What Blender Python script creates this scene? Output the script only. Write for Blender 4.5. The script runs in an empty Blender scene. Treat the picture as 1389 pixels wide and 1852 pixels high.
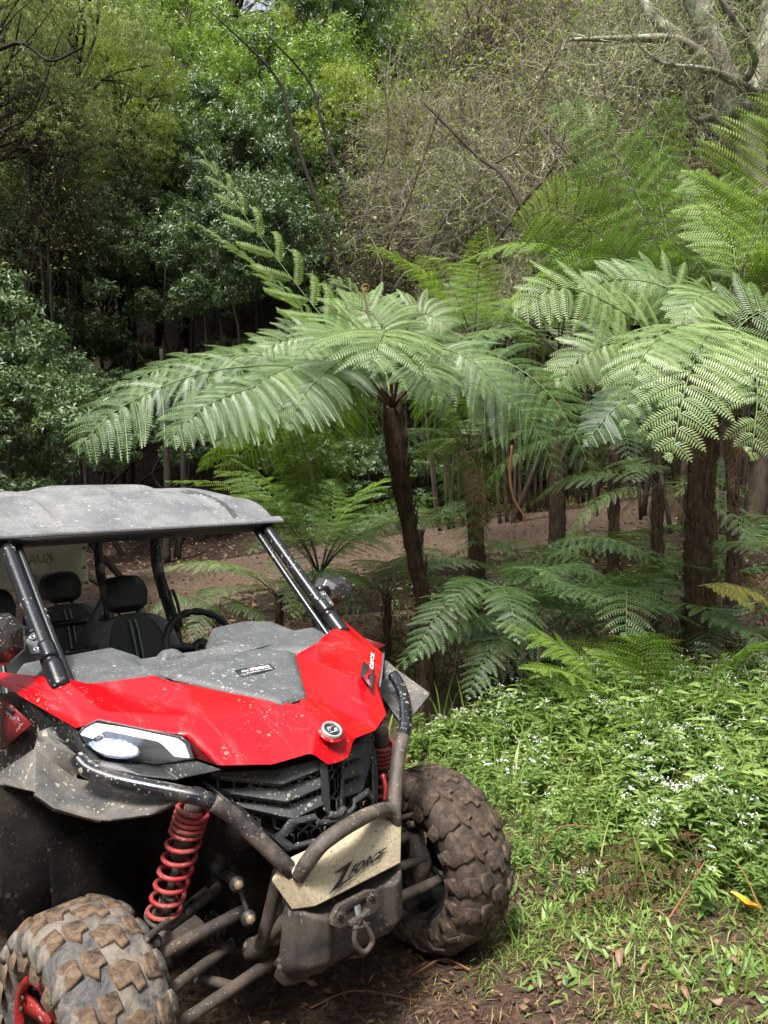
import bpy, bmesh, math, random
import numpy as np
from mathutils import Vector, Matrix, noise as mnoise

random.seed(7)
RNG = np.random.default_rng(11)
scene = bpy.context.scene
COL = scene.collection

# ------------------------------------------------------------------ camera
PX_W, PX_H, FPX = 1389.0, 1852.0, 1347.17
CAM_Z = 1.6
CAM_PITCH = math.radians(2.0)          # looking slightly down
cam_data = bpy.data.cameras.new("camera")
cam = bpy.data.objects.new("camera", cam_data)
COL.objects.link(cam)
cam.location = (0, 0, CAM_Z)
cam.rotation_euler = (math.radians(90) - CAM_PITCH, 0, 0)
cam_data.sensor_fit = 'VERTICAL'
cam_data.sensor_height = 36.0
cam_data.lens = FPX / PX_H * 36.0
cam_data.clip_start = 0.05
cam_data.clip_end = 500
scene.camera = cam

# ------------------------------------------------------------------ light
SUN_EL, SUN_AZ = math.radians(62), math.radians(-155)   # high, behind the viewer's left shoulder
world = bpy.data.worlds.new("World")
scene.world = world
world.use_nodes = True
wn, wl = world.node_tree.nodes, world.node_tree.links
wn.clear()
sky = wn.new("ShaderNodeTexSky")
sky.sky_type = 'NISHITA'
sky.sun_disc = False
sky.sun_elevation = SUN_EL
sky.sun_rotation = SUN_AZ
sky.dust_density = 3.0
hs = wn.new("ShaderNodeHueSaturation")
hs.inputs['Saturation'].default_value = 0.35
bg = wn.new("ShaderNodeBackground")
bg.inputs['Strength'].default_value = 0.14
wo = wn.new("ShaderNodeOutputWorld")
wl.new(sky.outputs[0], hs.inputs['Color'])
wl.new(hs.outputs[0], bg.inputs[0])
wl.new(bg.outputs[0], wo.inputs[0])
sd = bpy.data.lights.new("sun", 'SUN')
sd.energy = 3.0
sd.angle = math.radians(12)
sd.color = (1.0, 0.96, 0.9)
sun = bpy.data.objects.new("sun", sd)
COL.objects.link(sun)
sdir = Vector((math.sin(SUN_AZ) * math.cos(SUN_EL), math.cos(SUN_AZ) * math.cos(SUN_EL), math.sin(SUN_EL)))
sun.rotation_euler = (-sdir).to_track_quat('-Z', 'Y').to_euler()
scene.view_settings.view_transform = 'Standard'
scene.view_settings.look = 'None'
scene.view_settings.gamma = 1
scene.view_settings.use_curve_mapping = False
scene.view_settings.exposure = 1.12

# ------------------------------------------------------------------ pixel <-> place helpers (survey of the photograph)
_cp, _sp = math.cos(CAM_PITCH), math.sin(CAM_PITCH)
def pray(px, py):
    a = (px - PX_W / 2) / FPX
    b = (PX_H / 2 - py) / FPX
    return Vector((a, _cp + b * _sp, -_sp + b * _cp))
def Wp(px, py, y):
    d = pray(px, py)
    return Vector((0, 0, CAM_Z)) + d * (y / d.y)
def to_px(p):
    d = Vector(p) - Vector((0, 0, CAM_Z))
    dep = d.y * _cp - d.z * _sp
    up = d.y * _sp + d.z * _cp
    return PX_W / 2 + FPX * d.x / dep, PX_H / 2 - FPX * up / dep, dep

# vehicle frame: X forward, Y to its left, Z up from the plane its tyres stand on
VC = Vector((2.19133543, -1.40414547, 1.48470656))
VM = Matrix(((0.67754331, 0.72701141, -0.11130806),
             (-0.72553886, 0.68548629, 0.06084334),
             (0.12053395, 0.03953433, 0.99192167)))      # rows: view right, forward, up in the vehicle frame
TILT = Matrix(((1, 0, 0), (0, _cp, _sp), (0, -_sp, _cp)))
VR = TILT @ VM
VLOC = Vector((0, 0, CAM_Z)) - VR @ VC
def V(px, py, **k):
    d = VM.transposed() @ Vector(((px - PX_W / 2) / FPX, 1, (PX_H / 2 - py) / FPX))
    (ax, v), = k.items()
    i = 'XYZ'.index(ax)
    return VC + d * ((v - VC[i]) / d[i])
PN = VR @ Vector((0, 0, 1))            # normal of the ground under the wheels

# ------------------------------------------------------------------ terrain heights
_prof = [(-12, .1 + .096 * 12), (0, .1), (3, -.19), (5, -.38), (6.3, -.47), (7.4, -.42), (8.8, .0), (9.8, .42), (13.6, .86), (15, 1.05),
         (17, 2.3), (20, 5.2), (26, 11.0), (40, 23.5), (70, 46)]
_py = np.array([p[0] for p in _prof]); _pz = np.array([p[1] for p in _prof])
def smoothstep(a, b, x):
    t = np.clip((x - a) / (b - a), 0, 1)
    return t * t * (3 - 2 * t)
def ground_h(x, y):
    x = np.asarray(x, float); y = np.asarray(y, float)
    z0 = 0
    for dy, w in ((-.35, .25), (0, .5), (.35, .25)):
        z0 = z0 + w * np.interp(y + dy, _py, _pz)
    nx, ny, nz = PN
    plane = (CAM_Z - 1.48470656 / nz) - (nx / nz) * x - (ny / nz) * y
    k = 1 - smoothstep(4.6, 6.2, y)
    far = z0 + .10 * np.clip(x, -9, 9)
    r = np.sqrt(x * x + (y - 3) ** 2)
    h = plane * k + far * (1 - k)
    h = h + .035 * np.sin(x * 1.7 + 1.3) * np.sin(y * 1.3) * smoothstep(3.5, 7, r)
    h = h + .35 * np.sin(x * .55 + .6) * np.sin(y * .43 + 2) * smoothstep(15, 22, y)
    return h
def gh(x, y): return float(ground_h(x, y))

# ------------------------------------------------------------------ mesh helpers
def tag(o, label=None, cat=None, group=None, kind=None):
    if label: o['label'] = label
    if cat: o['category'] = cat
    if group: o['group'] = group
    if kind: o['kind'] = kind
    return o
def link(o, parent=None):
    COL.objects.link(o)
    if parent is not None: o.parent = parent
    return o
def empty(name, loc=(0, 0, 0)):
    o = bpy.data.objects.new(name, None)
    o.empty_display_size = .2
    o.location = loc
    COL.objects.link(o)
    return o
def obj(name, me, parent=None):
    return link(bpy.data.objects.new(name, me), parent)
def np_mesh(name, Vt, tris=None, quads=None, mat=None, tint=None, smooth=False, mats=None, mi=None):
    me = bpy.data.meshes.new(name)
    Vt = np.asarray(Vt, np.float32)
    nt = 0 if tris is None else len(tris)
    nq = 0 if quads is None else len(quads)
    me.vertices.add(len(Vt)); me.vertices.foreach_set('co', Vt.ravel())
    me.loops.add(nt * 3 + nq * 4); me.polygons.add(nt + nq)
    idx = []
    if nt: idx.append(np.asarray(tris, np.int32).ravel())
    if nq: idx.append(np.asarray(quads, np.int32).ravel())
    me.loops.foreach_set('vertex_index', np.concatenate(idx))
    st = np.concatenate([np.arange(nt) * 3, nt * 3 + np.arange(nq) * 4]).astype(np.int32)
    me.polygons.foreach_set('loop_start', st)
    try:
        me.polygons.foreach_set('loop_total', np.concatenate([np.full(nt, 3), np.full(nq, 4)]).astype(np.int32))
    except Exception: pass
    if mi is not None: me.polygons.foreach_set('material_index', np.asarray(mi, np.int32))
    me.update(calc_edges=True)
    if smooth: me.polygons.foreach_set('use_smooth', np.ones(nt + nq, bool))
    if tint is not None:
        a = me.attributes.new('tint', 'FLOAT', 'POINT')
        a.data.foreach_set('value', np.asarray(tint, np.float32))
    if mats:
        for m in mats: me.materials.append(m)
    elif mat: me.materials.append(mat)
    return me
def bez(pts, n):
    """Catmull-Rom through points, n samples"""
    P = [np.array(p, float) for p in pts]
    if len(P) == 2:
        return np.array([P[0] + (P[1] - P[0]) * t for t in np.linspace(0, 1, n)])
    P = [2 * P[0] - P[1]] + P + [2 * P[-1] - P[-2]]
    segs = len(P) - 3
    out = []
    for t in np.linspace(0, segs - 1e-6, n):
        i = int(t); u = t - i
        p0, p1, p2, p3 = P[i:i + 4]
        out.append(.5 * ((2 * p1) + (-p0 + p2) * u + (2 * p0 - 5 * p1 + 4 * p2 - p3) * u * u + (-p0 + 3 * p1 - 3 * p2 + p3) * u ** 3))
    return np.array(out)
def tube_arrays(pts, rad, segs=6, cap=True, jitter=0):
    pts = np.asarray(pts, float); n = len(pts)
    rad = np.full(n, rad, float) if np.isscalar(rad) else np.asarray(rad, float)
    T = np.gradient(pts, axis=0); T /= np.linalg.norm(T, axis=1)[:, None] + 1e-9
    a = np.array([0, 0, 1.0]) if abs(T[0][2]) < .9 else np.array([1.0, 0, 0])
    u = np.cross(T[0], a); u /= np.linalg.norm(u)
    U = [u]
    for i in range(1, n):
        u = U[-1] - T[i] * (U[-1] @ T[i]); u /= np.linalg.norm(u) + 1e-9; U.append(u)
    U = np.array(U); W = np.cross(T, U)
    th = np.arange(segs) * 2 * np.pi / segs
    R = rad[:, None, None]
    if jitter: R = R * (1 + jitter * (RNG.random((n, segs, 1)) - .5))
    Vt = pts[:, None] + R * (U[:, None] * np.cos(th)[None, :, None] + W[:, None] * np.sin(th)[None, :, None])
    Vt = Vt.reshape(-1, 3)
    i, j = np.meshgrid(np.arange(n - 1), np.arange(segs), indexing='ij')
    i = i.ravel(); j = j.ravel(); k = (j + 1) % segs
    Q = np.stack([i * segs + j, i * segs + k, (i + 1) * segs + k, (i + 1) * segs + j], 1)
    Tr = np.zeros((0, 3), int)
    if cap:
        c0 = len(Vt); Vt = np.vstack([Vt, pts[:1], pts[-1:]])
        s = np.arange(segs); s2 = (s + 1) % segs
        Tr = np.vstack([np.stack([np.full(segs, c0), s2, s], 1), np.stack([np.full(segs, c0 + 1), (n - 1) * segs + s, (n - 1) * segs + s2], 1)])
    return Vt, Q, Tr
class MB:
    """collects arrays into one mesh"""
    def __init__(s): s.V = []; s.Q = []; s.T = []; s.n = 0; s.t = []; s.qm = []; s.tm = []
    def add(s, Vt, Q=None, T=None, tint=0.5, m=0):
        Vt = np.asarray(Vt, float).reshape(-1, 3)
        s.V.append(Vt)
        if Q is not None and len(Q): s.Q.append(np.asarray(Q) + s.n); s.qm.append(np.full(len(Q), m))
        if T is not None and len(T): s.T.append(np.asarray(T) + s.n); s.tm.append(np.full(len(T), m))
        s.t.append(np.full(len(Vt), tint, float) if np.isscalar(tint) else np.asarray(tint, float)); s.n += len(Vt)
        return s
    def tube(s, pts, rad, segs=6, n=None, tint=.5, m=0, jitter=0, cap=True):
        if n: 
            r = rad
            pts = bez(pts, n)
            if not np.isscalar(rad): r = np.interp(np.linspace(0, 1, n), np.linspace(0, 1, len(rad)), rad)
            rad = r
        Vt, Q, T = tube_arrays(pts, rad, segs, cap, jitter)
        return s.add(Vt, Q, T, tint, m)
    def box(s, c, size, R=None, m=0):
        c = np.array(c, float); h = np.array(size, float) / 2
        v = np.array([[x, y, z] for x in (-1, 1) for y in (-1, 1) for z in (-1, 1)], float) * h
        if R is not None: v = v @ np.array(R).T
        return s.add(v + c, [[0, 1, 3, 2], [4, 6, 7, 5], [0, 4, 5, 1], [2, 3, 7, 6], [0, 2, 6, 4], [1, 5, 7, 3]], None, .5, m)
    def prism(s, poly, d, m=0):
        """closed planar-ish polygon of 3-D points extruded by vector d (fan caps)"""
        P = np.array([list(p) for p in poly], float); n = len(P); d = np.array(d, float)
        Vt = np.vstack([P, P + d, P.mean(0), P.mean(0) + d])
        i = np.arange(n); j = (i + 1) % n
        return s.add(Vt, np.stack([i, j, j + n, i + n], 1), np.vstack([np.stack([np.full(n, 2 * n), j, i], 1), np.stack([np.full(n, 2 * n + 1), i + n, j + n], 1)]), .5, m)
    def mesh(s, name, mat=None, smooth=False, mats=None):
        T = np.vstack(s.T) if s.T else None; Q = np.vstack(s.Q) if s.Q else None
        mi = None
        if mats: mi = np.concatenate(([np.concatenate(s.tm)] if s.T else []) + ([np.concatenate(s.qm)] if s.Q else []))
        return np_mesh(name, np.vstack(s.V), T, Q, mat, np.concatenate(s.t), smooth, mats, mi)
def fix_normals(me):
    bm = bmesh.new(); bm.from_mesh(me); bmesh.ops.recalc_face_normals(bm, faces=bm.faces); bm.to_mesh(me); bm.free(); me.update()
def bevel(o, w=.006, seg=2, ang=25, smooth=True):
    fix_normals(o.data)
    md = o.modifiers.new("bevel", 'BEVEL'); md.width = w; md.segments = seg
    md.limit_method = 'ANGLE'; md.angle_limit = math.radians(ang); md.harden_normals = False
    if smooth:
        for p in o.data.polygons: p.use_smooth = True
        wn_ = o.modifiers.new("wn", 'WEIGHTED_NORMAL'); wn_.keep_sharp = False
    return o

# ------------------------------------------------------------------ materials
class NT:
    def __init__(s, name):
        s.m = bpy.data.materials.new(name); s.m.use_nodes = True
        s.n = s.m.node_tree.nodes; s.l = s.m.node_tree.links
        s.b = s.n["Principled BSDF"]; s.out = s.n["Material Output"]
    def node(s, t, **k):
        nd = s.n.new(t)
        for a, v in k.items():
            if a.startswith('i_'): nd.inputs[a[2:].replace('_', ' ')].default_value = v
            else: setattr(nd, a, v)
        return nd
    def link(s, a, b): s.l.new(a, b)
    def coords(s, scale=1.0, kind='Object'):
        t = s.node('ShaderNodeTexCoord'); mp = s.node('ShaderNodeMapping')
        sc = (scale,) * 3 if np.isscalar(scale) else scale
        mp.inputs['Scale'].default_value = sc
        s.link(t.outputs[kind], mp.inputs['Vector']); return mp.outputs[0]
    def noise(s, scale=5, detail=4, rough=.55, vec=None, dist=0):
        nd = s.node('ShaderNodeTexNoise'); nd.inputs['Scale'].default_value = scale
        nd.inputs['Detail'].default_value = detail; nd.inputs['Roughness'].default_value = rough
        nd.inputs['Distortion'].default_value = dist
        if vec is not None: s.link(vec, nd.inputs['Vector'])
        return nd.outputs['Fac']
    def ramp(s, fac, stops):
        r = s.node('ShaderNodeValToRGB'); e = r.color_ramp.elements
        while len(e) < len(stops): e.new(.5)
        for el, (p, c) in zip(e, stops):
            el.position = p
            if np.isscalar(c): c = (c, c, c)
            el.color = (*c, 1) if len(c) == 3 else c
        s.link(fac, r.inputs[0]); return r.outputs[0]
    def mix(s, fac, a, b, mode='MIX'):
        m = s.node('ShaderNodeMix', data_type='RGBA', blend_type=mode)
        for sock, v in ((m.inputs[0], fac), (m.inputs[6], a), (m.inputs[7], b)):
            if hasattr(v, 'links') or isinstance(v, bpy.types.NodeSocket): s.link(v, sock)
            elif np.isscalar(v): sock.default_value = v
            else: sock.default_value = (*v, 1) if len(v) == 3 else v
        return m.outputs[2]
    def math(s, op, a, b=None, clamp=False):
        m = s.node('ShaderNodeMath', operation=op, use_clamp=clamp)
        for sock, v in ((m.inputs[0], a), (m.inputs[1], b)):
            if v is None: continue
            if isinstance(v, bpy.types.NodeSocket): s.link(v, sock)
            else: sock.default_value = v
        return m.outputs[0]
    def bump(s, h, strength=.3, dist=.01):
        b = s.node('ShaderNodeBump'); b.inputs['Strength'].default_value = strength; b.inputs['Distance'].default_value = dist
        s.link(h, b.inputs['Height']); s.link(b.outputs[0], s.b.inputs['Normal']); return b
    def set(s, **k):
        for a, v in k.items():
            sock = s.b.inputs[a.replace('_', ' ')]
            if isinstance(v, bpy.types.NodeSocket): s.link(v, sock)
            elif np.isscalar(v): sock.default_value = v
            else: sock.default_value = (*v, 1) if len(v) == 3 else v
        return s
def simple(name, col, rough=.5, metallic=0, spec=.5, **k):
    t = NT(name); t.set(Base_Color=col, Roughness=rough, Metallic=metallic, Specular_IOR_Level=spec, **k); return t.m

def leaf_mat(name, stops, rough=.4, spec=.5, trans=.25, tcol=(.2, .35, .04), objvar=.25, sheen=0):
    t = NT(name)
    at = t.node('ShaderNodeAttribute', attribute_name='tint')
    oi = t.node('ShaderNodeObjectInfo')
    f = t.math('ADD', at.outputs['Fac'], t.math('MULTIPLY', t.math('SUBTRACT', oi.outputs['Random'], .5), objvar), True)
    c = t.ramp(f, stops)
    t.set(Base_Color=c, Roughness=rough, Specular_IOR_Level=spec)
    tr = t.node('ShaderNodeBsdfTranslucent')
    tc = t.mix(.55, c, tcol); t.link(tc, tr.inputs[0])
    mx = t.node('ShaderNodeMixShader'); mx.inputs[0].default_value = trans
    t.link(t.b.outputs[0], mx.inputs[1]); t.link(tr.outputs[0], mx.inputs[2]); t.link(mx.outputs[0], t.out.inputs[0])
    return t.m
M = {}
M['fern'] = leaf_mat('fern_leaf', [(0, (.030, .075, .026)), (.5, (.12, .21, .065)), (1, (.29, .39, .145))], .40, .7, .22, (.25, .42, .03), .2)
M['fern_back'] = leaf_mat('fern_leaf_yellow', [(0, (.05, .12, .02)), (.5, (.15, .27, .035)), (1, (.29, .42, .06))], .45, .5, .45, (.35, .55, .04), .2)
M['fern_dry'] = leaf_mat('fern_leaf_dry', [(0, (.09, .05, .025)), (1, (.22, .13, .06))], .7, .2, .15, (.3, .2, .05), .2)
M['fern_yellow'] = leaf_mat('fern_leaf_yellowing', [(0, (.22, .22, .04)), (1, (.42, .36, .08))], .6, .3, .3, (.5, .45, .05), .2)
M['leaf_dark'] = leaf_mat('leaf_dark_glossy', [(0, (.022, .045, .016)), (.5, (.075, .125, .045)), (1, (.19, .26, .11))], .42, .6, .15, (.2, .35, .03))
M['leaf_mid'] = leaf_mat('leaf_mid_green', [(0, (.04, .08, .015)), (.5, (.13, .22, .035)), (1, (.29, .40, .08))], .4, .6, .28, (.3, .5, .03))
M['leaf_yel'] = leaf_mat('leaf_yellow_green', [(0, (.06, .10, .018)), (.5, (.20, .27, .04)), (1, (.40, .46, .09))], .45, .5, .35, (.4, .55, .03))
M['leaf_olive'] = leaf_mat('leaf_olive', [(0, (.05, .075, .022)), (.5, (.15, .20, .05)), (1, (.30, .36, .11))], .5, .4, .3, (.35, .4, .06))
M['herb'] = leaf_mat('herb_leaf', [(0, (.05, .115, .025)), (.5, (.18, .29, .07)), (1, (.34, .45, .14))], .42, .5, .3, (.35, .55, .06), .2)
M['grass'] = leaf_mat('grass_blade', [(0, (.08, .15, .03)), (.6, (.22, .34, .07)), (1, (.42, .46, .17))], .45, .5, .3, (.35, .5, .06), .2)
M['straw'] = leaf_mat('dry_straw', [(0, (.10, .065, .035)), (.5, (.22, .15, .08)), (1, (.36, .28, .15))], .7, .2, .1, (.3, .2, .08), .2)
M['litter'] = leaf_mat('litter_leaf', [(0, (.05, .028, .016)), (.5, (.14, .075, .04)), (1, (.30, .18, .10))], .6, .3, .1, (.25, .12, .04), .2)
M['petal'] = simple('white_petal', (.58, .60, .54), .7)

def bark_mat(name, c0, c1, moss=None, mossamt=.5, sc=14, bstr=.8):
    t = NT(name); v = t.coords((1, 1, .25))
    n = t.noise(sc, 6, .65, v, .4)
    c = t.ramp(n, [(.3, c0), (.7, c1)])
    if moss is not None:
        n2 = t.noise(4.5, 5, .7, t.coords(1.0))
        k = t.ramp(n2, [(mossamt, 0), (mossamt + .08, 1)])
        c = t.mix(k, c, moss)
    t.set(Base_Color=c, Roughness=.9, Specular_IOR_Level=.2)
    t.bump(t.noise(sc * 2.2, 5, .7, v, .3), bstr, .02)
    return t.m
M['bark'] = bark_mat('bark_brown', (.03, .022, .016), (.10, .075, .055))
M['bark_dark'] = bark_mat('bark_dark', (.014, .011, .009), (.05, .04, .03))
M['bark_grey'] = bark_mat('bark_grey_lichen', (.10, .085, .07), (.30, .27, .215), (.38, .41, .28), .5, 10)
M['bark_fern'] = bark_mat('fern_trunk_fibre', (.022, .014, .010), (.12, .08, .052), (.10, .085, .05), .58, 30, 1)
M['twig'] = bark_mat('twig_tan', (.15, .12, .095), (.42, .36, .28))
M['twig_moss'] = bark_mat('twig_lichen', (.15, .125, .09), (.36, .33, .25), (.42, .45, .28), .5)
M['moss'] = leaf_mat('hanging_moss', [(0, (.20, .22, .09)), (1, (.45, .48, .25))], .9, .1, .3, (.4, .45, .15))

def soil_mat(name, c0, c1, c2, sc=1.0, green=None, gthr=.55):
    t = NT(name); v = t.coords(1.0)
    big = t.noise(1.1 * sc, 5, .6, v)
    fine = t.noise(26 * sc, 6, .7, v)
    c = t.ramp(fine, [(.28, c0), (.52, c1), (.75, c2)])
    c = t.mix(t.ramp(big, [(.35, 0), (.65, .55)]), c, t.mix(.5, c, c0))
    vo = t.node('ShaderNodeTexVoronoi'); vo.inputs['Scale'].default_value = 55 * sc; t.link(v, vo.inputs['Vector'])
    k = t.ramp(vo.outputs['Distance'], [(.12, 1), (.3, 0)])
    k2 = t.math('MULTIPLY', k, t.ramp(t.noise(8 * sc, 3, .5, v), [(.5, 0), (.6, .7)]))
    c = t.mix(k2, c, c2)
    if green:
        g = t.noise(2.3, 5, .7, v)
        c = t.mix(t.ramp(g, [(gthr, 0), (gthr + .12, 1)]), c, green)
    t.set(Base_Color=c, Roughness=.95, Specular_IOR_Level=.15)
    h = t.math('ADD', t.noise(14 * sc, 8, .72, v), t.math('MULTIPLY', vo.outputs['Distance'], -.3))
    t.bump(h, .9, .05)
    return t.m
M['soil'] = soil_mat('soil_red_brown', (.055, .035, .026), (.14, .088, .064), (.26, .18, .135))
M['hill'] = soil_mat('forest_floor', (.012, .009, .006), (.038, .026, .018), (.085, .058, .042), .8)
M['track'] = soil_mat('track_earth', (.048, .034, .024), (.12, .085, .060), (.23, .17, .125), .8, None)
# ================================================================== TERRAIN
def grid_sheet(name, x0, x1, nx, y0, y1, ny, hf, mat, warp=None):
    X, Y = np.meshgrid(np.linspace(x0, x1, nx), np.linspace(y0, y1, ny))
    if warp: X, Y = warp(X, Y)
    Z = hf(X, Y)
    Vt = np.stack([X, Y, Z], -1).reshape(-1, 3)
    i, j = np.meshgrid(np.arange(ny - 1), np.arange(nx - 1), indexing='ij')
    a = (i * nx + j).ravel()
    me = np_mesh(name, Vt, None, np.stack([a, a + 1, a + nx + 1, a + nx], 1), mat, None, True)
    return obj(name, me)
def fine_noise(X, Y, amp, sc):
    f = np.vectorize(lambda a, b: mnoise.noise((a * sc, b * sc, 3.1)))
    return amp * f(X, Y)
TRACK = [(-16, 8.6), (-8, 9.6), (-3, 10.6), (1, 11.7), (5, 12.6), (9, 13.4), (18, 14.6)]
def track_c(x): return np.interp(x, [p[0] for p in TRACK], [p[1] for p in TRACK])
def h_near(X, Y): return ground_h(X, Y) + fine_noise(X, Y, .02, 3.3) + fine_noise(X, Y, .010, 14)
near = grid_sheet('ground', -7, 9, 230, -1.5, 9.0, 190, h_near, M['soil'])
tag(near, 'reddish brown bare earth of the clearing under the buggy', kind='structure')
def h_far(X, Y):
    h = ground_h(X, Y)
    return np.where(Y < 9.0, h - .02, h) + fine_noise(X, Y, .25, .35) * smoothstep(15.5, 20, Y)
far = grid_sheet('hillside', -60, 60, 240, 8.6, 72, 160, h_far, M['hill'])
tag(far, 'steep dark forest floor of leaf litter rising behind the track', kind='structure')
skirt = grid_sheet('terrain', -60, 60, 40, -40, 8.9, 40, lambda X, Y: np.where((abs(X - 1) < 8) & (Y > -1.5), ground_h(X, Y) - .5, ground_h(X, Y) - .04), M['soil'])
tag(skirt, 'brown earth around and behind the clearing', kind='structure')
def track_sheet():
    n, k = 140, 12
    xs = np.linspace(-15, 16, n)
    Vt = []
    for x in xs:
        c = float(track_c(x))
        for t in np.linspace(-1, 1, k):
            w = 1.55 + .18 * mnoise.noise((x * .7, t, 0))
            y = c + t * w
            Vt.append((x, y, gh(x, y) + .03 - .05 * abs(t) ** 3))
    a = np.array([i * k + j for i in range(n - 1) for j in range(k - 1)])
    me = np_mesh('dirt_track', np.array(Vt), None, np.stack([a, a + k, a + k + 1, a + 1], 1), M['track'], None, True)
    return tag(obj('dirt_track', me), 'reddish dirt track crossing behind the tree ferns', kind='structure')
track_sheet()

# ================================================================== LEAVES
def nrm(a): return a / (np.linalg.norm(a, axis=-1, keepdims=True) + 1e-9)
def leaves(P, D, N, L, Wd, tint, fold=.25, droop=0.0, widest=.45, quads=False):
    """folded leaf per row: base, left, right, tip"""
    D = nrm(D); S = nrm(np.cross(D, N)); N = np.cross(S, D)
    L = np.broadcast_to(np.asarray(L, float), (len(P),))[:, None]; Wd = np.broadcast_to(np.asarray(Wd, float), (len(P),))[:, None]
    mid = P + D * L * widest
    l = mid + S * Wd * .5 + N * Wd * fold; r = mid - S * Wd * .5 + N * Wd * fold
    tip = P + D * L - N * L * droop
    Vt = np.stack([P, l, tip, r], 1).reshape(-1, 3)
    b = np.arange(len(P)) * 4
    T = np.vstack([np.stack([b, b + 2, b + 1], 1), np.stack([b, b + 3, b + 2], 1)])
    return Vt, T, np.repeat(np.broadcast_to(tint, (len(P),)), 4)
def leaves5(P, D, N, L, Wd, tint, fold=.2, droop=.15):
    """broader leaf: base, 2 left, 2 right, tip, along a bent midrib (6 tris)"""
    D = nrm(D); S = nrm(np.cross(D, N)); N = np.cross(S, D)
    L = np.broadcast_to(np.asarray(L, float), (len(P),))[:, None]; Wd = np.broadcast_to(np.asarray(Wd, float), (len(P),))[:, None]
    def at(u, s, w): return P + D * L * u - N * L * droop * u * u + S * Wd * .5 * s * w + N * abs(s) * Wd * fold * w
    Vt = np.stack([at(0, 0, 0), at(.28, 1, .95), at(.28, -1, .95), at(.3, 0, 0), at(.65, 1, .62), at(.65, -1, .62), at(.66, 0, 0), at(1, 0, 0)], 1).reshape(-1, 3)
    b = (np.arange(len(P)) * 8)[:, None]
    T = np.array([[0, 3, 1], [0, 2, 3], [1, 3, 6], [1, 6, 4], [3, 2, 5], [3, 5, 6], [4, 6, 7], [6, 5, 7]])
    T = (b[:, None] + T[None]).reshape(-1, 3)
    return Vt, T, np.repeat(np.broadcast_to(tint, (len(P),)), 8)
def rdir(n, zb=0.0):
    v = RNG.normal(size=(n, 3)); v = nrm(v); v[:, 2] += zb; return nrm(v)

def crown_mesh(name, mat, R=(2.2, 2.2, 2.4), clumps=46, ros=55, per=7, L=.10, Wd=.038, clump_r=.62, up=.35, seed=0, shell=.55, twigs=True, hang=0, bmat=None):
    global RNG
    RNG = np.random.default_rng(100 + seed)
    R = np.array(R)
    c = rdir(clumps, .1) * (shell + (1 - shell) * RNG.random((clumps, 1)) ** .6) * R
    cr = clump_r * (.6 + .8 * RNG.random(clumps))
    ctint = RNG.normal(.5, .15, clumps)
    n = clumps * ros
    ci = np.repeat(np.arange(clumps), ros)
    off = rdir(n, .25) * (.35 + .65 * RNG.random((n, 1)) ** .5) * cr[ci][:, None] * np.array([1.15, 1.15, .7])
    rp = c[ci] + off
    ax = nrm(nrm(off) * .8 + np.array([0, 0, up - hang]) + RNG.normal(size=(n, 3)) * .35)
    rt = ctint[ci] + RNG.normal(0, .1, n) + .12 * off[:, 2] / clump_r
    m = n * per
    ri = np.repeat(np.arange(n), per)
    k = np.tile(np.arange(per), n)
    a = ax[ri]
    e1 = nrm(np.cross(a, np.array([.3, .2, .9]))); e2 = np.cross(a, e1)
    ph = k * 2.399 + RNG.random(m) * .5 + ri
    rad = e1 * np.cos(ph)[:, None] + e2 * np.sin(ph)[:, None]
    P = rp[ri] - a * (k / per * L * 1.6)[:, None]
    D = nrm(rad * .85 + a * .5 + RNG.normal(size=(m, 3)) * .15 + np.array([0, 0, -.12 - hang]))
    N = nrm(a * 1 + RNG.normal(size=(m, 3)) * .35 + np.array([0, 0, .3]))
    s = .65 + .7 * RNG.random(m)
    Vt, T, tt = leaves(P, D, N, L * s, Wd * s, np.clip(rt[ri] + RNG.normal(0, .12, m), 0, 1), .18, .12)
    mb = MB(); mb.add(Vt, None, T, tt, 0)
    return mb.mesh(name, mats=[mat]), c, cr

def twig_curve(p, d, L, n=6, wob=.25, grav=-.1):
    pts = [np.array(p, float)]; d = np.array(d, float)
    for i in range(n):
        d = d + RNG.normal(size=3) * wob + np.array([0, 0, grav]); d = d / np.linalg.norm(d)
        pts.append(pts[-1] + d * L / n)
    return np.array(pts)
def batch_tubes(curves, radii, segs=3):
    """curves (m,n,3), radii (m,n)"""
    C = np.asarray(curves); m, n, _ = C.shape
    T = np.gradient(C, axis=1); T = nrm(T)
    a = np.array([.31, .57, .76]); U = nrm(np.cross(T, a)); W = np.cross(T, U)
    th = np.arange(segs) * 2 * np.pi / segs
    Vt = C[:, :, None] + np.asarray(radii)[:, :, None, None] * (U[:, :, None] * np.cos(th)[None, None, :, None] + W[:, :, None] * np.sin(th)[None, None, :, None])
    i, j, k = np.meshgrid(np.arange(m), np.arange(n - 1), np.arange(segs), indexing='ij')
    i, j, k = i.ravel(), j.ravel(), k.ravel(); k2 = (k + 1) % segs
    b = i * n * segs
    Q = np.stack([b + j * segs + k, b + j * segs + k2, b + (j + 1) * segs + k2, b + (j + 1) * segs + k], 1)
    return Vt.reshape(-1, 3), Q
def many_twigs(P, D, L, r, n=6, wob=.25, grav=-.05):
    m = len(P); C = np.zeros((m, n, 3)); C[:, 0] = P; d = nrm(np.asarray(D, float))
    L = np.broadcast_to(np.asarray(L, float), (m,))[:, None]
    for i in range(1, n):
        d = nrm(d + RNG.normal(size=(m, 3)) * wob + np.array([0, 0, grav]))
        C[:, i] = C[:, i - 1] + d * L / (n - 1)
    rr = np.broadcast_to(np.asarray(r, float), (m,))[:, None] * np.linspace(1, .35, n)[None]
    return C, rr
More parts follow.
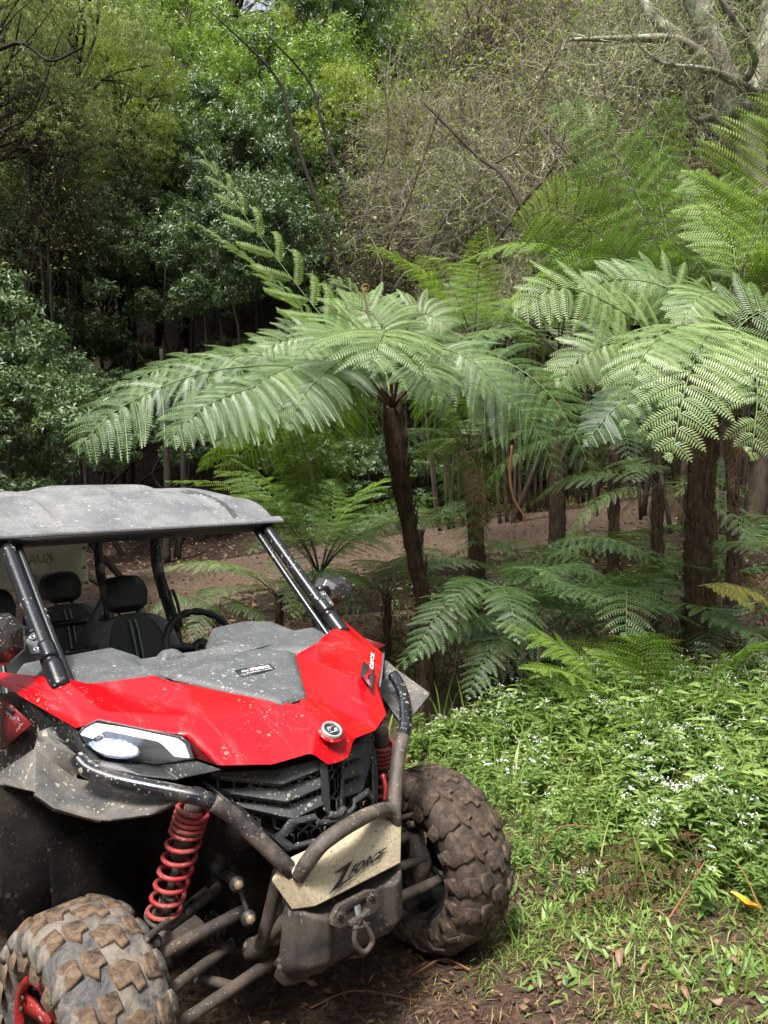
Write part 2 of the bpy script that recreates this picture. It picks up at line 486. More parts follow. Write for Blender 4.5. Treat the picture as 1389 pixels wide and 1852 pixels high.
def limbs_mesh(name, mat, base, targets, r0=.07, seed=3, nsub=2):
    """branches running from the trunk line out to clump centres"""
    global RNG
    RNG = np.random.default_rng(seed)
    mb = MB()
    for t in targets:
        s = np.array(base) + np.array([0, 0, 1]) * (.2 + .5 * RNG.random()) * max(.3, t[2] - base[2])
        mid = (s + t) / 2 + RNG.normal(size=3) * .18 + np.array([0, 0, .1])
        mb.tube([s, mid, t], [r0 * .5, r0 * .3, r0 * .1], 5, 7)
        for q in range(nsub):
            e = t + RNG.normal(size=3) * .5
            mb.tube([mid, (mid + e) / 2 + RNG.normal(size=3) * .1, e], [r0 * .2, r0 * .12, r0 * .05], 4, 5)
    return mb.mesh(name, mat, True)
def trunk_mesh(name, mat, h, r, lean=(0, 0), seed=0, segs=9, below=.4):
    global RNG
    RNG = np.random.default_rng(seed)
    pts = [(0, 0, -below), (lean[0] * .2 + RNG.normal() * .08, lean[1] * .2, h * .3), (lean[0] * .6 + RNG.normal() * .12, lean[1] * .6, h * .65), (lean[0], lean[1], h)]
    mb = MB(); mb.tube(pts, [r * 1.25, r, r * .75, r * .4], segs, 14, jitter=.18)
    return mb.mesh(name, mat, True)

# --- a handful of crown kinds, shared between the trees
KINDS = {}
def make_kind(key, mat, bark, seed, **k):
    cm, cc, cr = crown_mesh('crown_' + key, M[mat], seed=seed, **k)
    R = k.get('R', (2.2, 2.2, 2.4))
    th = 2.6 + R[2] * 1.1
    lm = limbs_mesh('limbs_' + key, M[bark], (0, 0, -R[2] * .9), cc[::2], .09, seed)
    KINDS[key] = (cm, lm, M[bark], R)
make_kind('dark', 'leaf_dark', 'bark_dark', 1, R=(2.3, 2.0, 2.1), clumps=50, ros=55, per=7, L=.125, Wd=.046)
make_kind('dark2', 'leaf_dark', 'bark_dark', 2, R=(2.0, 2.0, 2.6), clumps=46, ros=50, per=7, L=.14, Wd=.05, clump_r=.55)
make_kind('mid', 'leaf_mid', 'bark', 3, R=(2.2, 2.2, 2.4), clumps=48, ros=55, per=7, L=.11, Wd=.042)
make_kind('mid2', 'leaf_mid', 'bark', 4, R=(1.9, 1.9, 2.7), clumps=44, ros=55, per=7, L=.13, Wd=.04, clump_r=.6)
make_kind('yel', 'leaf_yel', 'bark', 5, R=(2.0, 2.0, 2.2), clumps=50, ros=60, per=7, L=.075, Wd=.028, clump_r=.55)
make_kind('fine', 'leaf_olive', 'bark_dark', 6, R=(2.0, 2.0, 2.6), clumps=46, ros=70, per=8, L=.085, Wd=.016, clump_r=.65, hang=.5, up=.1)
make_kind('sparse', 'leaf_yel', 'twig', 7, R=(2.2, 2.0, 2.4), clumps=34, ros=22, per=6, L=.08, Wd=.03, clump_r=.6)

WORDS = {'dark': ('dark glossy grey-green leaves', 'dark leafy tree'), 'dark2': ('long dark glossy leaves in rosettes', 'dark leafy tree'),
         'mid': ('fresh mid-green leaves', 'green leafy tree'), 'mid2': ('narrow fresh green leaves', 'green leafy tree'),
         'yel': ('small yellow-green leaves', 'yellow-green tree'), 'fine': ('fine drooping olive foliage', 'olive fine-leaved tree'),
         'sparse': ('sparse yellow-green leaves on tan twigs', 'thin tree')}
_seen = {}
def where_words(x, y, z):
    px, py, d = to_px((x, y, z))
    hx = ['off the left edge', 'far left', 'left of centre', 'just left of middle', 'just right of middle', 'right of centre', 'far right', 'off the right edge']
    i = 0 if px < 0 else 7 if px > PX_W else 1 + min(5, int(px / PX_W * 6))
    hy = 'above the frame' if py < -60 else 'along the top' if py < 170 else 'upper slope' if py < 380 else 'low slope'
    dd = 'near' if d < 19 else 'midway' if d < 27 else 'far'
    return hx[i], hy, dd
def tree(kind, x, y, up, s=1.0, rz=0.0, lean=(0, 0), tr=.13, label=None, name='broadleaf_tree', sq=1.0):
    """crown centre stands 'up' metres above the ground"""
    cm, lm, bark, R = KINDS[kind]
    g = gh(x, y)
    t = empty(name, (x, y, g - .1))
    zc = up + .1
    tk = obj('trunk', trunk_mesh('trunk', bark, zc + R[2] * s * .35, tr * s, lean, int(abs(x * 31 + y * 17)) + 5), t)
    c = obj('crown', cm, t); c.location = (lean[0], lean[1], zc); c.rotation_euler = (0, 0, rz); c.scale = (s, s, s * sq)
    l = obj('limbs', lm, t); l.location = (lean[0], lean[1], zc); l.rotation_euler = (0, 0, rz); l.scale = (s, s, s * sq)
    a, b, d = where_words(x + lean[0], y, g + zc)
    if not label:
        label = 'tree with %s, %s, %s, %s' % (WORDS[kind][0], a, b, d)
        q = _seen.get(label, 0); _seen[label] = q + 1
        if q: label = label.replace('tree with', ['', 'narrower tree with', 'farther tree with', 'half-hidden tree with', 'hindmost tree with'][min(q, 4)])
    tag(t, label, 'tree', 'trees on the wooded slope')
    return t
def at_px(px, py, y):
    p = Wp(px, py, y); return p.x, p.z - gh(p.x, y)
def tree_px(kind, px, py, y, s=1.0, **k):
    x, up = at_px(px, py, y)
    k.setdefault('rz', (px * 7 + py * 3) % 628 / 100)
    return tree(kind, x, y, up, s, **k)
# background wall: (kind, px, py, depth, scale)
BACK = [
 # top rows, far
 ('mid', 120, -60, 38, 1.9), ('yel', 420, -40, 42, 2.0), ('mid', 640, 40, 36, 1.7), ('dark', 560, -120, 44, 2.2), ('yel', 850, 10, 40, 2.0),
 ('fine', 1060, 0, 36, 1.8), ('dark', 1250, 60, 34, 1.8), ('mid', 980, -120, 46, 2.2), ('dark', 1400, -60, 36, 2.0), ('mid2', -40, 60, 34, 1.6), ('mid', 320, -150, 46, 2.2),
 # middle band
 ('mid2', 300, 150, 27, 1.35), ('mid', 470, 210, 25, 1.2), ('dark', 610, 120, 24, 1.25), ('mid2', 700, 190, 26, 1.2), ('fine', 760, 120, 30, 1.4),
 ('sparse', 820, 160, 22, 1.1), ('sparse', 960, 200, 20, 1.0), ('fine', 900, 260, 25, 1.2), ('sparse', 1080, 180, 21, 1.1), ('fine', 1330, 230, 26, 1.3), ('dark', 1190, 260, 25, 1.2), ('mid', 20, 190, 26, 1.3),
 # lower band
 ('dark', 420, 370, 19.5, 1.0), ('dark2', 290, 400, 18, .9), ('dark', 560, 330, 21, 1.05), ('dark2', 200, 330, 20, 1.0), ('mid', 430, 260, 21, .95), ('yel', 640, 270, 18.5, .8), ('yel', 720, 360, 20, .85),
 ('dark2', 660, 480, 17.5, .75), ('sparse', 800, 330, 18.5, .9), ('sparse', 920, 400, 18, .9), ('sparse', 1050, 330, 18.5, .9), ('dark', 850, 520, 18.5, .8), ('fine', 1010, 480, 18.5, .8), ('mid', 1180, 450, 18.5, .9), ('dark', 1350, 420, 18.5, .95),
 ('dark', 230, 440, 16.2, .6), ('dark2', 380, 440, 16.6, .62), ('dark', 500, 430, 16.6, .62), ('mid', 100, 400, 17, .8), ('dark2', 20, 450, 15.5, .7), ('dark', 330, 300, 20, 1.0), ('mid', 180, 160, 24, 1.2), ('yel', 560, 30, 27, 1.1), ('mid2', 600, 230, 22, 1.0), ('yel', 900, 90, 26, 1.2), ('mid', 1120, 90, 27, 1.2),
 # left side, nearer
 ('fine', 60, 330, 14.5, .9), ('fine', 130, 90, 15, .95), ('yel', 210, 230, 16.5, .75), ('dark2', 90, 520, 14.5, .75), ('yel', 190, 520, 16, .45), ('fine', -40, 120, 12.5, .85),
]
for k_, px_, py_, y_, s_ in BACK:
    tree_px(k_, px_, py_, y_, s_, tr=.11)

# unseen trees added beside and behind the viewer to cut sky light and fill reflections
for k_, x_, y_, u_, s_ in [('mid', -8.5, 2.0, 5.5, 1.7), ('dark', -8.2, 6.5, 5.0, 1.6), ('mid2', 9.5, 2.5, 5.5, 1.7), ('dark', 9.8, 7.5, 5.0, 1.6), ('mid', -6.5, -6.5, 6, 1.9), ('dark', -1.0, -9.5, 6, 2.0), ('mid2', 4.5, -8.0, 6, 1.9), ('dark', 9.5, -3.5, 6, 1.8), ('mid', -10, -2.5, 6, 1.8), ('yel', 2.0, -12.5, 8, 2.2), ('dark', -6.0, -12, 8, 2.2)]:
    tree(k_, x_, y_, u_, s_, x_ * 1.3, (0, 0), .16, label='tree with %s, outside the picture, %s' % (WORDS[k_][0], 'left %s' % ('front' if y_ > 4 else 'side' if y_ > 0 else 'rear' if x_ > -9 else 'corner') if x_ < -5 else 'right %s' % ('front' if y_ > 4 else 'side' if y_ > 0 else 'rear') if x_ > 8 else 'behind, %s' % ('centre' if x_ < 0 else 'near right' if x_ > 3 else 'farther back')))
# ================================================================== FERNS
def bez_t(pts, ts):
    n = 64; P = bez(pts, n); u = np.linspace(0, 1, n)
    return np.stack([np.interp(ts, u, P[:, i]) for i in range(3)], 1)
def frond_mesh(name, pts, up=(0, 0, 1), Lp=.42, npin=24, npl=22, stipe=.16, fwd=.35, droop=.35, pl=.085, pw=.017, mat='fern', seed=0, curl=0.0, width_pow=.75, stem=.009, stemcol=0, tint=.5, tipcurl=0.0, rough=.06, base_short=.45, gap=0.0):
    """bipinnate frond: rachis through pts, paired pinnae each carrying two combs of pinnules"""
    rg = np.random.default_rng(seed + 500)
    mb = MB()
    R = bez(pts, 26)
    if tipcurl:
        pass
    r = np.linspace(stem, stem * .25, 26)
    ks = max(3, int(26 * stipe) + 2)
    mb.tube(R[:ks], r[:ks], 5, tint=.5, m=1); mb.tube(R[ks - 1:], r[ks - 1:] * .7, 5, tint=.5, m=2)
    L = np.sum(np.linalg.norm(np.diff(R, axis=0), axis=1))
    us = np.linspace(stipe, .985, npin)
    u01 = (us - stipe) / (1 - stipe)
    prof = (base_short + (1 - base_short) * np.clip(u01 / .3, 0, 1) ** .8) * np.clip(1 - u01 ** 2.2, .03, 1) ** width_pow
    upv = np.array(up, float)
    for side in (1, -1):
        us2 = us + (.3 * (us[1] - us[0]) if side < 0 else 0)
        B = bez_t(pts, np.clip(us2, 0, 1)); B2 = bez_t(pts, np.clip(us2 + .01, 0, 1.0)); B0 = bez_t(pts, np.clip(us2 - .01, 0, 1))
        T = nrm(B2 - B0)
        U = nrm(upv[None] - T * (T @ upv)[:, None]); S = np.cross(T, U) * side
        for i in range(npin):
            if gap and rg.random() < gap: continue
            ln = Lp * prof[i] * (1 + rg.normal() * rough) * (1 if rg.random() > .06 or curl else .55 + .3 * rg.random())
            f = fwd * (.6 + .9 * u01[i]) + rg.normal() * .05
            d0 = S[i] * math.cos(f) + T[i] * math.sin(f) + U[i] * (.12 + rg.normal() * .06)
            d0 /= np.linalg.norm(d0)
            dr = droop * (1 + rg.normal() * .2)
            K = 7
            tt = np.linspace(0, 1, K)[:, None]
            C = B[i] + d0 * ln * tt - (U[i] * .45 + np.array([0, 0, .55])) * ln * dr * tt ** 2 + T[i] * ln * .10 * tt ** 2
            if curl: # pinna tips roll inwards (unfurling young frond)
                C = C + (T[i] * .5 - U[i] * .4) * ln * curl * tt ** 4 - d0 * ln * curl * .7 * tt ** 5
            n = max(5, int(npl * (ln / Lp) + 2))
            q = np.linspace(.04, .985, n)
            Pp = np.stack([np.interp(q, tt[:, 0], C[:, a]) for a in range(3)], 1)
            Tp = np.stack([np.interp(q, tt[:, 0], np.gradient(C[:, a])) for a in range(3)], 1); Tp = nrm(Tp)
            Np = nrm(U[i] + rg.normal(size=3) * .1 - Tp * (Tp @ U[i])[:, None])
            Sp = np.cross(Tp, Np)
            lp = pl * (.55 + .45 * np.clip(q / .15, 0, 1)) * np.clip(1 - q ** 3.2, .06, 1) ** .8 * (.55 + .45 * prof[i])
            base_t = tint + rg.normal() * .10
            for s2 in (1, -1):
                D = Sp * s2 * .92 + Tp * .38 - Np * (.10 + .12 * rg.random())
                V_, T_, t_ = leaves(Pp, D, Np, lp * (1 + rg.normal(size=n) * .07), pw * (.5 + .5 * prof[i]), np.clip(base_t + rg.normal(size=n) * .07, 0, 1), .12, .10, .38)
                mb.add(V_, None, T_, t_, 0)
            # midrib strip of the pinna
            w = .0022
            mbv = np.concatenate([C + np.cross(nrm(np.gradient(C, axis=0)), U[i]) * w, C - np.cross(nrm(np.gradient(C, axis=0)), U[i]) * w]) + U[i] * .001
            qd = [[a, a + 1, a + 1 + K, a + K] for a in range(K - 1)]
            mb.add(mbv, qd, None, .9, 2)
    return mb.mesh(name, mats=[M[mat], M[['stipe', 'stipe_green', 'stipe_dark'][stemcol]], M['rachis' if mat != 'fern_dry' else 'stipe']])
M['rachis'] = simple('frond_midrib_green', (.13, .19, .06), .5)
M['stipe'] = simple('frond_stalk_brown', (.09, .065, .035), .6)
M['stipe_green'] = simple('frond_stalk_green', (.20, .24, .07), .5)
M['stipe_dark'] = simple('frond_stalk_dark', (.035, .028, .018), .6)

def fern_trunk(name, pts, rad, seed=0, stubs=60, hairs=500, toph=.35):
    """fibrous trunk with a sheath of old stalk bases below the crown"""
    global RNG
    RNG = np.random.default_rng(seed)
    mb = MB()
    mb.tube(pts, rad, 22, 60, jitter=.16)
    C = bez(pts, 60)
    ax = C[-1] - C[0]; Ltot = np.linalg.norm(ax)
    # old stalk stubs
    for i in range(stubs):
        k = int(59 * (1 - RNG.random() ** 1.5 * .9)); a = RNG.random() * 6.28
        r = np.interp(k / 59, np.linspace(0, 1, len(rad)), rad)
        o = np.array([math.cos(a), math.sin(a), 0])
        p = C[k] + o * r * .85
        ln = .05 + .09 * RNG.random()
        mb.tube([p - np.array([0, 0, ln * .4]), p + o * .012, p + o * .03 + np.array([0, 0, ln])], [.011, .010, .004], 5)
    if hairs:
        k = RNG.integers(0, 59, hairs); a = RNG.random(hairs) * 6.28
        r = np.interp(k / 59, np.linspace(0, 1, len(rad)), rad)
        o = np.stack([np.cos(a), np.sin(a), np.zeros(hairs)], 1)
        P = C[k] + o * r[:, None] * .95
        Cv, rr = many_twigs(P, o * .8 + np.array([0, 0, -.8]), .03 + .05 * RNG.random(hairs), .0022, 4, .3, -.15)
        Vt, Q = batch_tubes(Cv, rr); mb.add(Vt, Q)
    return mb.mesh(name, M['bark_fern'], False)

def world_frond(parent, w, name='frond', **k):
    """w: world points; stored relative to the fern's own origin"""
    o0 = np.array(parent.location)
    me = frond_mesh(name, [np.array(p) - o0 for p in w], **k)
    return obj(name, me, parent)
def W(px, py, y): return np.array(Wp(px, py, y))

# generic fronds (in a frame: grows along +X from the origin, shared between the lesser ferns)
def gen_pts(L, a0, a1, n=5):
    """arch starting at elevation a0 and ending at a1 (radians)"""
    P = [np.zeros(3)]
    for i in range(n):
        a = a0 + (a1 - a0) * ((i + .5) / n) ** 1.1
        P.append(P[-1] + np.array([math.cos(a), 0, math.sin(a)]) * L / n)
    return P
GF = []
for i, (L, a0, a1, mt, lp, st) in enumerate([(1.9, .95, -.35, 'fern', .36, .2), (1.8, .8, -.55, 'fern', .36, .2), (1.9, .55, -.75, 'fern', .38, .18), (1.7, 1.15, .2, 'fern_back', .34, .2), (2.1, 1.0, -.2, 'fern_back', .38, .25),
                                             (1.8, .3, -1.1, 'fern', .34, .2)]):
    GF.append(frond_mesh('frond_mesh', gen_pts(L, a0, a1), Lp=lp * 1.1, npin=17, npl=19, stipe=st, mat=mt, seed=i, droop=.3, pl=.060, pw=.0115, stemcol=2))
GF_DEAD = frond_mesh('dead_frond_mesh', gen_pts(1.5, .2, -1.5), Lp=.2, npin=16, npl=10, stipe=.2, mat='fern_dry', seed=44, droop=1.1, pl=.05, pw=.012, gap=.3)
def gfrond(parent, idx, az, s=1.0, z=0.0, tilt=0.0, roll=0.0, dead=False, xy=(0, 0)):
    me = GF_DEAD if dead else GF[idx] if idx < 10 else SHADE_GF[idx - 10]
    o = obj('dead_frond' if dead else 'frond', me, parent)
    o.location = (xy[0], xy[1], z)
    o.rotation_euler = (Matrix.Rotation(az, 4, 'Z') @ Matrix.Rotation(-tilt, 4, 'Y') @ Matrix.Rotation(roll, 4, 'X')).to_euler()
    o.scale = (s, s, s)
    return o
def small_fern(name, x, y, label, cat, n=9, s=.6, trunk=0.0, group=None, tilt=.1, seed=0, idxs=(0, 1, 2, 4), tr=.07, dead=0, lean=(0, 0), zoff=0, azr=(0, 6.283), rtrunk=None):
    rg = np.random.default_rng(seed)
    z = gh(x, y) + zoff
    t = empty(name, (x, y, z)); tag(t, label, cat, group)
    if trunk > 0:
        me = fern_trunk('trunk', [(0, 0, -.3), (lean[0] * .3, lean[1] * .3, trunk * .5), (lean[0], lean[1], trunk)], [tr * 1.3, tr, tr * 1.1], seed, 30, 160)
        obj('trunk', me, t)
    for i in range(n):
        az = azr[0] + (azr[1] - azr[0]) * (i + rg.random() * .5) / n
        gfrond(t, idxs[i % len(idxs)], az, s * (.8 + .35 * rg.random()), trunk, tilt + rg.normal() * .12, rg.normal() * .2, xy=lean)
    for i in range(dead):
        gfrond(t, 0, rg.random() * 6.28, s * (.6 + .4 * rg.random()), trunk * .97, -.3, 0, True, xy=lean)
    return t

# ------------------------------------------------ hero fern: big spreading crown in the middle
yc = 6.4
crown = W(710, 735, yc)
bx, by = float(W(775, 1200, 6.3)[0]), 6.3
h1 = empty('tree_fern', (bx, by, gh(bx, by)))
tag(h1, 'large tree fern with a slim fibrous trunk and wide flat crown behind the red hood', 'tree fern')
o0 = np.array(h1.location)
obj('trunk', fern_trunk('trunk', [(0, 0, -.2), W(768, 1120, 6.32) - o0, W(745, 980, 6.36) - o0, W(722, 850, 6.4) - o0, crown - o0 + np.array([0, 0, -.02])],
                        [.075, .062, .062, .066, .085, .085], 5, 120, 1800), h1)
def hf(parent, a, m, b, ym, yb, **k):
    """frond from crown pixel a via m to b with depths"""
    return world_frond(parent, [a, W(m[0], m[1], ym[0]) if np.isscalar(m[0]) else m[0], *([W(*p) for p in (m[1:] if not np.isscalar(m[0]) else [])]), W(b[0], b[1], yb)], **k)
def F(parent, start, pts, **k):
    return world_frond(parent, [start] + [W(*p) for p in pts], **k)
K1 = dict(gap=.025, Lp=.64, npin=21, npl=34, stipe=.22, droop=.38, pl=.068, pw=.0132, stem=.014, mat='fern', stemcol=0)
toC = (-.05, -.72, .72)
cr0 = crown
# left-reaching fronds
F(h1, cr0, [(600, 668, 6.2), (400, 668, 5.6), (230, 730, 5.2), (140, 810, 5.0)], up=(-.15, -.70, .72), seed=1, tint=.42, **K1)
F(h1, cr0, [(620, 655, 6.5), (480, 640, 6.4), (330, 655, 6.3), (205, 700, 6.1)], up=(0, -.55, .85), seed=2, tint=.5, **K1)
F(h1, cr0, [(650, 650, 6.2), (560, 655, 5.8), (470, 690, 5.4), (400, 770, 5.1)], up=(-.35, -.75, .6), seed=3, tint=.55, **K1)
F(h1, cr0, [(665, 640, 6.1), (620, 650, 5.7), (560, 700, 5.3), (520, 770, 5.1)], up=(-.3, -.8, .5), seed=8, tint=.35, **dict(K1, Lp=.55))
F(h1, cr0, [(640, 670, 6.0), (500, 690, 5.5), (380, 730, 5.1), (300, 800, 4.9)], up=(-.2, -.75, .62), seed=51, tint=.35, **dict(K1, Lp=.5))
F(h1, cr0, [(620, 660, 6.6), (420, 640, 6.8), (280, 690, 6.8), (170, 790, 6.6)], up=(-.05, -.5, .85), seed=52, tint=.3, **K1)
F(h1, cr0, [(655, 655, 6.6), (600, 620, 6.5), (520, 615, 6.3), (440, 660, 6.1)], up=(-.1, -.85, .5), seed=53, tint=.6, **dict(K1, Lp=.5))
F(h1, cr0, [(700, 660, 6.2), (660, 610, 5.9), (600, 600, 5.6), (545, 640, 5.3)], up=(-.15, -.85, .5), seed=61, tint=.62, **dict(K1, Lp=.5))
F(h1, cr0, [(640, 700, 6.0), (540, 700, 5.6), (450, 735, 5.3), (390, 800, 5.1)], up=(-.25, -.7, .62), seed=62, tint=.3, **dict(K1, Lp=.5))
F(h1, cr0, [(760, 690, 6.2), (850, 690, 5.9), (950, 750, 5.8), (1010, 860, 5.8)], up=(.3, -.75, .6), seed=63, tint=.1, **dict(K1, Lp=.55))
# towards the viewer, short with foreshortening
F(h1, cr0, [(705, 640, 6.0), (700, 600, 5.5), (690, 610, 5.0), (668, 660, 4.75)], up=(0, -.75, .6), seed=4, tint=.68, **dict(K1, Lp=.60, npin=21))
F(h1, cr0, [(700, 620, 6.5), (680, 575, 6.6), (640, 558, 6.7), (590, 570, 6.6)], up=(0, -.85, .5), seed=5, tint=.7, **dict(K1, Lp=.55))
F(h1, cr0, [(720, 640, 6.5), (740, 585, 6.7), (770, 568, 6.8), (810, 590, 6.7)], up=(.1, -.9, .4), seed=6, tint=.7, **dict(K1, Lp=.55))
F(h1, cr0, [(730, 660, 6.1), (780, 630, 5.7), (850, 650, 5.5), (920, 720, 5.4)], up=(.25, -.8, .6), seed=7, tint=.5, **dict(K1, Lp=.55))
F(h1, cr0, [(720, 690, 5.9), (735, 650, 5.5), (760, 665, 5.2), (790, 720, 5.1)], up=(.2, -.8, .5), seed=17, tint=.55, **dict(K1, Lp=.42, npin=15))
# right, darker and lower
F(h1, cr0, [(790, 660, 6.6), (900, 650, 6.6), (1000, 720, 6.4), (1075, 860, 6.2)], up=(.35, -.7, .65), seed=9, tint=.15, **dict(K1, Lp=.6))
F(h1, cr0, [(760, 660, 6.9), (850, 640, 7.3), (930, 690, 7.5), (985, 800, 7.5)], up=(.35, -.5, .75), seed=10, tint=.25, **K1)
# back fronds that hang behind the trunk
F(h1, cr0, [(770, 700, 7.0), (830, 740, 7.5), (855, 850, 7.8), (850, 980, 7.9)], up=(.3, .55, .6), seed=11, tint=.35, **dict(K1, mat='fern_back'))
F(h1, cr0, [(640, 690, 7.0), (560, 740, 7.5), (470, 800, 7.8), (400, 850, 7.9)], up=(-.2, .5, .8), seed=12, tint=.5, **dict(K1, mat='fern_back'))
F(h1, cr0, [(660, 700, 6.9), (600, 770, 7.3), (560, 850, 7.5), (540, 930, 7.5)], up=(-.2, .6, .6), seed=13, tint=.3, **dict(K1, mat='fern_back'))
F(h1, cr0, [(640, 700, 6.8), (520, 740, 7.2), (420, 790, 7.5), (360, 850, 7.6)], up=(-.2, .2, .95), seed=19, tint=.5, **dict(K1, mat='fern_back', Lp=.4))
# young unfurling fronds standing up
KY = dict(stipe=.12, droop=.05, stem=.012, mat='fern_back', stemcol=1, curl=.55, fwd=.75)
F(h1, cr0, [(640, 640, 6.5), (560, 545, 6.5), (450, 400, 6.5), (362, 272, 6.5)], up=(.25, -.85, .2), seed=14, tint=.75, **dict(KY, Lp=.50, npin=13, npl=30, pl=.06, pw=.012, base_short=.4))
F(h1, cr0, [(620, 650, 6.7), (540, 555, 6.7), (450, 470, 6.7), (362, 407, 6.7)], up=(.4, -.5, .7), seed=15, tint=.7, **dict(KY, Lp=.26, npin=20, npl=18, pl=.05, pw=.012))
F(h1, cr0, [(690, 640, 6.6), (670, 570, 6.7), (640, 530, 6.8), (600, 500, 6.9)], up=(.4, -.8, .2), seed=16, tint=.7, **dict(KY, Lp=.36, npin=10, npl=18, pl=.04, pw=.009))
# coiled fiddlehead
def coil(parent, base, top, r=.035, rad=.009, turns=1.6, name='fiddlehead'):
    o0 = np.array(parent.location); base = base - o0; top = top - o0
    pts = list(bez([base, (base + top) / 2 + np.array([.01, 0, 0]), top], 8))
    c = top + np.array([r, 0, 0])
    for i in range(26):
        t = i / 25; a = math.pi - t * turns * 2 * math.pi; rr = r * (1 - .75 * t)
        pts.append(c + np.array([math.cos(a) * rr, .003 * i, math.sin(a) * rr]))
    mb = MB(); mb.tube(np.array(pts), np.linspace(rad, rad * .6, len(pts)), 6)
    return obj(name, mb.mesh(name, M['fiddle'], True), parent)
M['fiddle'] = simple('fiddlehead_brown', (.20, .10, .05), .7)
coil(h1, W(668, 590, 6.6), W(655, 520, 6.6))

# ------------------------------------------------ second hero: pale fern crown on the right
c2 = W(1262, 800, 5.6)
h2x, h2y = float(W(1262, 1200, 5.9)[0]), 5.9
h2 = empty('tree_fern', (h2x, h2y, gh(h2x, h2y)))
tag(h2, 'big pale green tree fern with thick fibrous trunk at the right edge', 'tree fern')
o2 = np.array(h2.location)
c2 = W(1285, 700, 5.9)
obj('trunk', fern_trunk('trunk', [(0, 0, -.3), W(1262, 1100, 5.9) - o2, W(1265, 920, 5.9) - o2, c2 - o2], [.11, .095, .10, .10], 8, 150, 1800), h2)
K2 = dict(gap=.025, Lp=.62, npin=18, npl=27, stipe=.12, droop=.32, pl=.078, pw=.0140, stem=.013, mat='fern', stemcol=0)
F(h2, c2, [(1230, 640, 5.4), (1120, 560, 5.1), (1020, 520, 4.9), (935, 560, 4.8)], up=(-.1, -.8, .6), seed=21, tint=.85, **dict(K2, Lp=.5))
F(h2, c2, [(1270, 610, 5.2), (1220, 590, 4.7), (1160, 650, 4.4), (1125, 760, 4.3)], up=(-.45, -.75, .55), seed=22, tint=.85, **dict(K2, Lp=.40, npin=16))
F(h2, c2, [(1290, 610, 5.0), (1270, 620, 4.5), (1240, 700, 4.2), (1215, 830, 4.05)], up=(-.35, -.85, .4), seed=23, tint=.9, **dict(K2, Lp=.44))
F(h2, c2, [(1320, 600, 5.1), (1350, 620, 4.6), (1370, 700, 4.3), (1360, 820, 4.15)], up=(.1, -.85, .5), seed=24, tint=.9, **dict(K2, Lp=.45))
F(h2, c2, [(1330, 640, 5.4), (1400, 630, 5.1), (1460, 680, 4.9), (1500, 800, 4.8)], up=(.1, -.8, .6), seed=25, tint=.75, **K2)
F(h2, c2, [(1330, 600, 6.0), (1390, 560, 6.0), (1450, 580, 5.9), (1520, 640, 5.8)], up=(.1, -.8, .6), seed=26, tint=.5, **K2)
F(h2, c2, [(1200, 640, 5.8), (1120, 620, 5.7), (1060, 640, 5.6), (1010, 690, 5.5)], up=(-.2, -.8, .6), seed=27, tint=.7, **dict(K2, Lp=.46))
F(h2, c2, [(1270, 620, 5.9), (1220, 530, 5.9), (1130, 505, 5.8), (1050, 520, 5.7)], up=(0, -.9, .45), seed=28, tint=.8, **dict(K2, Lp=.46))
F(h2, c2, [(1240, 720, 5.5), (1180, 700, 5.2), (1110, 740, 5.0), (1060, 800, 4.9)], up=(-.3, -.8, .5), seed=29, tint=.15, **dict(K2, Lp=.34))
for q in range(5):
    gfrond(h2, 0, q * 1.25 + .4, .5, float(c2[2] - o2[2]) - .25, -.4, 0, True)

# ------------------------------------------------ tall back-right ferns with upright bright fronds
b3 = W(1215, 620, 7.2)
x3, y3 = float(W(1283, 700, 7.4)[0]), 7.4
h3 = empty('tree_fern', (x3, y3, gh(x3, y3)))
tag(h3, 'tall bright green tree fern with upright fronds at upper right', 'tree fern')
o3 = np.array(h3.location)
obj('trunk', fern_trunk('trunk', [(0, 0, -.3), (.02, 0, (b3 - o3)[2] * .5), b3 - o3], [.07, .055, .07], 12, 60, 300), h3)
K3 = dict(Lp=.55, npin=17, npl=21, stipe=.25, droop=.3, pl=.09, pw=.019, stem=.014, mat='fern_back', stemcol=2)
F(h3, b3, [(1200, 480, 7.0), (1150, 350, 6.8), (1090, 250, 6.7), (1000, 195, 6.6)], up=(-.25, -.85, .3), seed=31, tint=.55, **K3)
F(h3, b3, [(1215, 470, 7.4), (1190, 340, 7.5), (1200, 250, 7.6), (1230, 180, 7.6)], up=(-.3, .8, .3), seed=32, tint=.5, **K3)
F(h3, b3, [(1150, 560, 7.6), (1050, 470, 7.9), (940, 440, 8.0), (840, 470, 8.0)], up=(-.2, -.3, .9), seed=33, tint=.35, **K3)
F(h3, b3, [(1160, 520, 7.3), (1080, 420, 7.2), (1000, 380, 7.1), (930, 400, 7.0)], up=(-.4, .5, .8), seed=34, tint=.45, **K3)
F(h3, b3, [(1180, 560, 7.0), (1120, 480, 6.7), (1060, 470, 6.5), (1000, 520, 6.4)], up=(-.4, .3, .8), seed=35, tint=.4, **dict(K3, mat='fern'))
F(h3, b3, [(1210, 560, 6.9), (1200, 500, 6.6), (1180, 490, 6.3), (1165, 530, 6.1)], up=(-.1, -.8, .5), seed=36, tint=.65, **dict(K3, mat='fern', Lp=.36))
F(h3, b3, [(1240, 520, 7.4), (1290, 430, 7.5), (1340, 380, 7.6), (1400, 380, 7.6)], up=(.2, .6, .7), seed=37, tint=.5, **K3)
b4 = W(1315, 600, 6.4)
x4, y4 = float(W(1330, 700, 6.6)[0]), 6.6
h4 = empty('tree_fern', (x4, y4, gh(x4, y4)))
tag(h4, 'yellow-green tree fern with arching lit fronds behind the pale fern', 'tree fern')
o4 = np.array(h4.location)
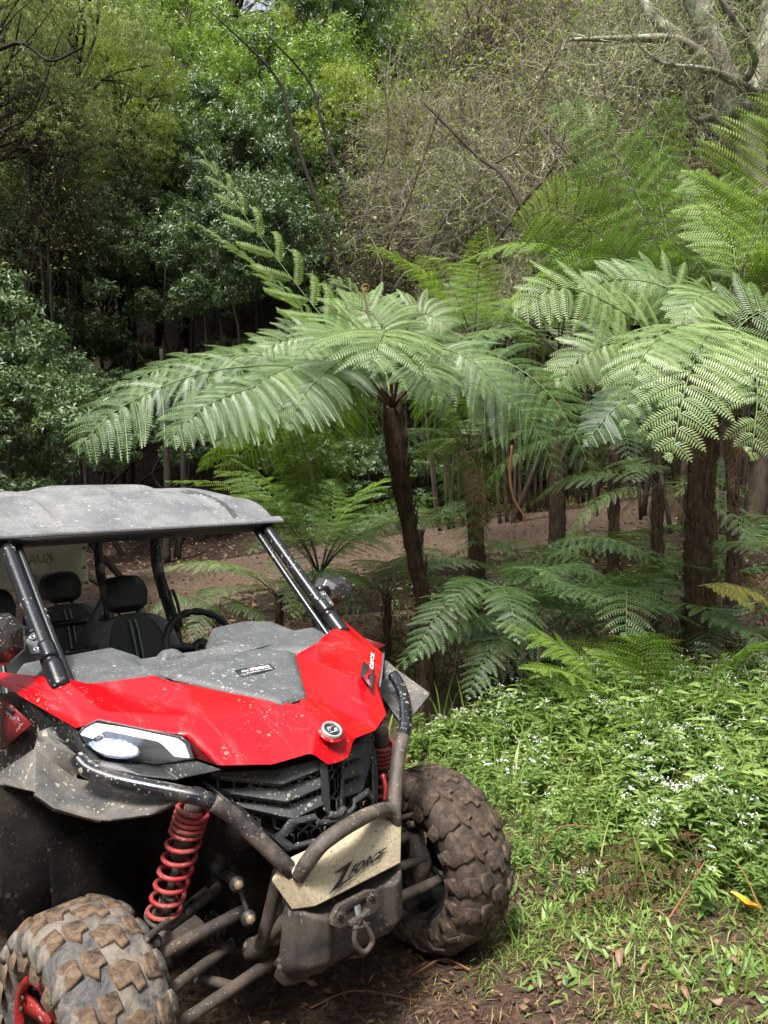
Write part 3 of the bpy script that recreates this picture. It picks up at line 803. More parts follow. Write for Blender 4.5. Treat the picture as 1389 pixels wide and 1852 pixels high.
obj('trunk', fern_trunk('trunk', [(0, 0, -.3), (0, 0, (b4 - o4)[2] * .5), b4 - o4], [.065, .05, .07], 13, 60, 300), h4)
F(h4, b4, [(1345, 480, 6.3), (1385, 380, 6.2), (1420, 270, 6.1), (1440, 180, 6.0)], up=(.05, -.9, .3), seed=41, tint=1.0, **dict(K3, Lp=.90, npin=17, npl=30, pl=.09))
F(h4, b4, [(1330, 500, 6.6), (1320, 420, 6.8), (1290, 350, 7.0), (1240, 310, 7.1)], up=(-.1, -.8, .5), seed=42, tint=.6, **dict(K3, Lp=.5))
F(h4, b4, [(1300, 540, 6.8), (1270, 480, 7.1), (1220, 460, 7.3), (1160, 480, 7.4)], up=(-.4, .5, .7), seed=43, tint=.35, **K3)
F(h4, b4, [(1360, 540, 6.4), (1410, 500, 6.3), (1450, 500, 6.2), (1500, 540, 6.1)], up=(.4, .4, .8), seed=44, tint=.6, **K3)
F(h4, b4, [(1300, 560, 6.0), (1290, 530, 5.8), (1260, 540, 5.5), (1230, 590, 5.4)], up=(-.2, -.8, .5), seed=45, tint=.6, **dict(K3, mat='fern', Lp=.34))

# ------------------------------------------------ second-row ferns
def fern_px(name, px, py, y, label, **k):
    p = Wp(px, py, y)
    k.setdefault('trunk', max(0, p.z - gh(p.x, y)))
    return small_fern(name, p.x, y, label, 'tree fern' if k['trunk'] > .5 else 'fern', **k)
fern_px('tree_fern', 868, 815, 8.2, 'tree fern with a crown of pale stalks standing behind the middle trunk', n=11, s=.95, seed=3, idxs=(0, 4, 1, 2), tr=.085, lean=(-.12, 0), tilt=.05, dead=2)
fern_px('tree_fern', 1112, 800, 8.6, 'slim dark-trunked tree fern between the path and the pale crown', n=10, s=.95, seed=4, idxs=(1, 2, 5), tr=.06, dead=2, tilt=-.05)
fern_px('tree_fern', 1190, 880, 7.6, 'slim dark-trunked tree fern just left of the thick fibrous trunk', n=8, s=.7, seed=5, idxs=(2, 5, 1), tr=.055, dead=3, tilt=-.1)
fern_px('tree_fern', 578, 1040, 8.0, 'short fern with a fan of pale stalks behind the windscreen pillar', n=16, s=.95, seed=6, idxs=(3, 0, 4, 1), tr=.07, tilt=.12)
fern_px('tree_fern', 1010, 640, 9.6, 'far tree fern crown between the two large crowns', n=12, s=1.1, seed=7, idxs=(0, 4, 1, 2), tr=.09, dead=3)
fern_px('tree_fern', 860, 640, 10.2, 'tree fern with upright dark stalks behind the middle crown', n=8, s=1.25, seed=8, idxs=(3, 4, 3, 0), tr=.08, tilt=.15)
fern_px('tree_fern', 1330, 1010, 8.2, 'dim low tree fern behind the right trunks', n=9, s=.7, seed=9, idxs=(1, 2), tr=.06, dead=3)
# low ferns on the bank
def low_fern(px, py, y, label, n, s, seed, **k):
    p = Wp(px, py, y); z = p.z - gh(p.x, y)
    return small_fern('fern', p.x, y, label, 'fern', n=n, s=s, trunk=max(z, .03), seed=seed, tr=.03, **k)
SHADE_GF = []  # low-fern fronds with the canopy shade put into their leaf tint
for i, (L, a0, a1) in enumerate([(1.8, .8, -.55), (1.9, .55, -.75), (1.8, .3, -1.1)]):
    SHADE_GF.append(frond_mesh('frond_mesh', gen_pts(L, a0, a1), Lp=.40, npin=17, npl=20, stipe=.2, mat='fern', seed=60 + i, droop=.3, pl=.06, pw=.014, stemcol=0, tint=.12))
low_fern(930, 1090, 6.6, 'shade-darkened fern with hanging fronds right of the middle trunk', 7, .62, 21, idxs=(12, 11, 10), azr=(-2.4, 1.5))
low_fern(880, 1075, 6.1, 'shade-darkened blue-green fern drooping beside the middle trunk', 7, .62, 28, idxs=(12, 11), azr=(-2.3, .2))
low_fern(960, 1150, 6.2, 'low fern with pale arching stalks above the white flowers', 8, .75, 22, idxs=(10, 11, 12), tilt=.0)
low_fern(1010, 1150, 6.4, 'wide low shade-darkened fern spreading left of the thick trunk', 9, .85, 23, idxs=(10, 11))
low_fern(1330, 1160, 6.3, 'low shade-darkened fern at the right edge under the trunks', 8, .6, 24, idxs=(11, 10))
low_fern(1120, 1120, 6.6, 'shade-darkened fern with level fronds between the slim trunks', 9, .9, 31, idxs=(10, 11, 12))
low_fern(700, 1080, 7.6, 'low shade-darkened fern left of the middle trunk near the track', 8, .7, 32, idxs=(10, 11))
low_fern(960, 1030, 8.4, 'shade-darkened fern in the dip under the middle crowns', 8, .7, 33, idxs=(10, 11))
low_fern(1240, 1080, 7.2, 'shade-darkened fern behind the thick fibrous trunk', 8, .8, 34, idxs=(10, 11))
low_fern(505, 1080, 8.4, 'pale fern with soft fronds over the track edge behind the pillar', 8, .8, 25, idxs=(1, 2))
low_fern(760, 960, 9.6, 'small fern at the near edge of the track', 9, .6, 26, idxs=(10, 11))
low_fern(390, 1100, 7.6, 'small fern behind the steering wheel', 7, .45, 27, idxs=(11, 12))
# bright bracken
BR = frond_mesh('bracken_frond', gen_pts(.62, 1.15, .05), Lp=.20, npin=17, npl=15, stipe=.3, mat='fern_back', seed=71, droop=.25, pl=.028, pw=.008, stem=.004, stemcol=1, tint=.75)
BR2 = frond_mesh('bracken_frond', gen_pts(.55, .8, -.4), Lp=.19, npin=17, npl=15, stipe=.3, mat='fern_back', seed=72, droop=.3, pl=.027, pw=.008, stem=.004, stemcol=1, tint=.85)
def bracken(px, py, y, label, n, s, seed):
    p = Wp(px, py, y); rg = np.random.default_rng(seed)
    t = empty('bracken', (p.x, y, gh(p.x, y))); tag(t, label, 'fern')
    for i in range(n):
        o = obj('frond', BR if i % 2 else BR2, t)
        o.rotation_euler = (rg.normal() * .15, rg.normal() * .2, i * 6.283 / n + rg.random()); sc = s * (.75 + .5 * rg.random()); o.scale = (sc,) * 3
    return t
bracken(1150, 1310, 5.2, 'bright green bracken clump in front of the thick fibrous trunk', 13, 1.75, 1)
bracken(1230, 1290, 5.0, 'smaller bright bracken to the right of the bracken clump', 8, 1.4, 2)
bracken(1040, 1330, 4.6, 'little bracken sprig among the white flowers', 4, .9, 3)
bracken(1265, 1400, 4.2, 'pale bracken sprig at the right among the weeds', 5, .9, 4)
yf = frond_mesh('frond', gen_pts(.6, .3, -.9), Lp=.16, npin=12, npl=12, stipe=.2, mat='fern_yellow', seed=81, pl=.04, pw=.014, stem=.004, stemcol=1, tint=.8)
p = Wp(1262, 1060, 5.6); t = empty('yellow_fern', tuple(p)); tag(t, 'yellowing fern fronds hanging from the thick right trunk', 'fern')
for a_, s_ in ((-.5, 1.0), (-.2, .8), (-1.0, .8)):
    o = obj('frond', yf, t); o.rotation_euler = (0, 0, a_); o.scale = (s_,) * 3

# ------------------------------------------------ mossy branching tree, upper right, and bare shrubs
def woody(name, paths, mat, mb=None, segs=7, jit=.2):
    mb = mb or MB()
    for pts, rad in paths: mb.tube(pts, rad, segs, max(8, 5 * len(pts)), jitter=jit)
    return mb.mesh(name, mat, True)
yb = 10.0
tb = Wp(1345, 330, yb)
mt = empty('mossy_tree', (tb.x, yb, gh(tb.x, yb)))
tag(mt, 'old lichen-covered tree with forked pale limbs at the top right', 'tree')
om = np.array(mt.location)
def WM(*a): return W(*a) - om
tree_trunk = [([(0.1, 0, -.3), WM(1400, 700, 10), WM(1350, 330, 10), WM(1300, 190, 10)], [.15, .14, .15, .13])]
obj('trunk', woody('trunk', [([(0.1, 0, -.3), WM(1400, 700, 10), WM(1375, 360, 10)], [.15, .13, .13])], M['bark'], segs=12), mt)
LBT = ([WM(1375, 370, 10), WM(1350, 250, 10), WM(1318, 180, 10)], [.15, .17, .15])
obj('limb', woody('limb', [LBT], M['bark_grey'], segs=12), mt)
LB = [([WM(1335, 215, 10), WM(1300, 120, 10), WM(1270, 30, 9.9), WM(1230, -60, 9.8)], [.17, .14, .12, .1]),
      ([WM(1330, 230, 10), WM(1370, 150, 10.1), WM(1385, 60, 10.2), WM(1400, -60, 10.2)], [.12, .1, .09, .07]),
      ([WM(1300, 130, 10), WM(1230, 75, 9.8), WM(1130, 70, 9.6), WM(1030, 72, 9.5)], [.07, .05, .035, .015]),
      ([WM(1270, 90, 10), WM(1190, 40, 10.2), WM(1145, -30, 10.4)], [.08, .06, .05]),
      ([WM(1320, 180, 10), WM(1365, 110, 9.6), WM(1330, 40, 9.3), WM(1290, -20, 9.2)], [.05, .04, .03, .02]),
      ([WM(1330, 240, 10), WM(1290, 215, 9.7), WM(1250, 215, 9.4), WM(1240, 160, 9.3)], [.045, .035, .025, .01]),
      ([WM(1370, 170, 10), WM(1290, 130, 9.4), WM(1200, 115, 9.2), WM(1165, 90, 9.1)], [.05, .035, .02, .01])]
for pth in LB: obj('limb', woody('limb', [(pth[0], [q * 1.25 for q in pth[1]])], M['bark_grey']), mt)
RNG = np.random.default_rng(77)
mbt = MB()
P_, D_ = [], []
for pts, rad in LB:
    C = bez(pts, 30)
    for q in range(40):
        k = RNG.integers(4, 29); P_.append(C[k]); D_.append(rdir(1, .1)[0])
Cv, rr = many_twigs(np.array(P_), np.array(D_), .25 + .5 * RNG.random(len(P_)), .008, 7, .35, -.03)
Vt, Q = batch_tubes(Cv, rr, 4); mbt.add(Vt, Q)
Cv2, rr2 = many_twigs(Cv[:, 3], rdir(len(Cv)), .2 + .3 * RNG.random(len(P_)), .005, 6, .35, -.05)
Vt, Q = batch_tubes(Cv2, rr2, 3); mbt.add(Vt, Q)
obj('twigs', mbt.mesh('twigs', M['twig_moss'], True), mt)
# hanging beard moss
PP = np.concatenate([Cv[:, 2:].reshape(-1, 3), Cv2[:, 2:].reshape(-1, 3)])
PP = PP[RNG.random(len(PP)) < .9]; PP = np.repeat(PP, 3, 0) + RNG.normal(size=(len(PP) * 3, 3)) * .02
Vt, T, tt = leaves(PP, rdir(len(PP), -.9), rdir(len(PP)), .05 + .05 * RNG.random(len(PP)), .006, RNG.random(len(PP)), .1)
mbm = MB(); mbm.add(Vt, None, T, tt, 0)
tag(obj('beard_moss', mbm.mesh('beard_moss', M['moss']), mt), kind='stuff')

# bare brown brush: tangles of fine twigs with a few leaves
def tangle_mesh(seed, mat, n=420, R=(1.5, 1.2, 1.3), L=1.1, r=.006, leafn=900, leafmat='leaf_yel', arch=-.12):
    global RNG
    RNG = np.random.default_rng(seed)
    base = np.stack([RNG.normal(0, .25, n) * R[0], RNG.normal(0, .25, n) * R[1], RNG.random(n) * R[2] * 1.3 - R[2]], 1)
    C, rr = many_twigs(base, rdir(n, .45), L * (.6 + .8 * RNG.random(n)), r, 8, .28, arch * .4)
    mb = MB(); Vt, Q = batch_tubes(C, rr, 3); mb.add(Vt, Q, m=0)
    m2 = n * 3
    src = C[RNG.integers(0, n, m2), RNG.integers(2, 8, m2)]
    C2, r2 = many_twigs(src, rdir(m2, -.1), .25 + .4 * RNG.random(m2), r * .5, 6, .35, arch)
    Vt, Q = batch_tubes(C2, r2, 3); mb.add(Vt, Q, m=0)
    if leafn:
        p = C2.reshape(-1, 3)[RNG.integers(0, m2 * 6, leafn)] + RNG.normal(size=(leafn, 3)) * .01
        Vt, T, tt = leaves(p, rdir(leafn), rdir(leafn, .8), .06 + .04 * RNG.random(leafn), .028, RNG.random(leafn), .15)
        mb.add(Vt, None, T, tt, 1)
    return mb.mesh('tangle', mats=[M[mat], M[leafmat]])
TG = [tangle_mesh(1, 'twig', leafn=4200, r=.0085), tangle_mesh(2, 'twig', leafn=1500, R=(1.8, 1.2, 1.1), arch=-.25), tangle_mesh(3, 'twig_moss', leafn=2400, n=260, r=.011), tangle_mesh(4, 'bark', leafn=1800, r=.008)]
TW = ['brown twiggy brush with a few yellow leaves', 'bare tan tangle of drooping twigs', 'lichen-grey twig thicket', 'dark twiggy shrub with small leaves']
brush = [(1330, 480, 9.6, 3, .6), (1250, 430, 10.5, 2, .6), (820, 250, 15.2, 0, 1.2), (900, 330, 14.5, 1, 1.1), (760, 380, 15, 1, 1.0), (960, 180, 16, 0, 1.3), (1040, 260, 14.5, 2, 1.1), (860, 440, 14, 1, .9), (700, 420, 15.5, 3, .9), (1120, 160, 15.5, 2, 1.3), (1180, 300, 14.5, 0, 1.1),
         (980, 420, 13.5, 2, .8), (1250, 150, 14.5, 3, 1.2), (1070, 400, 14, 1, .9), (860, 120, 18, 3, 1.4), (740, 250, 16.5, 0, 1.1), (1340, 330, 13.5, 3, 1.0), (690, 500, 14.5, 3, .7), (60, 200, 13, 3, .9), (100, 380, 13.5, 3, .8), (820, 560, 12.5, 1, .55), (930, 520, 12.5, 2, .55),
         (1000, 60, 19, 0, 1.6), (900, 20, 20, 1, 1.6), (1150, 40, 18, 0, 1.5), (830, 330, 13.5, 2, .8)]
for i, (px, py, y, k, s) in enumerate(brush):
    p = Wp(px, py, y)
    g = gh(p.x, y)
    t = empty('twiggy_shrub', (p.x, y, g))
    u = p.z - g
    o = obj('twigs', TG[k], t); o.location = (0, 0, u); o.rotation_euler = (0, 0, i * 1.7); o.scale = (s, s, s)
    mb = MB()
    for q in range(4):
        mb.tube([(q * .12 - .2, .05 * q, -.2), (q * .16 - .3 + random.gauss(0, .1), 0, u * .5), (random.gauss(0, .4), random.gauss(0, .2), u + .4 * s)], [.035, .026, .012], 6, 9, jitter=.2)
    obj('stems', mb.mesh('stems', M['bark_dark' if k != 2 else 'bark'], True), t)
    a, b, d = where_words(p.x, y, p.z)
    lb_ = '%s, %s, %s' % (TW[k], a, b)
    if lb_ in _seen: lb_ += ', farther back' if y > _seen[lb_] else ', closer'
    _seen[lb_] = y
    tag(t, lb_, 'shrub', 'bare twiggy brush on the slope')
for i, (pts, y, r, lb) in enumerate([([(690, 520), (740, 360), (800, 190)], 13.2, .022, 'thin pale branch leaning right through the brush above the middle fern'), ([(850, 560), (930, 390), (1000, 300), (1045, 170)], 12.6, .03, 'crooked lichen-grey branch rising between the two fern crowns'),
        ([(1050, 520), (1100, 260), (1085, 110)], 12.4, .026, 'upright mossy branch left of the tall fern'), ([(900, 500), (950, 210), (1015, 80)], 14.0, .028, 'long pale branch slanting up in the upper right brush'), ([(840, 520), (850, 300), (815, 90)], 14.5, .026, 'pale upright branch right of the middle in the brush'),
        ([(1130, 480), (1120, 330), (1170, 215)], 11.6, .022, 'short mossy branch behind the tall fern'), ([(760, 520), (860, 330), (960, 260)], 13.0, .02, 'thin bare branch arching right over the middle fern'), ([(640, 500), (700, 260), (690, 120)], 15.0, .024, 'grey branch rising at the left side of the brush')]):
    P_ = [W(*p, y) for p in pts]; root = np.array([P_[0][0], y, gh(P_[0][0], y)])
    t = empty('bare_branch', tuple(root)); tag(t, lb, 'branch'); RNG = np.random.default_rng(900 + i)
    mb = MB(); path = [np.array([.3, 0, 0])] + [p - root for p in P_]
    mb.tube(path, [r * 1.3, r * 1.2, r, r * .5], 7, 30, jitter=.25); C = bez(path, 30)
    obj('stem', mb.mesh('stem', M['bark'], True), t)
    src = C[RNG.integers(11, 30, 26)]; Cv, rr = many_twigs(src, rdir(26, .5), .5 + .8 * RNG.random(26), r * .35, 8, .28, -.02); V1, Q1 = batch_tubes(Cv, rr, 4)
    s2 = Cv[RNG.integers(0, 26, 90), RNG.integers(2, 8, 90)]; Cw, rw = many_twigs(s2, rdir(90, .2), .2 + .4 * RNG.random(90), r * .16, 6, .3, -.05); V2, Q2 = batch_tubes(Cw, rw, 3)
    mb = MB(); mb.add(V1, Q1); mb.add(V2, Q2); tag(obj('twigs', mb.mesh('twigs', M['twig_moss'], True), t), kind='stuff')
# a few leaning grey stems crossing the brush
for i, (pa, pb, pc, y, r) in enumerate([((760, 180), (860, 280), (930, 350), 12.5, .035), ((1000, 250), (1070, 330), (1080, 380), 12, .03), ((590, 250), (560, 150), (480, 60), 17, .05), ((530, 240), (500, 140), (380, 20), 16, .05),
                                        ((20, 80), (90, 110), (150, 85), 10, .03), ((0, 240), (60, 200), (110, 60), 11, .02)]):
    A, B_, C_ = W(*pa, y), W(*pb, y), W(*pc, y - .5)
    root = np.array([A[0], y, gh(A[0], y)]); 
    if i in (2, 3):
        r *= .8; pts = [root - root + [1.6, 0, 0], (A - root) * .5 + [1.2, 0, 0], A - root, B_ - root, C_ - root]
    elif i > 3:
        root = np.array([W(-330 + 40 * i, 500, y)[0], y, 0]); root[2] = gh(root[0], y)
        pts = [root - root, W(-300 + 30 * i, 420, y) - root, W(-120, 190 if i == 4 else 330, y) - root, A - root, B_ - root, C_ - root]
    else: pts = [C_ * 0 + [1.5, 0, 0], (C_ - root) * np.array([1, 1, .55]) + [.9, 0, 0], C_ - root, B_ - root, A - root]
    t = empty('leaning_stem', tuple(root))
    tag(t, ['grey stem leaning through the brown brush above the middle fern', 'short mossy stem leaning by the tall fern', 'thin dark trunk forking up through the leaves left of the middle', 'dark slanting branch in the upper middle-left foliage', 'dark arched branch at the upper left edge', 'thin dark twig reaching up at the far left'][i], 'branch')
    mb = MB(); mb.tube(pts, [r * 1.6, r * 1.2, r, r * .7, r * .4], 7, 24, jitter=.2)
    C = bez(pts, 24)
    for q in range(6):
        s0 = C[10 + 2 * q]; mb.tube(twig_curve(s0, rdir(1, .3)[0], .5, 6, .3, 0), np.linspace(r * .35, r * .1, 7), 4)
    obj('stem', mb.mesh('stem', M['bark' if i < 2 else 'bark_dark'], True), t)

# ------------------------------------------------ dark hollow on the left: slender trunks
RNG = np.random.default_rng(5)
for i, (px, y, r, top, ln) in enumerate([(262, 16.2, .03, 430, .1), (290, 16.2, .03, 420, -.1), (325, 16.4, .03, 420, .1), (338, 15.8, .025, 430, 0), (352, 16.6, .03, 420, -.15), (205, 15, .05, 400, -.5), (160, 14.6, .045, 420, .2), (232, 16, .03, 420, .1), (480, 16.2, .035, 430, .1), (375, 14.2, .022, 470, .1), (300, 12.2, .06, 620, .05), (318, 12.4, .055, 620, -.2), (415, 14.8, .025, 480, .2)]):
    x = (px - PX_W / 2) / FPX * y; g = gh(x, y); zt = Wp(px, top, y).z
    t = empty('slender_trunk', (x, y, g - .1))
    mb = MB(); H = zt - g
    mb.tube([(0, 0, 0), (RNG.normal() * .08 - ln * .3, 0, H * .35), (RNG.normal() * .1 - ln * .6, 0, H * .7), (-ln, 0, H)], [r * 1.2, r, r * .8, r * .5], 7, 16, jitter=.2)
    obj('trunk', mb.mesh('trunk', M['bark_dark' if i % 3 else 'bark'], True), t)
    tag(t, '%s slender trunk in the dark hollow, %s' % (['pale', 'brown', 'dark brown'][i % 3], ['first beside its clump', 'behind the left clump', 'middle of the clump', 'right of the clump', 'far right one', 'leaning left', 'at the far left', 'just right of the leaning one', 'under the young fronds', 'thinnest of all', 'thick one above the roof', 'thick second one above the roof', 'last before the fern'][i]), 'tree trunk', 'slender trunks in the dark hollow')
# shrubs: nearer glossy bush at the left edge, understory along the bank
def bush(kind, px, py, y, s, label, sq=1.0, grp=None):
    cm, lm, bark, R = KINDS[kind]
    p = Wp(px, py, y); g = gh(p.x, y)
    t = empty('leafy_bush', (p.x, y, g)); u = p.z - g
    o = obj('crown', cm, t); o.location = (0, 0, u); o.scale = (s, s, s * sq); o.rotation_euler = (0, 0, px * .37)
    mb = MB(); rg_ = np.random.default_rng(int(px * 3 + py))
    if u < 1.6:
        for q in range(5):
            a = q * 1.25; mb.tube([(.06 * math.cos(a), .06 * math.sin(a), -.2), (.2 * math.cos(a), .2 * math.sin(a), u * .5), (.5 * s * math.cos(a), .5 * s * math.sin(a), u + .3 * s)], [.03, .025, .01], 6, 8)
    else:
        mb.tube([(rg_.normal() * .5, .3, -.2), (rg_.normal() * .5, .2, u * .35), (rg_.normal() * .4, 0, u * .7), (0, 0, u + .3 * s)], [.05, .04, .03, .015], 6, 16, jitter=.2)
    obj('stems', mb.mesh('stems', bark, True), t)
    return tag(t, label, 'bush', grp)
make_kind('bushy', 'leaf_dark', 'bark_dark', 9, R=(1.2, 1.0, 1.1), clumps=34, ros=42, per=7, L=.085, Wd=.034, clump_r=.36)
bush('bushy', 5, 755, 8.2, .8, 'glossy grey-green bush at the left edge above the roof')
bush('bushy', -90, 640, 8.6, 1.0, 'dark bush cut off by the left edge higher up')
bush('bushy', 20, 810, 7.2, .7, 'low glossy bush just above the roof at the left edge')
bush('bushy', 110, 720, 9.6, .5, 'glossy bush top beside the dark hollow')
bush('bushy', 385, 470, 14, .9, 'pale-lit leafy bush hanging over the dark hollow')
bush('bushy', 300, 500, 15, .9, 'dark bush at the top left of the hollow')
bush('bushy', 480, 430, 15, 1.0, 'leafy bush behind the upright young fronds')
bush('bushy', 540, 600, 12, .3, 'small bright bush at the left of the middle fern crown')
UND = [(180, 720, 13.6, .6), (290, 740, 14, .6), (390, 750, 14, .62), (490, 770, 14, .6), (230, 650, 15.4, .6), (420, 660, 15.6, .62), (120, 640, 14.5, .6), (330, 800, 13.4, .5), (600, 720, 15, .7), (200, 810, 13, .5), (560, 850, 14.4, .8), (650, 860, 14.6, .8), (740, 870, 15, .8), (830, 875, 15.4, .8), (920, 870, 15.6, .85), (1010, 865, 15.8, .85), (1100, 860, 16, .85), (1190, 850, 16, .9), (1290, 840, 16, .95), (1390, 830, 16, 1.0),
       (700, 770, 16.5, 1.0), (800, 760, 17, 1.1), (900, 750, 17, 1.2), (1010, 740, 17, 1.2), (1130, 720, 17, 1.2), (1250, 700, 17, 1.2), (1370, 680, 17, 1.3), (760, 640, 18, 1.2), (880, 620, 18, 1.2), (1000, 600, 18, 1.3), (1120, 580, 18, 1.3), (1250, 560, 18, 1.4), (1370, 540, 18, 1.4),
       (470, 840, 14.5, .6), (640, 560, 17, 1.0), (60, 500, 16, 1.2), (-30, 420, 15, 1.2), (180, 460, 17, 1.0), (260, 455, 17.5, .9), (350, 440, 17.5, .9), (130, 800, 12, .5)]
UW = ['at the foot of the slope', 'behind the fern trunks', 'over the track verge', 'below the brown brush', 'in the shade under the crowns']
for i, (px, py, y, s) in enumerate(UND):
    hx_ = where_words(Wp(px, py, y).x, y, Wp(px, py, y).z)[0]
    lbu = '%s leafy bush %s, %s' % (['dark', 'dim', 'glossy'][i % 3], UW[min(4, (0 if py > 845 else 1 if py > 800 else 2 if py > 730 else 3 if py > 600 else 4))], hx_)
    if lbu in _seen: lbu = 'lower ' + lbu if py > _seen[lbu] else 'higher ' + lbu
    _seen[lbu] = py
    bush('bushy', px, py, y, s, lbu, .8, 'understory bushes beyond the track')
# ================================================================== GROUND COVER
RNG = np.random.default_rng(21)
def proj_arr(P):
    d = P - np.array([0, 0, CAM_Z]); dep = d[:, 1] * _cp - d[:, 2] * _sp; up_ = d[:, 1] * _sp + d[:, 2] * _cp
    return PX_W / 2 + FPX * d[:, 0] / dep, PX_H / 2 - FPX * up_ / dep
def ground_pts(n, x0, x1, y0, y1):
    x = x0 + (x1 - x0) * RNG.random(n); y = y0 + (y1 - y0) * RNG.random(n)
    z = ground_h(x, y)
    if y0 < 6.4: z = z + np.array([.02 * mnoise.noise((a * 3.3, b * 3.3, 3.1)) + .010 * mnoise.noise((a * 14, b * 14, 3.1)) for a, b in zip(x, y)])
    return np.stack([x, y, z], 1)
# margins of the weedy bank in plan: x of its left edge as a function of y, and of the sparse verge
_by = np.array([1.5, 2.6, 2.9, 3.2, 3.6, 4.2, 5.0, 6.2, 7.5])
_bt = np.array([2.7, 1.35, .80, .55, .52, .45, .05, -.25, -.5])      # tall weeds
_bs = np.array([.62, .42, .38, .38, .38, .32, .0, -.4, -.7])       # short sparse growth
def x_tall(y): return np.interp(y, _by, _bt)
def x_sparse(y): return np.interp(y, _by, _bs)
def patch(x, y, s, o=0.0): return np.array([mnoise.noise((a * s, b * s, o)) for a, b in zip(x, y)])

def plant_arrays(seed, H=.42, nl=9, L=.085, Wd=.026, branch=2, flower=True):
    rg = np.random.default_rng(seed); global RNG
    save = RNG; RNG = rg
    Ps, Ds, Ns, Ls = [], [], [], []; curves = []; tips = []
    for b in range(1 + branch):
        s0 = np.zeros(3) if b == 0 else curves[0][rg.integers(2, 5)]
        c = twig_curve(s0, (rg.normal() * .25, rg.normal() * .25, 1), H * (1 if b == 0 else .5), 7, .12, .02); curves.append(c)
        tips.append(c[-1])
        for k in range(nl if b == 0 else nl - 4):
            t = (k + 1.0) / nl * (7 if b == 0 else 7); i = int(min(6, t)); p = c[i] + (c[min(7, i + 1)] - c[i]) * (t - i)
            a = k * 1.6 + rg.random()
            for s in (0, math.pi):
                d = np.array([math.cos(a + s), math.sin(a + s), .45 - .9 * rg.random() * .6])
                Ps.append(p); Ds.append(d); Ns.append(np.array([0, 0, 1.]) + rg.normal(size=3) * .25); Ls.append(L * (.55 + .6 * rg.random()) * (1.1 - .5 * k / nl))
    Ps, Ds, Ns, Ls = map(np.array, (Ps, Ds, Ns, Ls))
    n = len(Ps)
    Vl, Tl, tl = leaves5(Ps, nrm(Ds), nrm(Ns), Ls, Ls * Wd / L, np.clip(.5 + rg.normal(0, .18, n), 0, 1), .18, .3)
    cv = np.array([bez(c, 8) for c in curves]); Vs, Qs = batch_tubes(cv, np.full((len(cv), 8), .0022), 3)
    fl = []
    for tp in tips:
        m = rg.integers(6, 12); o = rg.normal(size=(m, 3)) * np.array([.018, .018, .004]) + np.array([0, 0, .012])
        fl.append(tp + o)
    RNG = save
    return Vl, Tl, tl, Vs, Qs, np.vstack(fl)
PL = [plant_arrays(s, H=h, nl=9, L=l, Wd=w) for s, h, l, w in ((1, .42, .105, .034), (2, .38, .12, .038), (3, .46, .095, .028), (4, .36, .125, .046), (5, .44, .10, .030))]
def floret_arrays(P, r, tint=.5):
    n = len(P); a = np.arange(5) * 2 * np.pi / 5
    N = rdir(n, 1.6); U = nrm(np.cross(N, rdir(n))); W_ = np.cross(N, U)
    r = np.broadcast_to(r, (n,))[:, None, None]
    rim = P[:, None] + r * (U[:, None] * np.cos(a)[None, :, None] + W_[:, None] * np.sin(a)[None, :, None])
    top = (P + N * np.squeeze(r, -1) * .7)[:, None]
    Vt = np.concatenate([rim, top], 1).reshape(-1, 3)
    b = (np.arange(n) * 6)[:, None, None]
    T = np.array([[i, (i + 1) % 5, 5] for i in range(5)])[None] + b
    return Vt, T.reshape(-1, 3)
def scatter_plants(P, scale, mats, name, label, flower_p, tintv):
    n = len(P); mbl = MB(); mbs = MB(); FP = []
    k = RNG.integers(0, len(PL), n); az = RNG.random(n) * 6.28; tl_ = RNG.normal(size=(n, 2)) * .16
    for v in range(len(PL)):
        ii = np.where(k == v)[0]
        if not len(ii): continue
        Vl, Tl, tl, Vs, Qs, fl = PL[v]
        c, s = np.cos(az[ii])[:, None], np.sin(az[ii])[:, None]
        def tr(A):
            X = A[None, :, 0] * c - A[None, :, 1] * s; Y = A[None, :, 0] * s + A[None, :, 1] * c; Z = np.broadcast_to(A[None, :, 2], X.shape)
            X = X + Z * tl_[ii][:, :1]; Y = Y + Z * tl_[ii][:, 1:]
            return np.stack([X, Y, Z], -1) * scale[ii][:, None, None] + P[ii][:, None]
        m = len(ii); A = tr(Vl); o = (np.arange(m) * len(Vl))[:, None, None]
        mbl.add(A.reshape(-1, 3), None, (Tl[None] + o).reshape(-1, 3), np.clip(np.tile(tl, m) + np.repeat(tintv[ii], len(tl)), 0, 1), 0)
        A = tr(Vs); o = (np.arange(m) * len(Vs))[:, None, None]
        mbl.add(A.reshape(-1, 3), (Qs[None] + o).reshape(-1, 4), None, .3, 1)
        F_ = tr(fl); keep = RNG.random(m) < flower_p[ii]
        FP.append(F_[keep].reshape(-1, 3))
    o = tag(obj(name, mbl.mesh(name, mats=mats)), label, kind='stuff')
    FP = np.vstack(FP)
    if len(FP):
        Vt, T = floret_arrays(FP, .003 + .0026 * RNG.random(len(FP)))
        mb = MB(); mb.add(Vt, None, T)
        tag(obj('white_flowers', mb.mesh('white_flowers', M['petal'])), 'tiny white flower heads sprinkled over the green weeds', kind='stuff')
    return o
P = ground_pts(5200, -.3, 6.2, 2.2, 7.3)
marg = P[:, 0] - x_tall(P[:, 1])
pn = patch(P[:, 0], P[:, 1], 1.3)
dens = smoothstep(-.05, .45, marg + pn * .35)
keep = (RNG.random(len(P)) < dens * (1 - smoothstep(5.5, 6.0, P[:, 1] + pn * .5)))
P = P[keep]; marg = marg[keep]; pn = pn[keep]
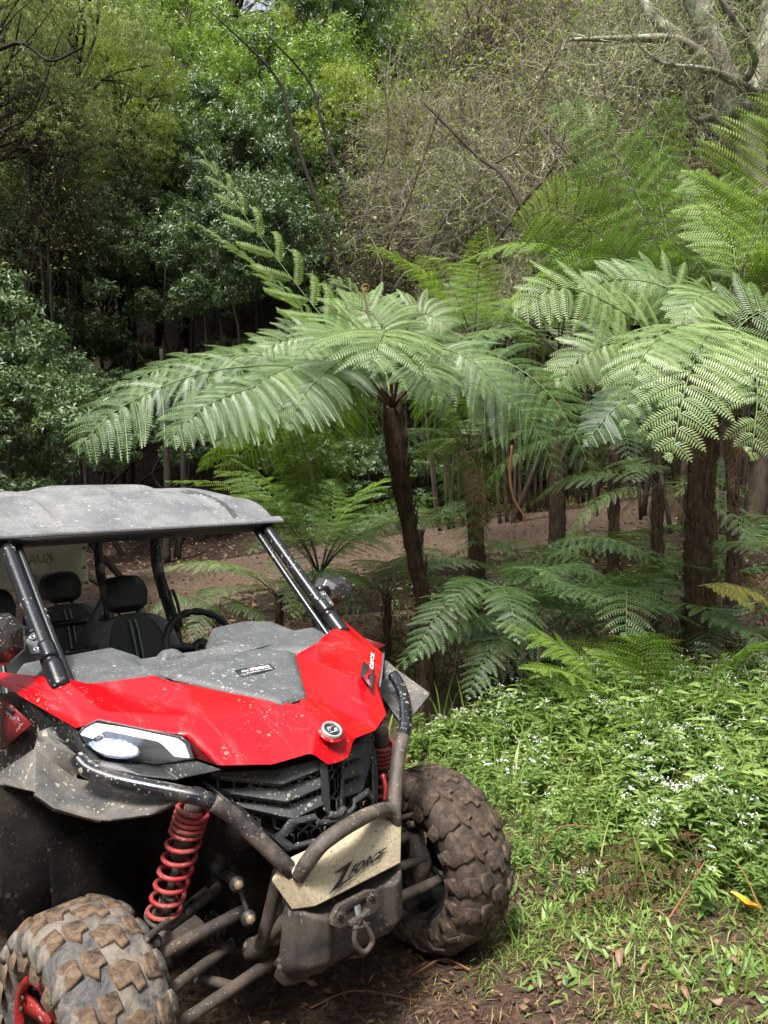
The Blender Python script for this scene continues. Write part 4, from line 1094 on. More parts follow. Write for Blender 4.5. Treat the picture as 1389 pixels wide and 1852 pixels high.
sc = (.45 + .75 * smoothstep(0, 1.5, marg) + .15 * pn) * (.8 + .4 * RNG.random(len(P))) * (.80 + .22 * smoothstep(3.5, 5.5, P[:, 1])) * (1 - .15 * smoothstep(2.0, 3.5, P[:, 0]))
fp = np.clip(.10 + .26 * smoothstep(3.6, 5.4, P[:, 1]) + .7 * patch(P[:, 0], P[:, 1], 1.9, 4.), 0, .45) * smoothstep(.15, .7, marg)
scatter_plants(P, sc, [M['herb'], M['stipe_green']], 'flowering_weeds', 'dense bank of green leafy weeds with white flowers to the right of the buggy', fp, patch(P[:, 0], P[:, 1], 2.2, 9) * .35 + .05)

def blade_arrays(P, D, L, Wd, tint, n=5, droop=.5):
    m = len(P); t = np.linspace(0, 1, n)[None, :, None]; D = nrm(D)
    C = P[:, None] + D[:, None] * L[:, None, None] * t - np.array([0, 0, 1.]) * (L * droop)[:, None, None] * t ** 2.2
    hx = nrm(np.cross(D, np.array([.1, .2, 1.]))); w = Wd[:, None, None] * (1 - t ** 2.2) * .5 * (.5 + .5 * np.minimum(t * 4, 1))
    Lf = C + hx[:, None] * w; Rt = C - hx[:, None] * w
    Vt = np.concatenate([Lf, Rt], 1).reshape(-1, 3)
    b = (np.arange(m) * 2 * n)[:, None, None]
    q = np.array([[i, i + 1, n + i + 1, n + i] for i in range(n - 1)])[None] + b
    return Vt, q.reshape(-1, 4), np.repeat(tint, 2 * n)
# short grass and low growth on the verge
P = ground_pts(95000, .0, 4.4, 1.5, 4.8)
mS = P[:, 0] - x_sparse(P[:, 1]); pn = patch(P[:, 0], P[:, 1], 3.0, 2.)
keep = RNG.random(len(P)) < smoothstep(-.1, .5, mS + pn * .7) * (.30 + .70 * smoothstep(-.2, .15, pn)) * (1 - .5 * smoothstep(.5, 1.2, P[:, 0] - x_tall(P[:, 1])))
P = P[keep]; n = len(P)
Vt, Q, tt = blade_arrays(P, rdir(n, .5), .04 + .12 * RNG.random(n) ** 1.5, .0032 + .0035 * RNG.random(n), RNG.random(n), 4, .6)
mb = MB(); mb.add(Vt, Q, None, tt)
tag(obj('short_grass', mb.mesh('short_grass', M['grass'])), 'short sparse grass on the verge beside the front wheel', kind='stuff')
P = ground_pts(26000, .0, 4.6, 1.5, 5.2)
mS = P[:, 0] - x_sparse(P[:, 1]); pn = patch(P[:, 0], P[:, 1], 2.4, 7.)
keep = RNG.random(len(P)) < smoothstep(.0, .5, mS + pn * .6) * (.3 + .7 * smoothstep(-.15, .2, pn))
P = P[keep]; n = len(P)
D = rdir(n, .25); D[:, 2] = abs(D[:, 2])
Vt, T, tt = leaves5(P + np.array([0, 0, .006]), D, nrm(np.array([0, 0, 1.]) + RNG.normal(size=(n, 3)) * .3), .025 + .045 * RNG.random(n), .010 + .012 * RNG.random(n), np.clip(.6 + RNG.normal(0, .2, n), 0, 1), .15, .3)
mb = MB(); mb.add(Vt, None, T, tt)
tag(obj('low_weeds', mb.mesh('low_weeds', M['herb'])), 'low small-leaved weeds creeping over the verge', kind='stuff')
# dry bits of grass on the bare earth
P = ground_pts(60000, -1.4, 4.2, 1.2, 4.8)
pn = patch(P[:, 0], P[:, 1], 2.0, 12.)
keep = RNG.random(len(P)) < (.18 + .75 * smoothstep(-.1, .35, pn)) * (.35 + .65 * smoothstep(-.8, .4, P[:, 0] - x_sparse(P[:, 1])))
P = P[keep]; n = len(P); P[:, 2] += .008 + .012 * RNG.random(n)
D = rdir(n); D[:, 2] *= .15
Vt, Q, tt = blade_arrays(P, D, .02 + .07 * RNG.random(n) ** 2, .0022 + .0026 * RNG.random(n), RNG.random(n), 4, .08)
mb = MB(); mb.add(Vt, Q, None, tt)
tag(obj('dry_grass_bits', mb.mesh('dry_grass_bits', M['straw'])), 'scattered dry straw and grass bits on the brown earth', kind='stuff')
# pebbles and clods
P = ground_pts(5000, -1.5, 3.0, 1.2, 5.0); pn = patch(P[:, 0], P[:, 1], 1.5, 20.)
P = P[(P[:, 0] < x_sparse(P[:, 1]) + .5)]
n = len(P); ico = bmesh.new(); bmesh.ops.create_icosphere(ico, subdivisions=1, radius=1); iv = np.array([v_.co[:] for v_ in ico.verts]); it = np.array([[v_.index for v_ in f.verts] for f in ico.faces]); ico.free()
P[:, 2] += .012; r = .003 + .012 * RNG.random(n) ** 4
Vt = P[:, None] + iv[None] * (1 + .35 * RNG.normal(size=(n, len(iv), 1)) * .6) * r[:, None, None] * np.array([1.2, 1, .6])
mb = MB(); mb.add(Vt.reshape(-1, 3), None, (it[None] + (np.arange(n) * len(iv))[:, None, None]).reshape(-1, 3))
M['clod'] = soil_mat('clod_earth', (.07, .045, .035), (.15, .10, .075), (.27, .21, .17), 2.0)
tag(obj('soil_clods', mb.mesh('soil_clods', M['clod'], True)), 'small clods and pebbles on the bare earth', kind='stuff')
# leaf litter: around the track, under the ferns and up the slope
def litter(n, x0, x1, y0, y1, L0, L1, name, label, dens=None, off=.015, mat='litter'):
    P = ground_pts(n, x0, x1, y0, y1)
    if dens is not None: P = P[RNG.random(len(P)) < dens(P)]
    m = len(P); P[:, 2] += off + .02 * RNG.random(m)
    D = rdir(m); D[:, 2] *= .25
    Vt, T, tt = leaves(P, D, nrm(np.array([0, 0, 1.]) + RNG.normal(size=(m, 3)) * .4), L0 + (L1 - L0) * RNG.random(m), (L0 + (L1 - L0) * RNG.random(m)) * .42, RNG.random(m), .2, .05)
    mb = MB(); mb.add(Vt, None, T, tt)
    return tag(obj(name, mb.mesh(name, M[mat])), label, kind='stuff')
litter(16000, -8, 10, 7.0, 17, .04, .10, 'leaf_litter', 'brown leaf litter along the track and under the ferns', lambda P: np.clip(.25 + .75 * (abs(P[:, 1] - track_c(P[:, 0])) > 1.0) + .3 * (P[:, 0] < -1), 0, 1), .035)
litter(14000, -14, 14, 14.5, 26, .08, .16, 'slope_litter', 'dead leaves covering the dark slope', None, .03)
litter(2600, -1.0, 3.6, 1.6, 3.6, .02, .05, 'crumbled_leaves', 'small dead leaf pieces on the verge', None, .01)
# dark green growth in the gully and beyond
P = ground_pts(16000, -5, 9, 6.3, 11)
tk_ = abs(P[:, 1] - track_c(P[:, 0]) + .2)
keep = (tk_ > 1.55) & (RNG.random(len(P)) < smoothstep(-.25, .2, patch(P[:, 0], P[:, 1], .9, 3.)))
P = P[keep]; n = len(P); hh = .02 + .16 * RNG.random(n) ** 2; P[:, 2] += hh
D = rdir(n, .3)
Vt, T, tt = leaves(P, D, nrm(np.array([0, 0, 1.]) + RNG.normal(size=(n, 3)) * .4), .05 + .06 * RNG.random(n), .022 + .02 * RNG.random(n), np.clip(.25 + RNG.normal(0, .2, n), 0, 1), .2, .2)
mb = MB(); mb.add(Vt, None, T, tt)
tag(obj('gully_undergrowth', mb.mesh('gully_undergrowth', M['leaf_mid'])), 'dim green ground growth in the dip between the ferns and the track', kind='stuff')
P = ground_pts(14000, -2, 8, 12.6, 15.6)
keep = (P[:, 1] - track_c(P[:, 0]) > 1.45) & (P[:, 1] - track_c(P[:, 0]) < 2.6)
P = P[keep]; n = len(P)
Vt, Q, tt = blade_arrays(P, rdir(n, .9), .06 + .12 * RNG.random(n), .008 + .006 * RNG.random(n), RNG.random(n) * .9, 3, .4)
mb = MB(); mb.add(Vt, Q, None, tt); tag(obj('verge_grass', mb.mesh('verge_grass', M['grass'])), 'bright grass verge on the far side of the track', kind='stuff')
# dry stalks standing in the gully below the ferns
P = ground_pts(900, .2, 5.5, 5.9, 7.6); n = len(P)
C_, rr = many_twigs(P, rdir(n, 1.0), .35 + .5 * RNG.random(n), .005, 6, .16, -.05)
Vt, Q = batch_tubes(C_, rr, 3); mb = MB(); mb.add(Vt, Q)
tag(obj('dead_stalks', mb.mesh('dead_stalks', M['bark'])), 'tangle of dead brown fern stalks in the gully', kind='stuff')

def ground_at(px, py):
    d = pray(px, py); t = 1.0
    for _ in range(60):
        p = Vector((0, 0, CAM_Z)) + d * t; t += (p.z - gh(p.x, p.y)) / max(.2, -d.z + .15) * .6
    return Vector((0, 0, CAM_Z)) + d * t
# sword-leaved grass tufts, every blade its own piece
def blade_mesh(L, w, droop):
    Vt, Q, tt = blade_arrays(np.zeros((1, 3)), np.array([[.22, 0, 1.]]), np.array([L]), np.array([w]), np.array([.5]), 9, droop)
    Vt = Vt.copy(); Vt[:, 0] += (Vt[:, 2] / L) ** 2 * L * droop * .8
    return np_mesh('blade', Vt, None, Q, M['grass'], tt, True)
BL = [blade_mesh(.62, .020, .12), blade_mesh(.56, .017, .30), blade_mesh(.50, .015, .5), blade_mesh(.70, .022, .05)]
TUFT = [(800, 1330, 5, 1.0, 'tuft of broad grass blades beside the grey fender'), (850, 1350, 5, .9, 'grass tuft just above the front tyre'), (985, 1440, 7, .95, 'spreading sword-leaved tuft right of the tyre'), (1130, 1420, 6, 1.1, 'tall sword-leaved tuft in the middle of the weeds'),
        (1215, 1440, 2, 1.25, 'single tall upright blade at the right of the weeds'), (1040, 1480, 4, .7, 'small grass tuft among the weeds below the middle'), (930, 1400, 5, .8, 'grass tuft leaning towards the tyre top'), (1330, 1800, 8, .42, 'short grass tuft in the lower right corner'), (1290, 1370, 4, .9, 'grass blades near the bracken at the right'), (950, 1730, 5, .30, 'tiny grass tuft on the earth below the tyre'), (1180, 1620, 4, .4, 'low grass tuft in the lower weeds'), (760, 1300, 6, 1.0, 'grass tuft behind the bull bar'), (890, 1380, 6, .8, 'bright grass tuft above the tyre shoulder'), (1080, 1400, 6, .85, 'arching grass tuft left of the tall tuft'), (1020, 1370, 6, .9, 'fine grass tuft at the back of the bank'), (1190, 1380, 6, .9, 'upright grass tuft below the bracken'), (1100, 1560, 6, .6, 'low arching grass tuft in the front of the bank'), (1350, 1480, 5, .8, 'grass tuft by the right edge in the bank')]
for i, (px, py, n, s, lb) in enumerate(TUFT):
    g = ground_at(px, py); t_ = empty('grass_tuft', tuple(g)); tag(t_, lb, 'grass tuft')
    rg = np.random.default_rng(i)
    for k in range(n):
        b = obj('blade', BL[(k + i) % 4] if n > 2 else BL[3], t_); q = s * (.8 + .4 * rg.random()); b.scale = (q, q, q)
        b.rotation_euler = (rg.normal() * .12, rg.normal() * .15, k * 6.28 / n + rg.random())
        b.location = (rg.normal() * .02, rg.normal() * .02, 0)
# larger single weeds
def weed(px, py, seed, s, lb, flower=True):
    g = ground_at(px, py); t_ = empty('flowering_weed', tuple(g)); tag(t_, lb, 'weed', 'larger weeds standing out of the bank')
    Vl, Tl, tl, Vs, Qs, fl = PL[seed % 5]
    st_ = obj('stem', np_mesh('stem', Vs, None, Qs, M['stipe_green'], None, True), t_)
    for k in range(len(Vl) // 8):
        lm = obj('leaf', np_mesh('leaf', Vl[k * 8:k * 8 + 8], Tl[:8], None, M['herb'], np.clip(tl[k * 8:k * 8 + 8] + .15, 0, 1)), t_)
    if flower:
        Vt, T = floret_arrays(fl, .0055); mb = MB(); mb.add(Vt, None, T); tag(obj('flower_heads', mb.mesh('flower_heads', M['petal']), t_), kind='stuff')
    t_.scale = (s, s, s); t_.rotation_euler = (0, 0, seed * 1.3)
WEEDS = [(1170, 1600, 1, .9, 'broad-leaved weed with white flowers in the lower middle of the bank'), (1240, 1530, 3, .9, 'weed with wide pale leaves right of the bank middle'), (1010, 1560, 2, .7, 'white-flowered weed close beside the tyre tread'), (930, 1690, 3, .35, 'small weed with one white flower on the earth under the tyre'),
         (1340, 1560, 4, .9, 'leafy weed near the right edge with reddish stems around'), (1120, 1500, 0, .9, 'upright narrow-leaved weed above the bank middle'), (1270, 1660, 3, .55, 'low lettuce-like weed on the verge'), (1050, 1640, 1, .5, 'short weed at the front edge of the bank'), (1375, 1640, 2, .7, 'weed cut by the right edge low down'), (960, 1500, 4, .7, 'flowering weed touching the tyre shoulder')]
for w_ in WEEDS: weed(*w_)
# fallen leaves
def fallen(px, py, L, w, mat, lb, az, seed):
    g = ground_at(px, py); rg = np.random.default_rng(seed)
    nu, nv = 9, 5; Vt = []
    for i in range(nu):
        u = i / (nu - 1); ww = w * .5 * math.sin(math.pi * min(1, u * .96 + .03)) ** .7
        for j in range(nv):
            q = j / (nv - 1) * 2 - 1
            Vt.append(((u - .5) * L, q * ww, .010 + .25 * w * q * q + .010 * math.sin(u * 5 + seed) + rg.normal() * .0008))
    a_ = np.array([i * nv + j for i in range(nu - 1) for j in range(nv - 1)])
    me = np_mesh('fallen_leaf', np.array(Vt), None, np.stack([a_, a_ + nv, a_ + nv + 1, a_ + 1], 1), mat, np.full(len(Vt), .3 + .5 * rg.random()), True)
    o = obj('fallen_leaf', me); o.location = g + Vector((0, 0, .05 if mat == M['yleaf'] else .02)); o.rotation_euler = (rg.normal() * .2 - .25, rg.normal() * .15, az)
    tag(o, lb, 'fallen leaf'); return o
t = NT('yellow_leaf'); v = t.coords(1.0); c = t.ramp(t.noise(40, 4, .6, v), [(.4, (.62, .36, .015)), (.62, (.50, .22, .01)), (.75, (.16, .06, .01))]); t.set(Base_Color=c, Roughness=.45); M['yleaf'] = t.m
t = NT('brown_leaf'); oi = t.node('ShaderNodeObjectInfo'); c = t.ramp(oi.outputs['Random'], [(0, (.12, .055, .035)), (.5, (.28, .14, .08)), (1, (.38, .24, .15))]); c = t.mix(.5, c, t.ramp(t.noise(60, 5, .7, t.coords(1.0)), [(.3, .12), (.7, .6)]), 'MULTIPLY'); t.set(Base_Color=c, Roughness=.55); M['bleaf'] = t.m
fallen(1347, 1662, .115, .055, M['yleaf'], 'bright yellow fallen leaf lying at the lower right', -.85, 1)
FL = [(1124, 1745, .07, .028, 'long pinkish-brown dead leaf standing out on the verge', 1.1), (1243, 1735, .05, .022, 'curled brown dead leaf below the yellow leaf', .6), (1000, 1772, .04, .018, 'small brown leaf left of the bottom middle of the verge', 2.2), (1290, 1830, .07, .03, 'flat tan dead leaf in the lower right corner', .3),
      (1090, 1800, .05, .022, 'pale dead leaf at the bottom of the verge', 0.1), (1035, 1660, .03, .02, 'orange-brown curled leaf at the front of the weeds', 1.7), (760, 1665, .035, .018, 'small reddish leaf on the earth beneath the winch hook', 2.6), (1240, 1808, .05, .02, 'narrow upright brown leaf near the lower right', 1.5),
      (900, 1815, .04, .02, 'reddish dead leaf on bare earth near the bottom', .2), (1005, 1795, .05, .018, 'slim tan leaf beside the small brown leaf', .5), (660, 1790, .03, .016, 'little pale leaf on the earth at the bottom middle', 2.9), (820, 1735, .04, .016, 'dull red leaf just below the front tyre', .1), (1170, 1770, .05, .024, 'grey-brown leaf right of the long pinkish leaf', .4), (1330, 1750, .045, .02, 'brown leaf below the yellow leaf at the right edge', 2.0)]
for i, (px, py, L, w, lb, az) in enumerate(FL): fallen(px, py, L, w, M['bleaf'], lb, az, i + 5)
# dry orange-brown stems lying through the weeds
M['redstem'] = simple('dry_red_stem', (.26, .12, .055), .7)
for i, (pts, r, lb) in enumerate([([(1210, 1720), (1290, 1600), (1340, 1500), (1389, 1420)], .0035, 'dry orange stem running up to the right edge'), ([(1260, 1580), (1330, 1630), (1375, 1690)], .003, 'thin bent reddish stem above the yellow leaf'), ([(1030, 1455), (1110, 1447), (1220, 1450)], .003, 'dry tan stem lying level across the weeds'),
                                  ([(1090, 1545), (1020, 1552), (980, 1560)], .003, 'short dry stem right of the tyre'), ([(850, 1760), (800, 1742), (745, 1770)], .004, 'thin root-like twig on the earth below the tyre'), ([(560, 1830), (640, 1800), (760, 1815)], .003, 'thin dry twig on the bare earth at the bottom')]):
    P_ = [ground_at(*p) for p in pts]; lift = .12 if i < 4 else .012
    o0 = P_[0]; mb = MB(); mb.tube([np.array(p - o0) + np.array([0, 0, lift * (1 + .3 * math.sin(k * 2))]) for k, p in enumerate(P_)], r, 5, 16)
    o = obj('dry_stem', mb.mesh('dry_stem', M['redstem'], True)); o.location = o0; tag(o, lb, 'dry stem')
dfr = frond_mesh('dead_bracken_mesh', gen_pts(.5, .5, -.6), Lp=.14, npin=12, npl=12, stipe=.2, mat='fern_dry', seed=91, droop=.6, pl=.02, pw=.007, stem=.003, gap=.15)
for i, (px, py, a_) in enumerate([(1270, 1590, 2.6), (1330, 1480, 2.9), (1370, 1600, 2.2), (1200, 1640, 2.4), (1100, 1440, 3.0), (1300, 1420, .4), (1389, 1450, 1.5)]):
    g = ground_at(px, py); t_ = empty('dead_bracken', tuple(g + Vector((0, 0, .08)))); tag(t_, ['brown crumpled dead bracken in the weeds %s' % w for w in ('above the yellow leaf', 'at the right below the bracken', 'at the right edge', 'at the front of the bank', 'in the middle of the bank', 'right of the tall blade', 'at the extreme right edge')][i], 'dead bracken')
    for k in range(3):
        o = obj('dead_frond', dfr, t_); o.rotation_euler = (k * .3, .15 * k, a_ + k * .8 - .8)

# brown dead stalk hanging under the crowns
t_ = empty('hanging_dead_stalk', tuple(Wp(926, 805, 7.0))); mb = MB(); o0 = W(926, 805, 7.0)
mb.tube([o0 - o0, W(922, 860, 7.0) - o0, W(930, 905, 7.0) - o0, W(948, 935, 7.0) - o0, W(949, 965, 7.0) - o0], [.012, .014, .012, .012, .006], 6, 24, jitter=.2)
obj('stalk', mb.mesh('stalk', M['redstem'], True), t_); tag(t_, 'brown curved dead stalk hanging between the two middle fern trunks', 'dead stalk')

# taller grass blades rising through the weeds
P = ground_pts(1500, .0, 5.2, 2.8, 5.9)
P = P[(P[:, 0] - x_tall(P[:, 1]) > .15) & (patch(P[:, 0], P[:, 1], 1.4, 31.) > -.12)]; n = len(P)
Vt, Q, tt = blade_arrays(P, rdir(n, 2.2), .30 + .32 * RNG.random(n), .006 + .009 * RNG.random(n), .35 + .6 * RNG.random(n), 7, .35)
mb = MB(); mb.add(Vt, Q, None, tt); tag(obj('tall_grass', mb.mesh('tall_grass', M['grass'])), 'light green grass blades rising through the weedy bank', kind='stuff')
# ================================================================== OFF-ROAD BUGGY
buggy = empty('off_road_buggy')
buggy.matrix_world = Matrix.Translation(VLOC) @ VR.to_4x4()
tag(buggy, 'muddy red side-by-side off-road buggy with grey roof and black roll cage, parked at lower left', 'off-road buggy')

def specks(t, c, col=(.50, .44, .35), amt=1.0, big=42, fine=120, seed=0.0, wear=None):
    """dried mud splashes of uneven size"""
    v = t.coords(1.0)
    w = t.noise(60, 2, .5, v)
    mv = t.node('ShaderNodeVectorMath', operation='ADD'); sc = t.node('ShaderNodeVectorMath', operation='SCALE')
    cmb = t.node('ShaderNodeCombineXYZ'); t.link(w, cmb.inputs[0]); t.link(w, cmb.inputs[1]); t.link(cmb.outputs[0], sc.inputs[0]); sc.inputs['Scale'].default_value = .012
    t.link(v, mv.inputs[0]); t.link(sc.outputs[0], mv.inputs[1])
    out = None
    for s, th in ((big, .26), (fine, .30)):
        vo = t.node('ShaderNodeTexVoronoi'); vo.inputs['Scale'].default_value = s; t.link(mv.outputs[0], vo.inputs['Vector'])
        sep = t.node('ShaderNodeSeparateColor'); t.link(vo.outputs['Color'], sep.inputs[0])
        thr = t.math('MULTIPLY', t.math('POWER', sep.outputs[0], 3.6), th * 1.45)
        m = t.math('LESS_THAN', vo.outputs['Distance'], thr)
        g = t.ramp(t.noise(5.5, 3, .6, v), [(.50 - .22 * amt, 0), (.62 - .18 * amt, 1)])
        m = t.math('MULTIPLY', m, g)
        out = m if out is None else t.math('MAXIMUM', out, m)
    fade = t.math('MULTIPLY', out, t.math('ADD', .35, t.math('MULTIPLY', t.noise(30, 2, .5, v), .7)), True)
    return t.mix(fade, c, col), fade
def dusty(name, base, rough, dust=(.42, .38, .31), damt=.5, spk=.8, scol=(.50, .44, .35), coat=0, metallic=0, spec=.5, bumpy=.15, updust=0, big=42, fine=120, grain=0):
    t = NT(name); v = t.coords(1.0)
    n = t.noise(7, 6, .65, v, .5)
    k = t.ramp(n, [(.62 - .35 * damt, 0), (.95 - .3 * damt, min(1, .25 + damt))])
    c = t.mix(k, base, dust)
    f = t.ramp(t.noise(90, 4, .7, v), [(.4, .82), (.7, 1.1)])
    c = t.mix(1.0, c, f, 'MULTIPLY')
    c, m = specks(t, c, scol, spk, big, fine)
    r = t.math('ADD', rough, t.math('MULTIPLY', t.math('MAXIMUM', m, k), max(0, .85 - rough)), True)
    t.set(Base_Color=c, Roughness=r, Metallic=metallic, Specular_IOR_Level=spec)
    if coat: t.set(Coat_Weight=coat, Coat_Roughness=.12)
    h = t.math('ADD', t.math('MULTIPLY', m, .6), t.noise(220 if not grain else grain, 3, .6, v))
    t.bump(h, bumpy, .004)
    return t.m
def red_mat():
    t = NT('red_paint'); v = t.coords(1.0)
    base = (.50, .004, .010)
    s = t.noise(3.2, 7, .75, t.coords((1.0, 3.2, 1.0)), 1.2)
    smear = t.ramp(s, [(.54, 0), (.60, .10), (.72, .15)])
    c = t.mix(smear, base, (.62, .22, .20))
    c, m = specks(t, c, (.60, .26, .20), -.15, 55, 130)
    t.set(Base_Color=c, Roughness=t.math('ADD', .22, t.math('MULTIPLY', t.math('MAXIMUM', smear, m), .8), True), Specular_IOR_Level=.4, Coat_Weight=.15, Coat_Roughness=.12)
    t.bump(t.math('MULTIPLY', m, 1.0), .2, .003)
    return t.m
BM = {
 'trim': dusty('dark_trim_plastic', (.04, .042, .045), .45, (.12, .11, .09), .35, .9, (.40, .36, .29), bumpy=.2, big=60, fine=150),
 'red': red_mat(),
 'grey': dusty('faded_grey_plastic', (.105, .112, .118), .55, (.20, .20, .19), .45, .75, (.42, .40, .35), bumpy=.18, big=60, fine=150),
 'roof': dusty('dusty_grey_roof', (.15, .155, .17), .45, (.29, .285, .27), .7, .55, (.45, .43, .38), bumpy=.2, big=60, fine=150),
 'roof_groove': dusty('clean_roof_groove', (.07, .072, .075), .5, (.15, .15, .14), .3, .4, bumpy=.15),
 'black': dusty('black_plastic', (.014, .015, .016), .45, (.09, .08, .065), .35, .8, (.36, .32, .26), bumpy=.2),
 'flare': dusty('muddy_fender_plastic', (.075, .075, .075), .6, (.22, .195, .16), .7, 1.15, (.42, .37, .29), bumpy=.35, big=40, fine=90),
 'tube': dusty('gloss_black_tube', (.012, .014, .02), .25, (.30, .25, .19), .25, .85, (.46, .40, .31), bumpy=.12, coat=.3),
 'tube_mud': dusty('mud_caked_tube', (.025, .025, .03), .4, (.22, .17, .125), .78, .7, (.34, .27, .2), bumpy=.5),
 'cage': dusty('black_cage_tube', (.012, .013, .017), .28, (.16, .16, .16), .1, .12, (.5, .48, .42), bumpy=.08, coat=.2),
 'cream': dusty('mud_stained_cream_plastic', (.58, .50, .35), .5, (.40, .30, .18), .55, .6, (.12, .08, .05), bumpy=.2, big=90, fine=210),
 'mudmetal': dusty('mud_coated_metal', (.032, .028, .025), .6, (.15, .115, .09), .75, .5, (.28, .22, .17), bumpy=.6, spec=.4),
 'skid': dusty('mud_coated_bumper', (.028, .026, .025), .6, (.125, .10, .08), .62, .4, (.25, .2, .16), bumpy=.45),
 'spring': dusty('red_spring', (.40, .016, .024), .45, (.30, .12, .095), .75, .6, (.4, .25, .2), bumpy=.3, big=90),
 'darkwell': dusty('wheel_well_dark', (.010, .009, .008), .9, (.05, .038, .028), .55, .3, (.09, .07, .05), bumpy=.5, spec=.2),
 'seat': None, 'steer': simple('steering_rubber', (.022, .021, .02), .5),
 'chrome': simple('chrome', (.75, .77, .8), .12, 1), 'bolt': dusty('rusty_bolt', (.25, .18, .11), .5, (.3, .22, .15), .6, .2, metallic=.3),
 'stripe': simple('seat_stripe_grey', (.30, .34, .36), .7), 'badge': simple('badge_silver', (.72, .72, .72), .25, .7), 'badge_dark': simple('badge_dark', (.03, .03, .035), .3),
 'white': simple('decal_white', (.75, .75, .75), .5), 'decal_dark': simple('decal_dark', (.035, .035, .04), .45), 'ink': simple('plate_ink', (.018, .014, .016), .5),
 'banner': dusty('cream_banner_cloth', (.72, .67, .54), .8, (.55, .49, .37), .5, .2, bumpy=.15), 'banner_ink': simple('banner_print', (.32, .27, .15), .8),
 'belt': simple('seat_belt', (.03, .03, .032), .6), 'belt_grey': simple('seat_belt_light', (.10, .10, .105), .6),
 'emboss': simple('embossed_lettering', (.045, .045, .05), .35), 'decal_red': simple('decal_red', (.55, .01, .015), .4), 'dull_red': dusty('dull_red_panel', (.20, .006, .012), .5, (.16, .05, .03), .4, .3),
}
t = NT('seat_vinyl'); v = t.coords(1.0)
t.set(Base_Color=t.ramp(t.noise(300, 3, .6, v), [(.3, (.055, .058, .062)), (.7, (.085, .09, .096))]), Roughness=.62, Specular_IOR_Level=.35); t.bump(t.noise(500, 2, .5, v), .2, .002)
BM['seat'] = t.m
t = NT('seat_side_mesh'); t.set(Base_Color=(.16, .155, .15), Roughness=.8); t.bump(t.noise(700, 2, .5, t.coords(1.0)), .3, .002); BM['seat_side'] = t.m
t = NT('muddy_rubber'); v = t.coords(1.0)
n1 = t.noise(11, 7, .72, v, .6); n2 = t.noise(60, 4, .7, v)
c = t.ramp(n1, [(.36, (.035, .036, .038)), (.46, (.11, .105, .10)), (.56, (.22, .185, .15)), (.70, (.27, .24, .21))])
c = t.mix(t.ramp(n2, [(.5, 0), (.75, .6)]), c, (.12, .075, .05))
t.set(Base_Color=c, Roughness=t.ramp(n1, [(.4, .5), (.55, .95)]), Specular_IOR_Level=.35); t.bump(t.math('ADD', n1, t.math('MULTIPLY', n2, .4)), .8, .012); BM['tyre'] = t.m
t = NT('mud_on_tread'); v = t.coords(1.0, 'Object'); oi = t.node('ShaderNodeObjectInfo')
n1 = t.noise(38, 5, .7, v, .4)
c = t.ramp(n1, [(.34, (.05, .042, .036)), (.48, (.15, .10, .068)), (.72, (.29, .215, .15))])
t.set(Base_Color=c, Roughness=.95, Specular_IOR_Level=.2); t.bump(t.noise(90, 6, .75, v), .7, .008); BM['lug'] = t.m
t = NT('mud_brown_rubber'); v = t.coords(1.0)
n1 = t.noise(13, 7, .7, v, .6)
c = t.ramp(n1, [(.38, (.028, .022, .019)), (.52, (.075, .052, .038)), (.66, (.15, .105, .075)), (.78, (.20, .19, .18))])
t.set(Base_Color=c, Roughness=.85, Specular_IOR_Level=.35); t.bump(t.noise(50, 6, .7, v), .6, .01); BM['tyre_brown'] = t.m
t = NT('brown_mud_on_tread'); c = t.ramp(t.noise(38, 5, .7, t.coords(1.0), .4), [(.36, (.035, .026, .021)), (.55, (.10, .07, .05)), (.75, (.22, .16, .11))])
t.set(Base_Color=c, Roughness=.9, Specular_IOR_Level=.3); t.bump(t.noise(90, 6, .75, t.coords(1.0)), .6, .008); BM['lug_brown'] = t.m

